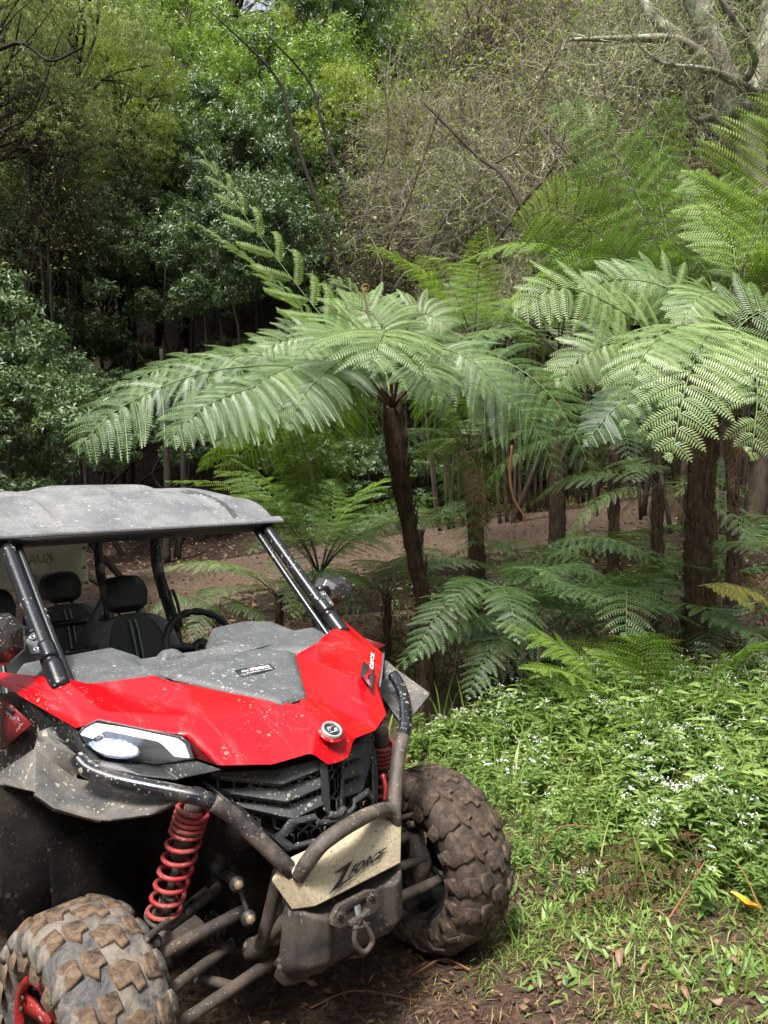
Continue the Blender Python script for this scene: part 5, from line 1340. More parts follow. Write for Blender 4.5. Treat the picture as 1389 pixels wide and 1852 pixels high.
def part(name, mb, mat, parent=buggy, smooth=False, bev=0, seg=2, ang=25, label=None):
    me = mb.mesh(name, BM[mat] if isinstance(mat, str) else mat, smooth)
    o = obj(name, me, parent)
    if bev: bevel(o, bev, seg, ang)
    if label: o['label'] = label
    return o
def pm(p): return np.array([p[0], -p[1], p[2]])
def VV(px, py, **k): return np.array(V(px, py, **k))
def Vpl(px, py, P0, n):
    d = np.array(V(px, py, X=0)) - np.array(VC); n = np.array(n)
    return np.array(VC) + d * (((np.array(P0) - np.array(VC)) @ n) / (d @ n))
def Vpl3(px, py, a, b, c): return Vpl(px, py, a, np.cross(np.array(b) - a, np.array(c) - a))
def panel(name, verts, faces, mat, thick=.008, bev=.006, parent=buggy, seg=3, ang=8, mirror=False, off=-1):
    Vt = [np.array(p, float) for p in verts]
    bm = bmesh.new()
    bv = [bm.verts.new(p) for p in Vt]
    for f in faces: bm.faces.new([bv[i] for i in f])
    if mirror:
        bw = [bv[i] if abs(p[1]) < 1e-6 else bm.verts.new(pm(p)) for i, p in enumerate(Vt)]
        for f in faces: bm.faces.new([bw[i] for i in reversed(f)])
    bmesh.ops.recalc_face_normals(bm, faces=bm.faces)
    me = bpy.data.meshes.new(name); bm.to_mesh(me); bm.free()
    me.materials.append(BM[mat] if isinstance(mat, str) else mat)
    # face the outside: judge by the upward/forward sum
    s = sum((p.normal.x * .5 + p.normal.z) * p.area for p in me.polygons)
    if s < 0: me.flip_normals()
    o = obj(name, me, parent)
    b = o.modifiers.new('bevel', 'BEVEL'); b.width = bev; b.segments = seg; b.limit_method = 'ANGLE'; b.angle_limit = math.radians(ang)
    sd_ = o.modifiers.new('solid', 'SOLIDIFY'); sd_.thickness = thick; sd_.offset = off
    for p in me.polygons: p.use_smooth = True
    o.modifiers.new('wn', 'WEIGHTED_NORMAL').keep_sharp = False
    return o
def poly_sheet(name, pts, mat, thick=.008, bev=.004, parent=buggy):
    return panel(name, pts, [list(range(len(pts)))], mat, thick, bev, parent)

# ---- bonnet
HV = {'A': (-.30, .661, 1.214), 'A2': (-.24, .56, 1.226), 'A3': (-.25, .475, 1.188), 'R0': (-.088, .331, 1.194), 'G2': (-.132, .253, 1.159), 'G1': (.197, .049, 1.055), 'G0': (.205, 0, 1.055),
      'C1': (-.01, .255, 1.135), 'C2': (.185, .115, 1.035), 'F': (-.015, .535, 1.126), 'FE': (.175, .372, 1.053), 'P': (.000, .562, 1.120), 'FP': (.168, .388, 1.047), 'B': (-.028, .609, 1.100),
      'H2': (.150, .345, .967), 'D': (.267, .326, .953), 'E': (.355, 0, .985), 'E1': (.35, .055, .98), 'K1': (.369, .08, .936), 'K2': (.385, .04, .895), 'K3': (.39, 0, .892), 'M': (.13, .30, 1.075), 'N': (.315, .2, .948)}
hk = list(HV); ix = {k: i for i, k in enumerate(hk)}
HF = ['A A2 F', 'A F P', 'A P B', 'A2 A3 M F', 'A3 R0 C1 M', 'F M FE', 'F FE FP P', 'FE D H2 FP', 'FE M N D', 'M C1 C2', 'M C2 N', 'G2 R0 C1', 'G2 C1 C2 G1', 'G1 C2 E1', 'C2 N K1 E1', 'G0 G1 E1 E', 'E E1 K1 K2 K3']
o = panel('bonnet', [HV[k] for k in hk], [[ix[a] for a in f.split()] for f in HF], 'red', .005, .012, ang=6, seg=3, mirror=True)
HVa = {k: np.array(v) for k, v in HV.items()}
# ---- grey centre panel of the bonnet, raised
g2, g1 = HVa['G2'], HVa['G1']
def up(p, z): return np.array(p) + np.array([0, 0, z])
cp = [up(g2, .004) + [.006, -.004, 0], up(g1, .004) + [-.004, 0, 0], (-.30, .17, 1.19), (-.285, .235, 1.186),
      up(g2, .022) + [-.012, -.022, 0], up(g1, .022) + [-.022, -.004, 0], (-.24, .145, 1.197), up((g2 * .4 + g1 * .6), .034) + [-.03, -.05, 0], (-.15, .12, 1.19), (-.24, .0, 1.199), (.175, 0, 1.076), (.19, 0, 1.058), (-.31, 0, 1.19), (-.15, 0, 1.190)]
panel('bonnet_centre_panel', cp, [[0, 4, 5, 1], [4, 8, 7, 5], [2, 6, 4, 0, 3], [6, 8, 4], [8, 13, 10, 5, 7], [6, 9, 13, 8], [1, 5, 10, 11], [2, 12, 9, 6]], 'grey', .012, .006, mirror=True, ang=5)
# ---- cowl and dashboard
dv = [(-.252, .60, 1.205), (-.25, .475, 1.182), (-.10, .33, 1.180), (-.145, .25, 1.150), (-.32, .20, 1.186), (-.32, 0, 1.186), (-.40, .60, 1.222), (-.42, .30, 1.225), (-.40, .0, 1.214), (-.44, .58, 1.212), (-.45, .3, 1.212), (-.43, 0, 1.200), (-.78, .56, 1.13), (-.78, 0, 1.06)]
panel('cowl', dv, [[0, 1, 7, 6], [1, 2, 4, 7], [2, 3, 4], [4, 5, 8, 7], [6, 7, 10, 9], [7, 8, 11, 10], [9, 10, 11, 13, 12]], 'grey', .02, .008, mirror=True, ang=6)
mb = MB(); mb.box((-.62, 0, 1.02), (.30, 1.14, .28)); part('dashboard', mb, 'black', bev=.03, seg=3)
def hump(name, pts_lo, pts_hi, mat):
    n = len(pts_lo); v_ = [np.array(p, float) for p in pts_lo] + [np.array(p, float) for p in pts_hi]
    f = [[i, (i + 1) % n, n + (i + 1) % n, n + i] for i in range(n)] + [list(range(n, 2 * n))]
    return panel(name, v_, f, mat, .01, .014, ang=12, seg=3)
hump('dash_top_pad', [(-.34, -.60, 1.20), (-.34, -.26, 1.20), (-.42, -.19, 1.20), (-.70, -.20, 1.18), (-.74, -.58, 1.18)], [(-.40, -.57, 1.233), (-.41, -.28, 1.235), (-.46, -.22, 1.235), (-.66, -.22, 1.262), (-.68, -.54, 1.255)], 'grey')
hump('instrument_hood', [(-.36, .50, 1.20), (-.30, .20, 1.195), (-.42, .08, 1.19), (-.72, .20, 1.18), (-.76, .50, 1.18), (-.60, .54, 1.19)], [(-.46, .45, 1.232), (-.40, .27, 1.222), (-.47, .16, 1.212), (-.72, .25, 1.268), (-.74, .43, 1.272), (-.60, .48, 1.262)], 'grey')
hump('cowl_tab', [(-.36, -.17, 1.20), (-.36, -.06, 1.20), (-.46, -.06, 1.20), (-.46, -.17, 1.20)], [(-.385, -.14, 1.235), (-.385, -.09, 1.235), (-.42, -.09, 1.24), (-.42, -.14, 1.24)], 'grey')
mb = MB(); mb.prism([VV(352, 1178, X=-.7), VV(455, 1150, X=-.62), VV(505, 1160, X=-.4), VV(440, 1170, X=-.4), VV(385, 1192, X=-.5)], (0, 0, .003)); part('dash_recess', mb, 'black')
# ---- sticker on the bonnet panel
def text_arrays(s, shear=.0, bold=.0):
    cu = bpy.data.curves.new('lettering', 'FONT'); cu.body = s; cu.size = 1; cu.shear = shear; cu.offset = bold; cu.resolution_u = 2
    ob = bpy.data.objects.new('lettering', cu); COL.objects.link(ob)
    dg = bpy.context.evaluated_depsgraph_get(); me = ob.evaluated_get(dg).to_mesh()
    Vt = np.array([v_.co[:] for v_ in me.vertices]); F_ = [list(p.vertices) for p in me.polygons]
    ob.evaluated_get(dg).to_mesh_clear(); bpy.data.objects.remove(ob)
    mn, mx = Vt.min(0), Vt.max(0); Vt = (Vt - mn) / np.maximum(mx - mn, 1e-6)
    return Vt[:, :2], F_, (mx - mn)[0] / (mx - mn)[1]
def lettering(name, s, q, mat, parent=buggy, shear=0, bold=0.0, lift=.0015, thick=.001):
    """q: 4 corners bottom-left, bottom-right, top-right, top-left"""
    uv, F_, _ = text_arrays(s, shear, bold)
    q = [np.array(p, float) for p in q]
    n = np.cross(q[1] - q[0], q[3] - q[0]); n /= np.linalg.norm(n)
    P = [(1 - u) * (1 - w) * q[0] + u * (1 - w) * q[1] + u * w * q[2] + (1 - u) * w * q[3] + n * lift for u, w in uv]
    me = bpy.data.meshes.new(name); me.from_pydata([tuple(p) for p in P], [], F_); me.update(); me.materials.append(BM[mat])
    o = obj(name, me, parent)
    sd_ = o.modifiers.new('solid', 'SOLIDIFY'); sd_.thickness = thick; sd_.offset = 0
    return o
def decal(name, pts, mat, n=None, lift=.001, parent=buggy, thick=.001):
    P = [np.array(p, float) for p in pts]
    if n is None: n = np.cross(P[1] - P[0], P[2] - P[0])
    n = np.array(n) / np.linalg.norm(n)
    mb = MB(); mb.prism([p + n * lift for p in P], n * thick); return part(name, mb, mat, parent)
SA, SB, SC = np.array((-.24, .0, 1.199)), np.array((.175, 0, 1.076)), np.array((-.15, .12, 1.19))
SP0 = np.array((-.15, 0, 1.190)); SN = np.cross(np.array((.175, 0, 1.076)) - SP0, np.array((-.15, .12, 1.19)) - SP0)
if SN[2] < 0: SN = -SN
SN = SN / np.linalg.norm(SN)
st = [Vpl(x, y, SP0, SN) for x, y in ((437, 1225), (500, 1213), (487, 1202), (424, 1214))]
stk = decal('sticker', st, 'decal_dark', SN, .003)
def inq(q, u0, u1, w0, w1):
    f = lambda u, w: (1 - u) * (1 - w) * q[0] + u * (1 - w) * q[1] + u * w * q[2] + (1 - u) * w * q[3]
    return [f(u0, w0), f(u1, w0), f(u1, w1), f(u0, w1)]
st2 = [p + SN * .0045 for p in st]
lettering('lettering', '4X4', inq(st2, .10, .30, .40, .70), 'white', stk)
lettering('lettering', 'XPERIENCE', inq(st2, .33, .92, .40, .78), 'white', stk, bold=.02)
lettering('lettering', 'MADEIRA TOURS', inq(st2, .2, .92, .14, .28), 'white', stk)
decal('red_mark', inq(st2, .42, .58, .8, .92), 'decal_red', SN, .0005, stk)
# ---- nose badge
ec = VV(597, 1328, Y=0); en = np.array([.62, -.0, .78]); en /= np.linalg.norm(en)
def ring(name, c, n, r0, r1, h, mat, segs=32, parent=buggy):
    n = np.array(n, float) / np.linalg.norm(n); a = np.cross(n, [0, 1, 0]); a /= np.linalg.norm(a); b = np.cross(n, a)
    th = np.arange(segs) * 2 * np.pi / segs; cs = np.cos(th)[:, None] * a + np.sin(th)[:, None] * b
    prof = [(r0, 0), (r0, h), ((r0 + r1) / 2, h * 1.25), (r1, h), (r1, 0)] if r0 > 0 else [(1e-4, h), (r1 * .98, h), (r1, h * .6), (r1, 0)]
    Vt = np.vstack([c + cs * r + n * z for r, z in prof]); k = len(prof)
    Q = [[i * segs + j, i * segs + (j + 1) % segs, (i + 1) * segs + (j + 1) % segs, (i + 1) * segs + j] for i in range(k - 1) for j in range(segs)]
    mb = MB(); mb.add(Vt, Q); return part(name, mb, mat, parent, True)
bz = ec + en * .012
bd = ring('badge', bz, en, 0, .031, .006, 'badge_dark')
ring('badge_rim', bz, en, .025, .033, .010, 'badge', parent=bd)
ya = np.array([0, 1., 0]); za = np.cross(en, ya); 
if za[2] < 0: za = -za
def bp(u, w): return bz + en * .0075 + ya * u + za * w
for poly in ([(-.012, .013), (.014, .013), (.016, .008), (-.006, .007), (-.009, -.004), (-.014, -.004)], [(.014, .003), (.017, -.010), (-.013, -.012), (-.015, -.007), (.008, -.005), (.009, .003)]):
    decal('badge_mark', [bp(u, w) for u, w in poly], 'badge', en, 0, bd)
ring('badge_seat', bz - en * .006, en, .030, .042, .005, 'red', parent=buggy)
# ---- side decal on the far half of the bonnet
A_, B__, C__ = HVa['A3'] * 1, HVa['F'], HVa['M']
dn = np.cross(B__ - A_, C__ - A_); dn = dn * np.sign(dn[2]); dn /= np.linalg.norm(dn)
def hb(px, py): return Vpl(px, py, (A_ + B__ + C__) / 3, dn) + dn * .006
dd = decal('zforce_decal', [hb(651, 1224), hb(657, 1199), hb(678, 1217), hb(672, 1248)], 'decal_dark', dn, .001)
decal('decal_outline', [hb(663, 1210), hb(674, 1220), hb(664, 1231), hb(671, 1241), hb(657, 1228), hb(667, 1218)], 'decal_red', dn, .003, dd)
lettering('lettering', 'ORCE', [hb(668, 1212), hb(671, 1184), hb(677, 1187), hb(675, 1216)][::1], 'white', dd, bold=.03, lift=-.003)

# ---- headlights (both sides, mirrored)
hl_c = [(150, 1317), (176, 1303), (325, 1334), (340, 1345), (352, 1371), (283, 1381), (190, 1367), (158, 1348), (142, 1326)]
hl_Y = [-.592, -.562, -.392, -.372, -.348, -.41, -.53, -.575, -.60]
HL = [VV(x, y, Y=Y_) for (x, y), Y_ in zip(hl_c, hl_Y)]
for i_ in (0, 1, 2, 3): HL[i_] = HL[i_] + np.array([.006, 0, .002])
M['glass'] = None
t = NT('headlight_glass'); t.set(Base_Color=(.8, .82, .85), Roughness=.05, Specular_IOR_Level=.8)
tp_ = t.node('ShaderNodeBsdfTransparent'); mx_ = t.node('ShaderNodeMixShader'); _c, _m = specks(t, (.9, .9, .9), (1, 1, 1), .8, 50, 140)
t.link(t.math('ADD', .14, t.math('MULTIPLY', _m, .5), True), mx_.inputs[0]); t.link(tp_.outputs[0], mx_.inputs[1]); t.link(t.b.outputs[0], mx_.inputs[2]); t.link(mx_.outputs[0], t.out.inputs[0]); BM['glass'] = t.m
t = NT('daylight_strip'); t.set(Base_Color=(.9, .92, .95), Roughness=.4, Emission_Color=(1, 1, 1, 1), Emission_Strength=1.0); BM['drl'] = t.m
t = NT('bowl_glitter'); v = t.coords(1.0); n_ = t.noise(75, 4, .8, v)
t.set(Base_Color=(.5, .52, .56), Roughness=.25, Metallic=.4, Emission_Color=t.ramp(n_, [(.40, (.10, .16, .34)), (.52, (.50, .58, .75)), (.60, (1, 1, 1))]), Emission_Strength=.95); BM['painted_glitter'] = t.m  # white-blue glitter of the bowl painted as noisy emission
BM['lamp_inside'] = simple('lamp_inside', (.42, .43, .46), .3, .3)
def side(sgn, f): return f if sgn < 0 else pm(f)
for sgn in (-1, 1):
    H_ = [side(sgn, p) for p in HL]; cen = sum(H_) / len(H_)
    inn = np.array([-.75, 0, -.25]); inn = inn / np.linalg.norm(inn)
    hm = MB()
    sc_ = [p + inn * .07 + (cen - p) * .12 for p in H_]
    n = len(H_); Vt = np.vstack([H_, sc_, [np.mean(sc_, 0)]])
    hm.add(Vt, [[i, (i + 1) % n, n + (i + 1) % n, n + i] for i in range(n)], [[n + i, n + (i + 1) % n, 2 * n] for i in range(n)])
    hd = part('headlight', hm, 'lamp_inside')
    # light strip along the top and inner edge
    dm = MB(); idx = [8, 0, 1, 2, 3, 4]
    dp = [H_[i] + (cen - H_[i]) * .05 + inn * .012 for i in idx]; dp2 = [H_[i] + (cen - H_[i]) * (.36 if k_ < 5 else .25) + inn * .03 for k_, i in enumerate(idx)]
    m_ = len(idx); dm.add(np.vstack([dp, dp2]), [[i, i + 1, m_ + i + 1, m_ + i] for i in range(m_ - 1)])
    part('light_strip', dm, 'drl', hd, True)
    # reflector bowl and projector
    u_ = (H_[3] + H_[4]) / 2 - (H_[0] + H_[8]) / 2; u_ /= np.linalg.norm(u_)
    rc = cen - u_ * .035 + inn * .035 + np.array([0, 0, -.012])
    def blob(name, c, rx, ry, rz_, mat, U, seg=20, half=True):
        W_ = -inn; V2 = np.cross(W_, U); V2 /= np.linalg.norm(V2)
        rows = 8; Vt = []; Q = []
        for i in range(rows + 1):
            a = (math.pi / 2) * i / rows
            for j in range(seg):
                b = 2 * math.pi * j / seg; Vt.append(c + U * math.cos(b) * math.sin(a) * rx + V2 * math.sin(b) * math.sin(a) * ry + W_ * math.cos(a) * rz_)
        for i in range(rows):
            for j in range(seg): Q.append([i * seg + j, i * seg + (j + 1) % seg, (i + 1) * seg + (j + 1) % seg, (i + 1) * seg + j])
        mb = MB(); mb.add(Vt, Q); return part(name, mb, mat, hd, True)
    blob('reflector', rc + inn * .005, .078, .030, -.03, 'chrome', u_)
    blob('reflector_bowl', rc, .070, .025, .012, 'painted_glitter', u_)
    blob('projector_lens', rc - u_ * .045 + np.array([0, 0, .022]), .018, .016, .02, 'chrome', u_)
    gm = MB(); gv = [p + np.array([.004, 0, .003]) for p in H_]; gc = cen + np.array([.014, 0, .008])
    gm.add(np.vstack([gv, [gc]]), None, [[i, (i + 1) % n, n] for i in range(n)])
    g_ = part('lens', gm, 'glass', hd, True)
    fm = MB(); fm.tube(np.array(H_ + [H_[0]]), .0035, 5); part('lens_seal', fm, 'grey', hd)
    # trim under the lamp
    tr_px = [((137, 1321), -.61), ((142, 1345), -.605), ((155, 1371), -.59), ((178, 1385), -.56), ((250, 1398), -.48), ((323, 1406), -.385), ((400, 1390), -.326), ((352, 1373), -.345)]
    tp = [side(sgn, VV(x, y, Y=Y_)) for (x, y), Y_ in tr_px]
    ins = [side(sgn, HL[8]), side(sgn, HL[7]), side(sgn, HL[6]), side(sgn, HL[5]), side(sgn, HL[4])]
    vs = tp + ins
    panel('headlight_trim', [p + np.array([-.004, 0, -.003]) for p in vs], [[0, 8, 9, 1], [1, 9, 2], [2, 9, 10, 3], [3, 10, 4], [4, 10, 11, 5], [5, 11, 12, 7, 6]], 'trim', .012, .004)
    # ---- fender flare
    fl = [(-.30, -.76, 1.02), *[tuple(VV(x, y, Y=Y_)) for x, y, Y_ in ((0, 1396, -.75), (62, 1354, -.70), (138, 1408, -.60), (230, 1425, -.52), (300, 1440, -.46), (318, 1448, -.45), (275, 1472, -.50), (185, 1483, -.60), (100, 1457, -.72), (60, 1430, -.74), (0, 1414, -.79))], (-.30, -.80, .99)]
    fl = [side(sgn, np.array(p)) for p in fl]
    o = panel('fender_flare', fl, [[0, 1, 11, 12], [1, 2, 10, 11], [2, 3, 9, 10], [3, 4, 8, 9], [4, 5, 7, 8], [5, 6, 7]], 'flare', .016, .008, ang=4)
    bk = [side(sgn, np.array(p)) for p in (tuple(VV(62, 1354, Y=-.70)), tuple(VV(70, 1322, Y=-.66)), tuple(VV(85, 1318, Y=-.65)), tuple(VV(148, 1365, Y=-.585)), tuple(VV(138, 1408, Y=-.60)), tuple(VV(100, 1345, Y=-.64)), tuple(VV(100, 1380, Y=-.65)))]
    panel('fender_bracket', bk, [[0, 1, 5, 6], [1, 2, 3, 5], [5, 3, 4, 6]], 'flare', .02, .01, ang=5)
    # ---- black side shoulder between bonnet and door
    sh = [side(sgn, np.array(p)) for p in (tuple(VV(40, 1242, Y=-.66)), tuple(VV(137, 1322, Y=-.608)), tuple(VV(150, 1368, Y=-.59)), tuple(VV(75, 1318, Y=-.655)), tuple(VV(5, 1256, Y=-.675)), (-.55, -.69, 1.19), (-.62, -.70, .80), tuple(VV(10, 1390, Y=-.69)), tuple(VV(70, 1345, Y=-.66)))]
    panel('side_shoulder', sh, [[0, 1, 2, 3], [0, 3, 4], [4, 5, 6, 7], [4, 7, 8, 3]], 'black', .01, .004)
    # ---- bull bar upright tubes
    bt = [side(sgn, VV(x, y, Y=Y_)) for x, y, Y_ in ((140, 1372, -.62), (160, 1392, -.607), (200, 1408, -.57), (240, 1418, -.53), (320, 1434, -.445), (365, 1444, -.395), (400, 1460, -.35), (440, 1492, -.30), (530, 1578, -.195))]
    mb = MB(); mb.tube(bt, [.0228] * 5, 14, 40); part('bull_bar_tube', mb, 'tube_mud' if sgn < 0 and False else 'tube', smooth=True)
    mb = MB(); C_ = bez(bt, 40); mb.tube(C_[27:], np.full(13, .0238), 14, jitter=.05); part('mud_coat', mb, 'tube_mud', smooth=True)

# cross tube of the bull bar
ct = [VV(x, y, Y=Y_) for x, y, Y_ in ((540, 1585, -.192), (556, 1560, -.18), (585, 1524, -.14), (640, 1487, -.02), (680, 1468, .10), (703, 1465, .165), (714, 1480, .19), (708, 1512, .192))]
mb = MB(); mb.tube(ct, .0225, 14, 48, jitter=.04); part('bull_bar_cross_tube', mb, 'tube_mud', smooth=True)
# ---- cream plate
def P3(*a): return np.array(a, float)
T_, B_ = HVa['K1'] * 0 + P3(.409, .206, .650), P3(.428, .166, .543)
plv = [pm(T_), T_, B_, pm(B_), pm(P3(.33, .238, .62)), pm(P3(.372, .205, .535)), P3(.33, .238, .62), P3(.372, .205, .535), P3(.385, -.14, .683), P3(.385, .14, .683), pm(P3(.35, .21, .665)), P3(.35, .21, .665), P3(.40, -.18, .655), P3(.40, .18, .655)]
pf = [[0, 3, 2, 1], [0, 4, 5, 3], [1, 2, 7, 6], [0, 1, 9, 8], [0, 8, 10], [1, 11, 9], [0, 10, 4], [1, 6, 11], [3, 5, 7, 2]]
panel('bumper_plate', plv, pf, 'cream', .008, .005, ang=8)
fn = np.cross(pm(T_) - pm(B_), B_ - pm(B_)); fn = fn * np.sign(fn[0]); fn /= np.linalg.norm(fn)
def zp(zx, zy): return Vpl(500 + zx / 5.7875, 1470 + zy / 5.7875, B_, fn) + fn * .007
mz = MB()
for poly in ([(585, 630), (785, 495), (735, 585), (700, 580), (625, 625)], [(735, 585), (655, 738), (600, 795), (535, 855), (640, 690), (700, 580)], [(655, 738), (835, 628), (655, 768), (600, 795)]):
    mz.prism([zp(*q) for q in poly], fn * .0012)
part('lettering', mz, 'ink', label='angular black letter Z')
lettering('lettering', 'FORCE', [zp(728, 690), zp(1085, 462), zp(1145, 352), zp(775, 560)], 'ink', shear=.25, bold=.035, lift=.0)
# ---- winch bumper and fairlead
sk = [P3(.36, -.205, .53), P3(.41, -.19, .525), P3(.425, -.12, .50), P3(.425, -.11, .375), P3(.405, -.13, .36), P3(.33, -.22, .355), P3(.25, -.28, .33), P3(.28, -.25, .50)]
skc = [P3(.425, -.12, .50), P3(.415, -.09, .52), P3(.415, .09, .52), P3(.425, .12, .50), P3(.425, .11, .375), P3(.41, .06, .345), P3(.41, -.06, .345), P3(.425, -.11, .375)]
allv = [P3(.33, -.205, .535), P3(.40, -.195, .535), P3(.43, -.165, .515), P3(.445, -.13, .50), P3(.415, -.105, .50), P3(.415, .105, .50), P3(.445, .13, .50), P3(.43, .165, .515), P3(.40, .195, .535), P3(.25, .205, .535)]
low = [P3(.31, -.225, .40), P3(.37, -.215, .385), P3(.40, -.19, .375), P3(.42, -.13, .37), P3(.395, -.10, .36), P3(.395, .10, .36), P3(.42, .13, .37), P3(.40, .18, .375), P3(.36, .2, .38), P3(.20, .22, .37)]
nb = len(allv)
bot = [p + P3(-.04, 0, -.035) for p in low]
panel('winch_bumper', allv + low + bot, [[i, i + 1, nb + i + 1, nb + i] for i in range(nb - 1)] + [[nb + i, nb + i + 1, 2 * nb + i + 1, 2 * nb + i] for i in range(nb - 1)] + [[0, 9, 8, 7, 6, 5, 4, 3, 2, 1]], 'skid', .01, .012, ang=10)
mb = MB(); mb.prism([P3(.33, -.225, .43), P3(.385, -.20, .42), P3(.36, -.17, .325), P3(.29, -.21, .30), P3(.27, -.23, .33)], (-.03, .03, -.02)); part('skid_plate', mb, 'skid', bev=.012)
def fp(px, py, x=.435): return VV(px, py, X=x)
mb = MB(); fl_ = [fp(594, 1672), fp(594, 1655), fp(606, 1635), fp(660, 1608), fp(676, 1607), fp(681, 1630), fp(672, 1648), fp(615, 1676), fp(605, 1677)]
mb.prism(fl_, (.018, 0, .0)); fair = part('fairlead', mb, 'mudmetal', bev=.004)
mb = MB(); mb.prism([fp(624, 1652, .456), fp(660, 1633, .456), fp(662, 1624, .456), fp(655, 1624, .456), fp(626, 1640, .456)], (.001, 0, 0)); part('fairlead_slot', mb, 'darkwell', fair)
for c_ in ((614, 1656), (672, 1622)):
    ring('bolt', fp(*c_, .453), (1, 0, 0), 0, .0095, .006, 'mudmetal', 14, fair); ring('bolt_socket', fp(*c_, .4585), (1, 0, 0), 0, .004, .002, 'darkwell', 6, fair)
mb = MB(); mb.prism([fp(640, 1640, .458), fp(650, 1634, .458), fp(656, 1668, .485), fp(646, 1673, .485)], (.004, 0, 0)); part('winch_strap', mb, 'belt_grey', fair)
mb = MB(); mb.box(fp(650, 1659, .475), (.018, .075, .014), Matrix.Rotation(.1, 3, 'X')); part('hook_bar', mb, 'mudmetal', fair, bev=.003)
hk_ = [fp(642, 1676, .48), fp(641, 1700, .478), fp(648, 1716, .476), fp(660, 1722, .476), fp(672, 1708, .478), fp(673, 1696, .48), fp(664, 1678, .482), fp(655, 1668, .482)]
mb = MB(); mb.tube(hk_, [.007, .0085, .0085, .0085, .0085, .007], 6, 24); part('shackle', mb, 'mudmetal', fair)
mb = MB(); mb.tube([fp(638, 1678, .48), fp(666, 1672, .482)], .0075, 8, 3); part('shackle_pin', mb, 'mudmetal', fair)

# ---- grille: dark backing, mesh bars, slats
gb = [P3(.12, .33, .93), P3(.27, .12, .93), P3(.31, 0, .90), P3(.28, 0, .66), P3(.25, .17, .66), P3(.15, .31, .82)]
panel('grille_backing', gb, [[0, 1, 2, 3, 4, 5]], 'darkwell', .01, .002, mirror=True)
def gpt(y, z):  # grille surface
    z0 = .90 - (z if False else 0)
    return P3(.355 - 1.05 * abs(y) ** 1.35 * .75 - .10 * (.90 - z), y, z)
gm = MB()
for a in np.linspace(-.30, .30, 17):
    for s_ in (-1, 1):
        pts = []
        for k in range(8):
            z = .90 - k * .034; y = a + s_ * (k * .024 if k % 2 == 0 else (k - 1) * .024)
            if abs(y) > .30 - max(0, (.86 - z)) * .5: break
            pts.append(gpt(y, z) - P3(.004, 0, 0))
        if len(pts) > 1: gm.tube(np.array(pts), .0042, 4)
part('grille_mesh', gm, 'trim')['kind'] = 'stuff'
BM['grille'] = dusty('dark_grey_grille', (.040, .042, .045), .5, (.13, .12, .10), .35, .75, (.40, .37, .31), bumpy=.2, big=60, fine=140)
for sgn in (-1, 1):
    for k, (z0, y0, y1, zz) in enumerate(((.872, .035, .315, .918), (.818, .035, .295, .868), (.765, .035, .265, .822))):
        def sp(y, z, out): p = gpt(y, z); return P3(p[0] + out, sgn * y, z)
        ym = y1 * .5
        v_ = [sp(y0, z0 + .006, .012), sp(ym, z0 - .012, .030), sp(y1 * .93, zz - .014, .020), sp(y1, zz + .004, .0), sp(ym, z0 + .028, .004), sp(y0, z0 + .034, .0),
              sp(y0, z0 - .004, -.004), sp(ym, z0 - .024, .008), sp(y1 * .93, zz - .024, .002), sp(y1, zz - .010, -.01)]
        panel('grille_slat', v_, [[0, 1, 4, 5], [1, 2, 3, 4], [0, 6, 7, 1], [1, 7, 8, 2], [2, 8, 9, 3]], 'grille', .005, .003, ang=8)
    # centre spine cheeks
    panel('grille_spine', [P3(.375, sgn * .035, .895), P3(.36, sgn * .05, .90), P3(.335, sgn * .042, .76), P3(.352, sgn * .026, .735)], [[0, 1, 2, 3]], 'grille', .012, .004)
    # lower hexagonal surround
    q = [P3(.352, sgn * .0, .722), P3(.345, sgn * .064, .734), P3(.342, sgn * .075, .756), P3(.328, sgn * .155, .762), P3(.305, sgn * .198, .715), P3(.318, sgn * .165, .668), P3(.345, sgn * .07, .664), P3(.352, sgn * .0, .656)]
    inn_ = [P3(p[0] + .012, p[1] * .84 + sgn * .008 if abs(p[1]) > .01 else p[1], .708 + (p[2] - .708) * .70) for p in q]
    panel('lower_surround', q + inn_, [[k_, k_ + 1, 9 + k_, 8 + k_] for k_ in range(7)], 'grille', .014, .004, ang=8)
    mb = MB(); mb.prism([P3(.17, sgn * .33, .90), P3(.26, sgn * .262, .80), P3(.325, sgn * .185, .675), P3(.318, sgn * .172, .675), P3(.25, sgn * .248, .80), P3(.16, sgn * .315, .90)], (-.02, 0, -.01)); part('grille_edge', mb, 'black')
mb = MB(); mb.tube([P3(.352, -.03, .74), P3(.357, 0, .73), P3(.352, .03, .74)], .012, 6, 7); part('grille_spine_foot', mb, 'grille')
mb = MB(); mb.tube([P3(.355, -.2, .65), P3(.375, 0, .66), P3(.355, .2, .65)], .012, 6, 9); part('lower_grille_sill', mb, 'black')

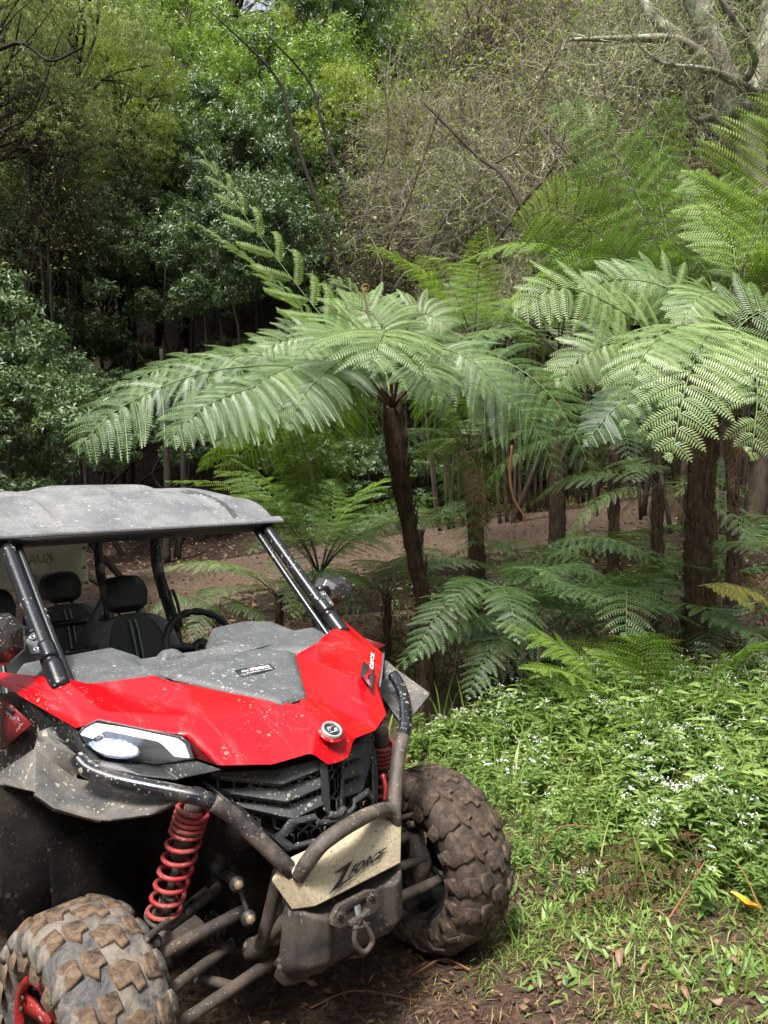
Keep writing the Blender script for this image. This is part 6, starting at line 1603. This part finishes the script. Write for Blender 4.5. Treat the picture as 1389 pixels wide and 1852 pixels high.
# ---- chassis, body, wheel wells
mb = MB(); mb.box((-.25, 0, .62), (.70, .46, .52)); part('front_frame_box', mb, 'darkwell')
mb = MB(); mb.box((.06, 0, .78), (.30, .52, .20)); part('radiator_box', mb, 'darkwell')
mb = MB(); mb.box((-1.75, 0, .48), (2.5, 1.16, .40)); part('tub', mb, 'darkwell', bev=.03)
mb = MB(); mb.box((-.55, 0, .72), (.06, 1.30, .84)); part('firewall', mb, 'darkwell')
for sgn in (-1, 1):
    mb = MB(); mb.prism([P3(-.50, sgn * .66, .93), P3(.0, sgn * .58, .90), P3(.10, sgn * .40, .84), P3(.10, sgn * .25, .84), P3(-.50, sgn * .25, .96)], (0, 0, .012)); part('wheel_arch_liner', mb, 'darkwell')
    mb = MB(); mb.box((-.52, sgn * .5, .68), (.03, .40, .72)); part('wheel_arch_wall', mb, 'darkwell')
    # sills and doors
    mb = MB(); dpts = [P3(-.60, sgn * .69, 1.13), P3(-.62, sgn * .69, .50), P3(-1.65, sgn * .72, .46), P3(-1.72, sgn * .72, 1.10), P3(-1.3, sgn * .71, 1.08)]
    mb.prism(dpts, (0, -sgn * .03, 0)); d_ = part('door', mb, 'black', bev=.01)
    mb = MB(); mb.tube([dpts[0] + P3(0, 0, .004), dpts[4] + P3(0, 0, .004), dpts[3] + P3(0, 0, .004)], .012, 6, 9); part('door_top_rail', mb, 'grey', d_)
    mb = MB(); dq = [P3(-1.80, sgn * .71, 1.12), P3(-1.80, sgn * .71, .52), P3(-2.7, sgn * .70, .52), P3(-2.75, sgn * .70, 1.25)]
    mb.prism(dq, (0, -sgn * .03, 0)); part('rear_door', mb, 'black', bev=.01)
# red side panel with lettering (both sides)
for sgn in (-1, 1):
    rp_ = [side(sgn, VV(x, y, Y=-.695)) for x, y in ((7, 1262), (60, 1309), (7, 1355))]
    rp_ = [P3(-.47, sgn * .695, 1.165), rp_[1], P3(-.50, sgn * .695, 1.01)] if False else rp_
    mb = MB(); mb.prism(rp_, (0, sgn * .006, 0)); rd = part('side_panel', mb, 'dull_red', label='dull red triangular panel')
    if sgn < 0:
        f = lambda x, y: VV(x, y, Y=-.703)
        decal('number_plate_decal', [f(9, 1282), f(23, 1292), f(27, 1284), f(12, 1274)], 'decal_dark', (0, -1, 0), .001, rd)
        lettering('lettering', '950', [f(11, 1281), f(23, 1289), f(25, 1284), f(13, 1276)], 'white', rd, lift=-.003)
        lettering('lettering', 'SPORT-4', [f(8, 1290), f(36, 1315), f(42, 1309), f(10, 1284)], 'stripe', rd, lift=-.002)

# ---- roll cage
def tube_part(name, pts, r, mat='cage', n=None, segs=14, parent=buggy): 
    mb = MB(); mb.tube(pts, r, segs, n or max(2, 8 * (len(pts) - 1))); return part(name, mb, mat, parent, True)
for s in (-1, 1):
    ap = tube_part('front_pillar', [P3(-.20, s * .57, 1.16), P3(-.45, s * .565, 1.42), P3(-.70, s * .56, 1.69)], [.027, .026, .026])
    tube_part('inner_pillar_tube', [P3(-.24, s * .525, 1.16), P3(-.48, s * .52, 1.42), P3(-.72, s * .515, 1.69)], [.014, .014, .014], parent=ap)
    tube_part('pillar_sleeve', [P3(-.225, s * .57, 1.19), P3(-.30, s * .568, 1.268)], [.032, .032], parent=ap)
    tube_part('pillar_sleeve', [P3(-.31, s * .568, 1.28), P3(-.355, s * .567, 1.325)], [.030, .030], parent=ap)
    tube_part('middle_pillar', [P3(-1.72, s * .60, .95), P3(-1.76, s * .60, 1.25), P3(-1.84, s * .585, 1.50), P3(-1.84, s * .57, 1.66), P3(-1.76, s * .55, 1.86)], [.032, .032, .032])
    tube_part('rear_pillar', [P3(-2.58, s * .58, .95), P3(-2.60, s * .58, 1.35), P3(-2.62, s * .56, 1.60), P3(-2.55, s * .53, 1.90)], [.030, .030, .030])
    tube_part('roof_rail', [P3(-.70, s * .55, 1.675), P3(-.95, s * .555, 1.78), P3(-1.76, s * .55, 1.86), P3(-2.6, s * .53, 1.88)], [.028] * 4)
    # belt anchor with rubber bellows on the middle and rear pillars
    for X0, Y0, z0 in ((-1.80, .545, 1.40), (-2.56, .525, 1.45)):
        mb = MB(); z = z0
        for k in range(8):
            mb.tube([P3(X0 + .05, s * Y0, z), P3(X0 + .05, s * Y0, z + .008), P3(X0 + .05, s * Y0, z + .016)], [.017, .024, .017], 12); z += .017
        bl = part('belt_bellows', mb, 'steer', smooth=True)
        tube_part('belt_anchor', [P3(X0 + .0, s * (Y0 + .02), z + .05), P3(X0 + .05, s * (Y0 - .01), z + .03), P3(X0 + .05, s * Y0, z)], [.02, .018, .018], 'grey', 7, 10, bl)
    # mirrors
tube_part('roof_crossbar', [P3(-.73, -.55, 1.69), P3(-.73, 0, 1.695), P3(-.73, .55, 1.69)], .020)
tube_part('roof_crossbar', [P3(-1.76, -.55, 1.86), P3(-1.76, 0, 1.88), P3(-1.76, .55, 1.86)], .024)
tube_part('rear_crossbar', [P3(-2.58, -.55, 1.30), P3(-2.60, 0, 1.30), P3(-2.58, .55, 1.30)], .022)
# ---- roof
def roof_z(x, y):
    u = np.clip((-.67 - x) / 2.1, 0, 1)
    z = 1.712 + .272 * (1 - np.exp(-u * 7.5)) + .01 * u
    a = abs(y)
    z = z + .022 * (1 - smoothstep(.17, .23, a)) * smoothstep(.04, .2, u) - .014 * (smoothstep(.30, .325, a) * (1 - smoothstep(.355, .38, a))) * smoothstep(.02, .1, u)
    z = z - .11 * smoothstep(.44, .63, a) * smoothstep(.02, .35, u) - .5 * np.clip(a - .60, 0, 1)
    return z
nx_, ny_ = 110, 141
xs = -.67 - np.concatenate([[0, .012, .03], np.linspace(.05, 2.1, nx_ - 3)]); ys = np.linspace(-.63, .63, ny_)
Xg, Yg = np.meshgrid(xs, ys, indexing='ij')
Yg2 = Yg * (1.0 - .05 * smoothstep(-.9, -.67, Xg))
Zg = roof_z(Xg, Yg2)
Zt = Zg.copy(); Zt[0, :] -= .012
a_ = np.array([i * ny_ + j for i in range(nx_ - 1) for j in range(ny_ - 1)])
rv = np.stack([Xg, Yg2, Zt], -1).reshape(-1, 3)
quads = np.stack([a_, a_ + ny_, a_ + ny_ + 1, a_ + 1], 1)
cy_ = rv[quads].mean(1)
mi_ = ((abs(cy_[:, 1] - .335 - .10 * smoothstep(-1.3, -.75, cy_[:, 0]) + .02) < .017) & (cy_[:, 0] < -.685)).astype(int)
me = np_mesh('roof', rv, None, quads, None, None, True, [BM['roof'], BM['roof_groove']], mi_)
roof = obj('roof', me, buggy)
sd_ = roof.modifiers.new('solid', 'SOLIDIFY'); sd_.thickness = .022; sd_.offset = -1
if me.polygons[200].normal.z < 0: me.flip_normals()
mb = MB(); mb.prism([P3(-.668, -.60, 1.70), P3(-.668, .60, 1.70), P3(-.70, .60, 1.675), P3(-.70, -.60, 1.675)], (-.03, 0, -.005)); part('roof_lip_seal', mb, 'steer', roof)
mb = MB(); mb.prism([P3(-.655, -.64, 1.712), P3(-.655, .64, 1.712), P3(-.69, .645, 1.735), P3(-.69, -.645, 1.735)], (0, 0, -.012)); part('roof_front_edge', mb, 'roof', roof, bev=.003)

# ---- mirrors
def mirror_part(c, sgn):
    c = np.array(c, float); mb = MB()
    def hexr(x, w, h, sk=0):
        return [c + P3(x, sgn * (w * a + sk), h * b) for a, b in ((-.5, -.25), (-.25, -.5), (.3, -.5), (.5, -.2), (.5, .25), (.25, .5), (-.3, .5), (-.5, .2))]
    rings = [hexr(-.05, .20, .15), hexr(-.035, .21, .16), hexr(.01, .18, .135, .004), hexr(.045, .10, .075, .008)]
    Vt = np.vstack(rings + [[c + P3(.05, sgn * .008, 0)], [c + P3(-.045, 0, 0)]]); n = 8
    Q = [[i * n + j, i * n + (j + 1) % n, (i + 1) * n + (j + 1) % n, (i + 1) * n + j] for i in range(3) for j in range(n)]
    T = [[3 * n + j, 3 * n + (j + 1) % n, 4 * n] for j in range(n)] + [[(j + 1) % n, j, 4 * n + 1] for j in range(n)]
    mb.add(Vt, Q, T); m_ = part('side_mirror', mb, 'mirror', bev=.004, ang=10)
    root_ = P3(-.40, sgn * .60, 1.375)
    tube_part('mirror_arm', [root_, (root_ + c) / 2 + P3(0, 0, .01), c + P3(0, -sgn * .08, .0)], [.020, .017, .014], 'cage', 8, 10, m_)
    mb = MB(); mb.box(root_ + P3(.045, -sgn * .0, -.04), (.012, .042, .09), Matrix.Rotation(-.75, 3, 'Y')); bk_ = part('mirror_bracket', mb, 'grey', m_, bev=.004)
    for dz in (-.018, .02): ring('bolt', root_ + P3(.045 + dz * -.7 + .007, 0, -.04 + dz), (.75, 0, .68), .004, .010, .004, 'chrome', 14, m_)
BM['mirror'] = dusty('mirror_shell', (.025, .023, .022), .3, (.20, .155, .12), .25, 1.0, (.45, .38, .30), bumpy=.2, big=60, fine=120, coat=.3)
mirror_part(VV(607, 1072, Y=.74), 1)
mirror_part(VV(-14, 1160, Y=-.74), -1)

# ---- seats
def seat(c, sgn_x=1, name='seat'):
    """front-facing bucket seat; c = centre of the backrest foot"""
    c = np.array(c, float)
    def bp_(y, z, d): # backrest surface, leaning back
        return c + P3(d - .22 * z, y, z)
    zs = [0, .12, .26, .40, .50, .555]; ws = [.22, .235, .25, .25, .22, .15]
    Vt, Q = [], []
    prof = [(-1, -.03), (-.98, .05), (-.80, .075), (-.62, .045), (-.3, .035), (0, .035), (.3, .035), (.62, .045), (.80, .075), (.98, .05), (1, -.03), (.8, -.08), (0, -.1), (-.8, -.08)]
    n = len(prof)
    for z, w in zip(zs, ws):
        k = 1 - .55 * max(0, z - .45) / .1
        for a, d in prof: Vt.append(bp_(a * w, z, d * max(.45, k)))
    for i in range(len(zs) - 1):
        for j in range(n): Q.append([i * n + j, i * n + (j + 1) % n, (i + 1) * n + (j + 1) % n, (i + 1) * n + j])
    Vt.append(bp_(0, .575, 0)); top = len(Vt) - 1
    T = [[(len(zs) - 1) * n + j, (len(zs) - 1) * n + (j + 1) % n, top] for j in range(n)]
    me = np_mesh('seat', np.array(Vt), T, Q, None, None, True, [BM['seat'], BM['seat_side']], [0] * len(T) + [1 if (j in (0, 1, 2, 7, 8, 9)) else 0 for i in range(len(zs) - 1) for j in range(n)])
    fix_normals(me); s_ = obj(name, me, buggy)
    sb = s_.modifiers.new('sub', 'SUBSURF'); sb.levels = 1; sb.render_levels = 2
    mb = MB(); mb.box(c + P3(.24, 0, -.03), (.50, .46, .12)); cu = part('seat_cushion', mb, 'seat', s_, bev=.04, seg=3)
    for y in (-.016, .016):
        mb = MB(); mb.tube([bp_(y, .02, .040), bp_(y, .26, .040), bp_(y, .46, .040), bp_(y, .535, .020)], [.006, .006, .006], 5, 12); part('seat_stripe', mb, 'stripe', s_, True)
    for y in (-.15, .15):
        mb = MB(); mb.tube([bp_(y * .9, .02, .05), bp_(y, .26, .050), bp_(y, .42, .048), bp_(y * .75, .52, .03)], [.0025] * 3, 4, 14); part('seat_seam', mb, 'emboss', s_, True)
    # headrest
    hc = bp_(0, .68, .0); rows = [(-.10, .075, .05), (-.07, .115, .085), (0, .13, .09), (.06, .115, .08), (.09, .085, .05)]
    Vt, Q = [], []
    sh_ = [(-1, -.5), (-.9, .35), (-.45, .62), (.45, .62), (.9, .35), (1, -.5), (.6, -.7), (-.6, -.7)]; n = 8
    for z, w, d in rows:
        for a, b in sh_: Vt.append(hc + P3(b * d - .15 * z, a * w, z))
    for i in range(4):
        for j in range(n): Q.append([i * n + j, i * n + (j + 1) % n, (i + 1) * n + (j + 1) % n, (i + 1) * n + j])
    Vt += [hc + P3(0, 0, -.105), hc + P3(0, 0, .10)]
    T = [[(j + 1) % n, j, 40] for j in range(n)] + [[32 + j, 32 + (j + 1) % n, 41] for j in range(n)]
    mb = MB(); mb.add(Vt, Q, T); hr = part('headrest', mb, 'headrest', s_, bev=.014, seg=3, ang=15)
    lettering('lettering', 'CFMOTO', [hc + P3(.060, -.075, -.035), hc + P3(.060, .075, -.035), hc + P3(.056, .075, -.008), hc + P3(.056, -.075, -.008)], 'emboss', hr, lift=.002, thick=.003)
    for y in (-.05, .05): tube_part('headrest_post', [bp_(y, .52, -.01), bp_(y, .62, -.01)], .008, 'cage', 3, 8, hr)
    return s_
BM['headrest'] = simple('headrest_black', (.013, .013, .014), .42)
for c_ in ((-1.60, .33, .77), (-1.60, -.35, .77), (-2.53, .33, .85), (-2.53, -.35, .85)): seat(c_)
# belts
mb = MB(); a_, b_ = VV(190, 1065, X=-2.35), VV(128, 1185, X=-2.1); w_ = P3(0, .05, 0)
mb.add(np.vstack([a_, a_ + w_ * .9 + P3(0, 0, -.01), b_ + w_ * 1.4, b_ - w_ * .2]), [[0, 1, 2, 3]]); o = part('seat_belt', mb, 'belt_grey'); o.modifiers.new('s', 'SOLIDIFY').thickness = .003
for pts in ([(306, 1068), (312, 1100), (322, 1142)], [(312, 1066), (322, 1095), (328, 1135)]):
    tube_part('seat_belt', [VV(x, y, X=-1.70) for x, y in pts], .010, 'belt', 8, 6)
tube_part('grab_bar', [VV(118, 1182, X=-1.35), VV(175, 1172, X=-1.35)], .018, 'cage', 4, 10)
# steering wheel
sc_ = P3(-.97, .335, 1.17); un = P3(0, 1, 0); vn = P3(-.42, 0, .90); vn /= np.linalg.norm(vn)
mb = MB(); th = np.linspace(0, 2 * np.pi, 73)
rp_ = np.array([sc_ + (un * np.cos(t_) + vn * np.sin(t_)) * .178 for t_ in th])
mb.tube(rp_, np.array([.0165 + .0022 * np.cos(t_ * 18) * (1 if .25 < t_ < 2.9 else 0) for t_ in th]), 12); sw = part('steering_wheel', mb, 'steer', smooth=True)
ax_ = np.cross(un, vn)
for a in (0.15, math.pi - .15, -math.pi / 2):
    mb = MB(); e_ = sc_ + (un * math.cos(a) + vn * math.sin(a)) * .172
    mb.tube([sc_ + ax_ * -.03, (sc_ + e_) / 2 + ax_ * -.015, e_], [.022, .018, .013], 6, 8); part('wheel_spoke', mb, 'steer', sw, True)
ring('wheel_hub', sc_ - ax_ * .045, ax_, 0, .045, .04, 'steer', 20, sw)
tube_part('steering_column', [sc_ - ax_ * .03, P3(-.72, .33, 1.08)], .03, 'black', 3, 10)

# ---- banner at the back
bw = [VV(165, 962, X=-2.80), VV(152, 1010, X=-2.80), VV(166, 1055, X=-2.80)]
def bpnt(u, w):  # u 0 left .. 1 right ; w 0 top .. 1 bottom
    yr = np.interp(w, [0, .5, 1], [bw[0][1], bw[1][1] , bw[2][1]]); y = -.62 + (yr + .62) * u
    zt = 1.90; zb = bw[2][2] + (1 - u) * -.0
    return P3(-2.80 + .03 * math.sin(u * 7 + w * 3) * (.3 + w) - .03 * w, y, zt + (zb - zt) * w)
Vt = [bpnt(u, w) for u in np.linspace(0, 1, 30) for w in np.linspace(0, 1, 14)]
a_ = np.array([i * 14 + j for i in range(29) for j in range(13)])
me = np_mesh('banner', np.array(Vt), None, np.stack([a_, a_ + 14, a_ + 15, a_ + 1], 1), BM['banner'], None, True); ban = obj('banner', me, buggy); ban['label'] = 'cream cloth banner hung behind the rear seats'
ban.modifiers.new('s', 'SOLIDIFY').thickness = .004
f = lambda x, y: VV(x, y, X=-2.74)
lettering('lettering', 'CAU', [f(36, 1022), f(82, 1018), f(80, 1001), f(34, 1006)], 'banner_ink', ban)
lettering('lettering', 'I A', [f(50, 1047), f(68, 1045), f(68, 1039), f(50, 1041)], 'banner_ink', ban)
ring('print_wheel', f(89, 1015), (1, -.1, 0), .013, .020, .002, 'banner_ink', 16, ban); ring('print_wheel', f(92, 1003), (1, -.1, 0), .006, .012, .002, 'banner_ink', 12, ban)
tube_part('print_mark', [f(84, 1000), f(88, 1006), f(95, 1010)], .005, 'banner_ink', 5, 5, ban)
for w in (.02, .35, .7, .98): ring('eyelet', bpnt(.985, w) + P3(.006, 0, 0), (1, 0, 0), .006, .011, .003, 'darkwell', 12, ban)

# ---- wheels
def tyre_arrays(R=.318, W_=.128, rr=.183, segs=72):
    pr = [(-.100, rr), (-.118, rr + .012), (-.130, rr + .05), (-.133, rr + .09), (-.124, R - .030), (-.100, R - .012), (-.05, R - .003), (0, R), (.05, R - .003), (.100, R - .012), (.124, R - .030), (.133, rr + .09), (.130, rr + .05), (.118, rr + .012), (.100, rr)]
    th = np.arange(segs) * 2 * np.pi / segs; n = len(pr)
    Vt = np.array([[r * math.sin(a), y, r * math.cos(a)] for a in th for y, r in pr])
    Q = [[i * n + j, i * n + j + 1, ((i + 1) % segs) * n + j + 1, ((i + 1) % segs) * n + j] for i in range(segs) for j in range(n - 1)]
    return Vt, Q
mb = MB(); mb.add(*tyre_arrays()); TY = mb.mesh('tyre', None, True); fix_normals(TY)
TY_A = TY.copy(); TY_A.materials.append(BM['tyre']); TY_B = TY.copy(); TY_B.materials.append(BM['tyre_brown'])
def lug_mesh(poly, h, curve=True, drop=0):
    """poly in (s along circumference, y across); sits at the top of the tyre, bent to it"""
    P = np.array(poly, float); n = len(P); R = .317
    def w(s, y, hh, sc=1.0):
        rr = R - .003 - 3.2 * max(0, abs(y) - .055) ** 2 * 1.6 - max(0, abs(y) - .105) * 1.2 + hh; a = s / R
        return [rr * math.sin(a), y, rr * math.cos(a)]
    c = P.mean(0)
    lo = [w(s, y, -.012) for s, y in P]; mi = [w(s, y, h * .85) for s, y in P]; hi = [w(*(c + (np.array((s, y)) - c) * .84), h) for s, y in P]
    Vt = np.array(lo + mi + hi + [w(*c, h * 1.02)])
    Q = [[k * n + i, k * n + (i + 1) % n, (k + 1) * n + (i + 1) % n, (k + 1) * n + i] for k in (0, 1) for i in range(n)]
    mb = MB(); mb.add(Vt, Q, [[2 * n + i, 2 * n + (i + 1) % n, 3 * n] for i in range(n)])
    me = mb.mesh('tread_block', None, False); fix_normals(me); return me
LUGP = [[(-.018, -.012), (.022, -.004), (.020, .022), (.040, .030), (.034, .052), (-.004, .050), (-.022, .020)],   # hooked centre block
        [(-.024, -.052), (.012, -.058), (.034, -.036), (.014, -.026), (.012, -.006), (-.020, -.010)],
        [(-.020, .066), (.018, .060), (.026, .098), (.018, .128), (-.016, .130), (-.026, .100)],                     # shoulders
        [(-.022, -.130), (.016, -.128), (.022, -.095), (.014, -.064), (-.022, -.068), (-.028, -.1)]]
LUGS = {}
for mt_ in ('lug', 'lug_brown'):
    for i, p_ in enumerate(LUGP):
        me = lug_mesh([(a * 1.42, b * 1.08 - (.004 if b < 0 else -.004)) for a, b in p_], .012 if i < 2 else .015); me.materials.append(BM[mt_]); LUGS[mt_, i] = me
def side_lug(mt_, sg):
    R0_ = .296; P = [(-.030, .0), (-.006, .012), (.022, .006), (.034, -.018), (.020, -.046), (.012, -.020), (-.012, -.010)]
    def w(s_, r_, out):
        a = s_ / .28; rr = R0_ + r_; y = .1335 - 1.2 * max(0, rr - .285) + out
        return [rr * math.sin(a), sg * y, rr * math.cos(a)]
    n = len(P); c = np.mean(P, 0)
    Vt = [w(*p, -.006) for p in P] + [w(*p, .006) for p in P] + [w(*(c + (np.array(p) - c) * .8), .008) for p in P] + [w(*c, .008)]
    Q = [[k * n + i, k * n + (i + 1) % n, (k + 1) * n + (i + 1) % n, (k + 1) * n + i] for k in (0, 1) for i in range(n)]
    mb = MB(); mb.add(Vt, Q, [[2 * n + i, 2 * n + (i + 1) % n, 3 * n] for i in range(n)])
    me = mb.mesh('sidewall_lug', BM[mt_]); fix_normals(me); return me
for mt_ in ('lug', 'lug_brown'):
    LUGS[mt_, 4] = side_lug('tyre' if mt_ == 'lug' else 'tyre_brown', 1); LUGS[mt_, 5] = side_lug('tyre' if mt_ == 'lug' else 'tyre_brown', -1)
BM['rim_black'] = simple('wheel_rim_black', (.02, .019, .018), .4)
BM['rim_red'] = dusty('wheel_rim_red', (.36, .018, .02), .5, (.16, .07, .05), .5, .4)
def lathe(prof, segs=40):
    th = np.arange(segs) * 2 * np.pi / segs; n = len(prof)
    Vt = np.array([[r * math.sin(a), y, r * math.cos(a)] for a in th for y, r in prof])
    return Vt, [[i * n + j, i * n + j + 1, ((i + 1) % segs) * n + j + 1, ((i + 1) % segs) * n + j] for i in range(segs) for j in range(n - 1)]
mb = MB(); mb.add(*lathe([(-.112, .192), (-.114, .180), (-.10, .172), (-.05, .165), (.06, .165), (.10, .172), (.114, .180), (.112, .192)])); RIM = mb.mesh('rim_barrel', BM['rim_black'], True)
def wheel(c, steer, outer, tymesh, lugmat, spin=0.0, camber=0.0):
    """outer = sign of the outward side along Y"""
    Mx = Matrix.Translation(Vector(c)) @ Matrix.Rotation(steer, 4, 'Z') @ Matrix.Rotation(camber, 4, 'X')
    w = obj('wheel', RIM, buggy); w.matrix_local = Mx
    obj('tyre', tymesh, w)
    N_ = 17
    for i in range(N_):
        for k in range(6):
            l = obj('tread_block' if k < 4 else 'sidewall_lug', LUGS[lugmat, k], w)
            l.rotation_euler = (0, spin + (i + (.5 if k in (1, 3, 5) else 0)) * 2 * math.pi / N_ + random.gauss(0, .01), 0)
    # dish with spokes on the outer side
    mb = MB(); mb.add(*lathe([(outer * .100, .166), (outer * .118, .168), (outer * .120, .182), (outer * .112, .190)])); obj('rim_ring', mb.mesh('rim_ring', BM['rim_red'] if outer < 0 else BM['rim_black'], True), w)
    mb = MB(); mb.add(*lathe([(outer * .055, .045), (outer * .06, .075), (outer * .045, .078)], 24)); mb.add(*lathe([(outer * .062, .0), (outer * .062, .045), (outer * .03, .05)], 24)); hb_ = obj('wheel_hub', mb.mesh('wheel_hub', BM['rim_black'], True), w)
    for k in range(6):
        a = k * math.pi / 3
        mb = MB(); R_ = Matrix.Rotation(a, 3, 'Y')
        def q(x, y, z): return R_ @ Vector((x, y, z))
        mb.prism([q(-.030, outer * .065, .06), q(.030, outer * .065, .06), q(.018, outer * .075, .10), q(.040, outer * .095, .168), q(-.040, outer * .095, .168), q(-.018, outer * .075, .10)], (0, outer * .012, 0))
        sp_ = obj('spoke', mb.mesh('spoke', BM['rim_red' if True else 'rim_black']), w)
        for dx in (-.022, .022):
            rb = MB(); c0 = np.array(q(dx, outer * .108, .158)); rb.tube([c0, c0 + np.array([0, outer * .006, 0])], .007, 8); obj('rim_bolt', rb.mesh('rim_bolt', BM['mudmetal']), sp_)
    return w
wR = wheel((.0, -.662, .300), math.radians(2), -1, TY_A, 'lug', .1, 0)
wL = wheel((.085, .635, .333), -math.radians(3), 1, TY_B, 'lug_brown', .3, 0)
wheel((-2.85, -.66, .34), 0, -1, TY_A, 'lug'); wheel((-2.85, .66, .34), 0, 1, TY_B, 'lug_brown')

# ---- front suspension
for s in (-1, 1):
    if s < 0: top, bot_ = VV(350, 1460, Y=-.37), VV(294, 1655, Y=-.435)
    else: top, bot_ = pm(VV(350, 1460, Y=-.37)), pm(VV(294, 1655, Y=-.435))
    ax_ = (bot_ - top) / np.linalg.norm(bot_ - top); L_ = np.linalg.norm(bot_ - top)
    u_ = np.cross(ax_, [0, 1, 0]); u_ /= np.linalg.norm(u_); v_ = np.cross(ax_, u_)
    ts = np.linspace(0, 1, 260)
    # tighter coils at the top, open coils below
    turns = 10.5; ph = turns * 2 * np.pi * np.interp(ts, [0, .22, 1], [0, .40, 1])
    r0 = .045
    pts = np.array([top + ax_ * L_ * t_ + (u_ * np.cos(p_) + v_ * np.sin(p_)) * r0 for t_, p_ in zip(ts, ph)])
    mb = MB(); mb.tube(pts, .0070, 7); spg = part('coil_spring', mb, 'spring', smooth=True)
    mb = MB(); mb.tube([top - ax_ * .05, top + ax_ * L_ * .45], .026, 12, 4); mb.tube([top + ax_ * L_ * .45, bot_], .012, 10, 3); mb.tube([bot_ - ax_ * .06, bot_ + ax_ * .01], .024, 12, 3); part('shock_absorber', mb, 'mudmetal', spg, True)
    mb = MB(); mb.tube([bot_ + ax_ * .002, bot_ + ax_ * .010], .052, 20, 2); mb.tube([bot_, bot_ + ax_ * .09], .02, 8, 3); part('spring_seat', mb, 'mudmetal', spg)
    mb = MB(); mb.tube([top + ax_ * L_ * .15, top + ax_ * L_ * .20], .048, 20, 2); part('spring_collar', mb, 'mudmetal', spg)
    def sv(x, y, Y_): return side(s, VV(x, y, Y=Y_))
    def rod(name, a, b, r, mat='mudmetal', parent=buggy):
        mb = MB(); mb.tube([a, (a * 1 + b) / 2, b], r, 10, 9, jitter=.06); return part(name, mb, mat, parent, True)
    ua = rod('upper_arm', sv(268, 1738, -.52), sv(448, 1643, -.20), .019)
    rod('upper_arm_rear', sv(262, 1720, -.52), sv(400, 1600, -.22), .016, parent=ua)
    mb = MB(); mb.prism([sv(275, 1718, -.50), sv(355, 1660, -.36), sv(372, 1676, -.34), sv(290, 1738, -.48)], (0, 0, .012)); part('shock_mount', mb, 'mudmetal', ua, bev=.004)
    la = rod('lower_arm', sv(306, 1792, -.50), sv(432, 1697, -.20), .016)
    rod('lower_arm_front', sv(310, 1862, -.52), sv(500, 1733, -.14), .018, parent=la)
    rod('lower_arm_brace', sv(352, 1768, -.38), sv(430, 1785, -.28), .014, parent=la)
    rod('tie_rod', sv(262, 1700, -.55), sv(395, 1590, -.15), .010)
    lk = rod('sway_bar_link', sv(432, 1602, -.26), sv(452, 1664, -.25), .007)
    rod('sway_bar', sv(385, 1565, -.22), sv(430, 1598, -.26), .016, 'steer', lk)
    for p_ in ((432, 1600), (453, 1662), (282, 1706)):
        c0 = sv(*p_, -.27 if p_[0] > 300 else -.5); ring('bolt', c0, (.8, s * .5, .3), 0, .014, .016, 'bolt', 6, lk); ring('bush', c0 - P3(.01, 0, 0), (.8, s * .5, .3), 0, .022, .014, 'steer', 16, lk)
    # drive shaft with ribbed boot
    c0, c1 = P3(.0, s * .18, .42), P3(.0, s * .56, .35)
    hs_ = rod('half_shaft', c0, c1, .012)
    d_ = (c1 - c0)
    mb = MB()
    for f0, rr in ((.10, .042), (.155, .046), (.21, .043), (.265, .037), (.32, .03), (.62, .034), (.68, .042), (.74, .048), (.80, .05), (.86, .052)):
        mb.tube([c0 + d_ * (f0 - .026), c0 + d_ * f0, c0 + d_ * (f0 + .026)], [rr * .78, rr, rr * .78], 16)
    part('drive_boot', mb, 'steer', hs_, True)
    # upright, brake disc, guard
    k0 = P3(.02 if s < 0 else .06, s * .55, .35)
    mb = MB(); mb.prism([k0 + P3(-.05, 0, -.12), k0 + P3(.05, 0, -.11), k0 + P3(.04, 0, .13), k0 + P3(-.02, 0, .15), k0 + P3(-.06, 0, .03)], (0, s * .03, 0)); kn = part('steering_knuckle', mb, 'mudmetal', bev=.008)
    ring('brake_disc', k0 + P3(0, -s * .012, 0), (0, s, 0), .05, .115, .004, 'bolt', 36, kn)
    mb = MB(); mb.tube([k0 + P3(.07, -s * .04, .11), k0 + P3(.10, -s * .05, .02), k0 + P3(.07, -s * .05, -.10)], [.02, .045, .015], 8, 9); part('arm_guard', mb, 'mudmetal', kn, True)
# hidden frame parts seen between the arms
for s in (-1, 1):
    tube_part('frame_rail', [P3(.33, s * .17, .50), P3(.05, s * .20, .34), P3(-.55, s * .22, .30)], .022, 'mudmetal')
    tube_part('frame_upright', [P3(.30, s * .19, .62), P3(.20, s * .21, .40), P3(.10, s * .2, .33)], .02, 'mudmetal')
mb = MB(); mb.box((-.05, 0, .40), (.34, .24, .20)); part('differential', mb, 'mudmetal', bev=.04, seg=3)
mb = MB(); mb.box((.24, 0, .46), (.16, .22, .12)); part('winch', mb, 'mudmetal', bev=.02)
tube_part('tow_strap', [VV(692, 1400, Y=.25), VV(698, 1425, Y=.25), VV(696, 1450, Y=.25)], .007, 'spring', 8, 6)
tube_part('brake_hose', [VV(485, 1650, Y=-.15), VV(492, 1665, Y=-.18), VV(498, 1690, Y=-.18), VV(510, 1698, Y=-.15)], .006, 'steer', 10, 6)
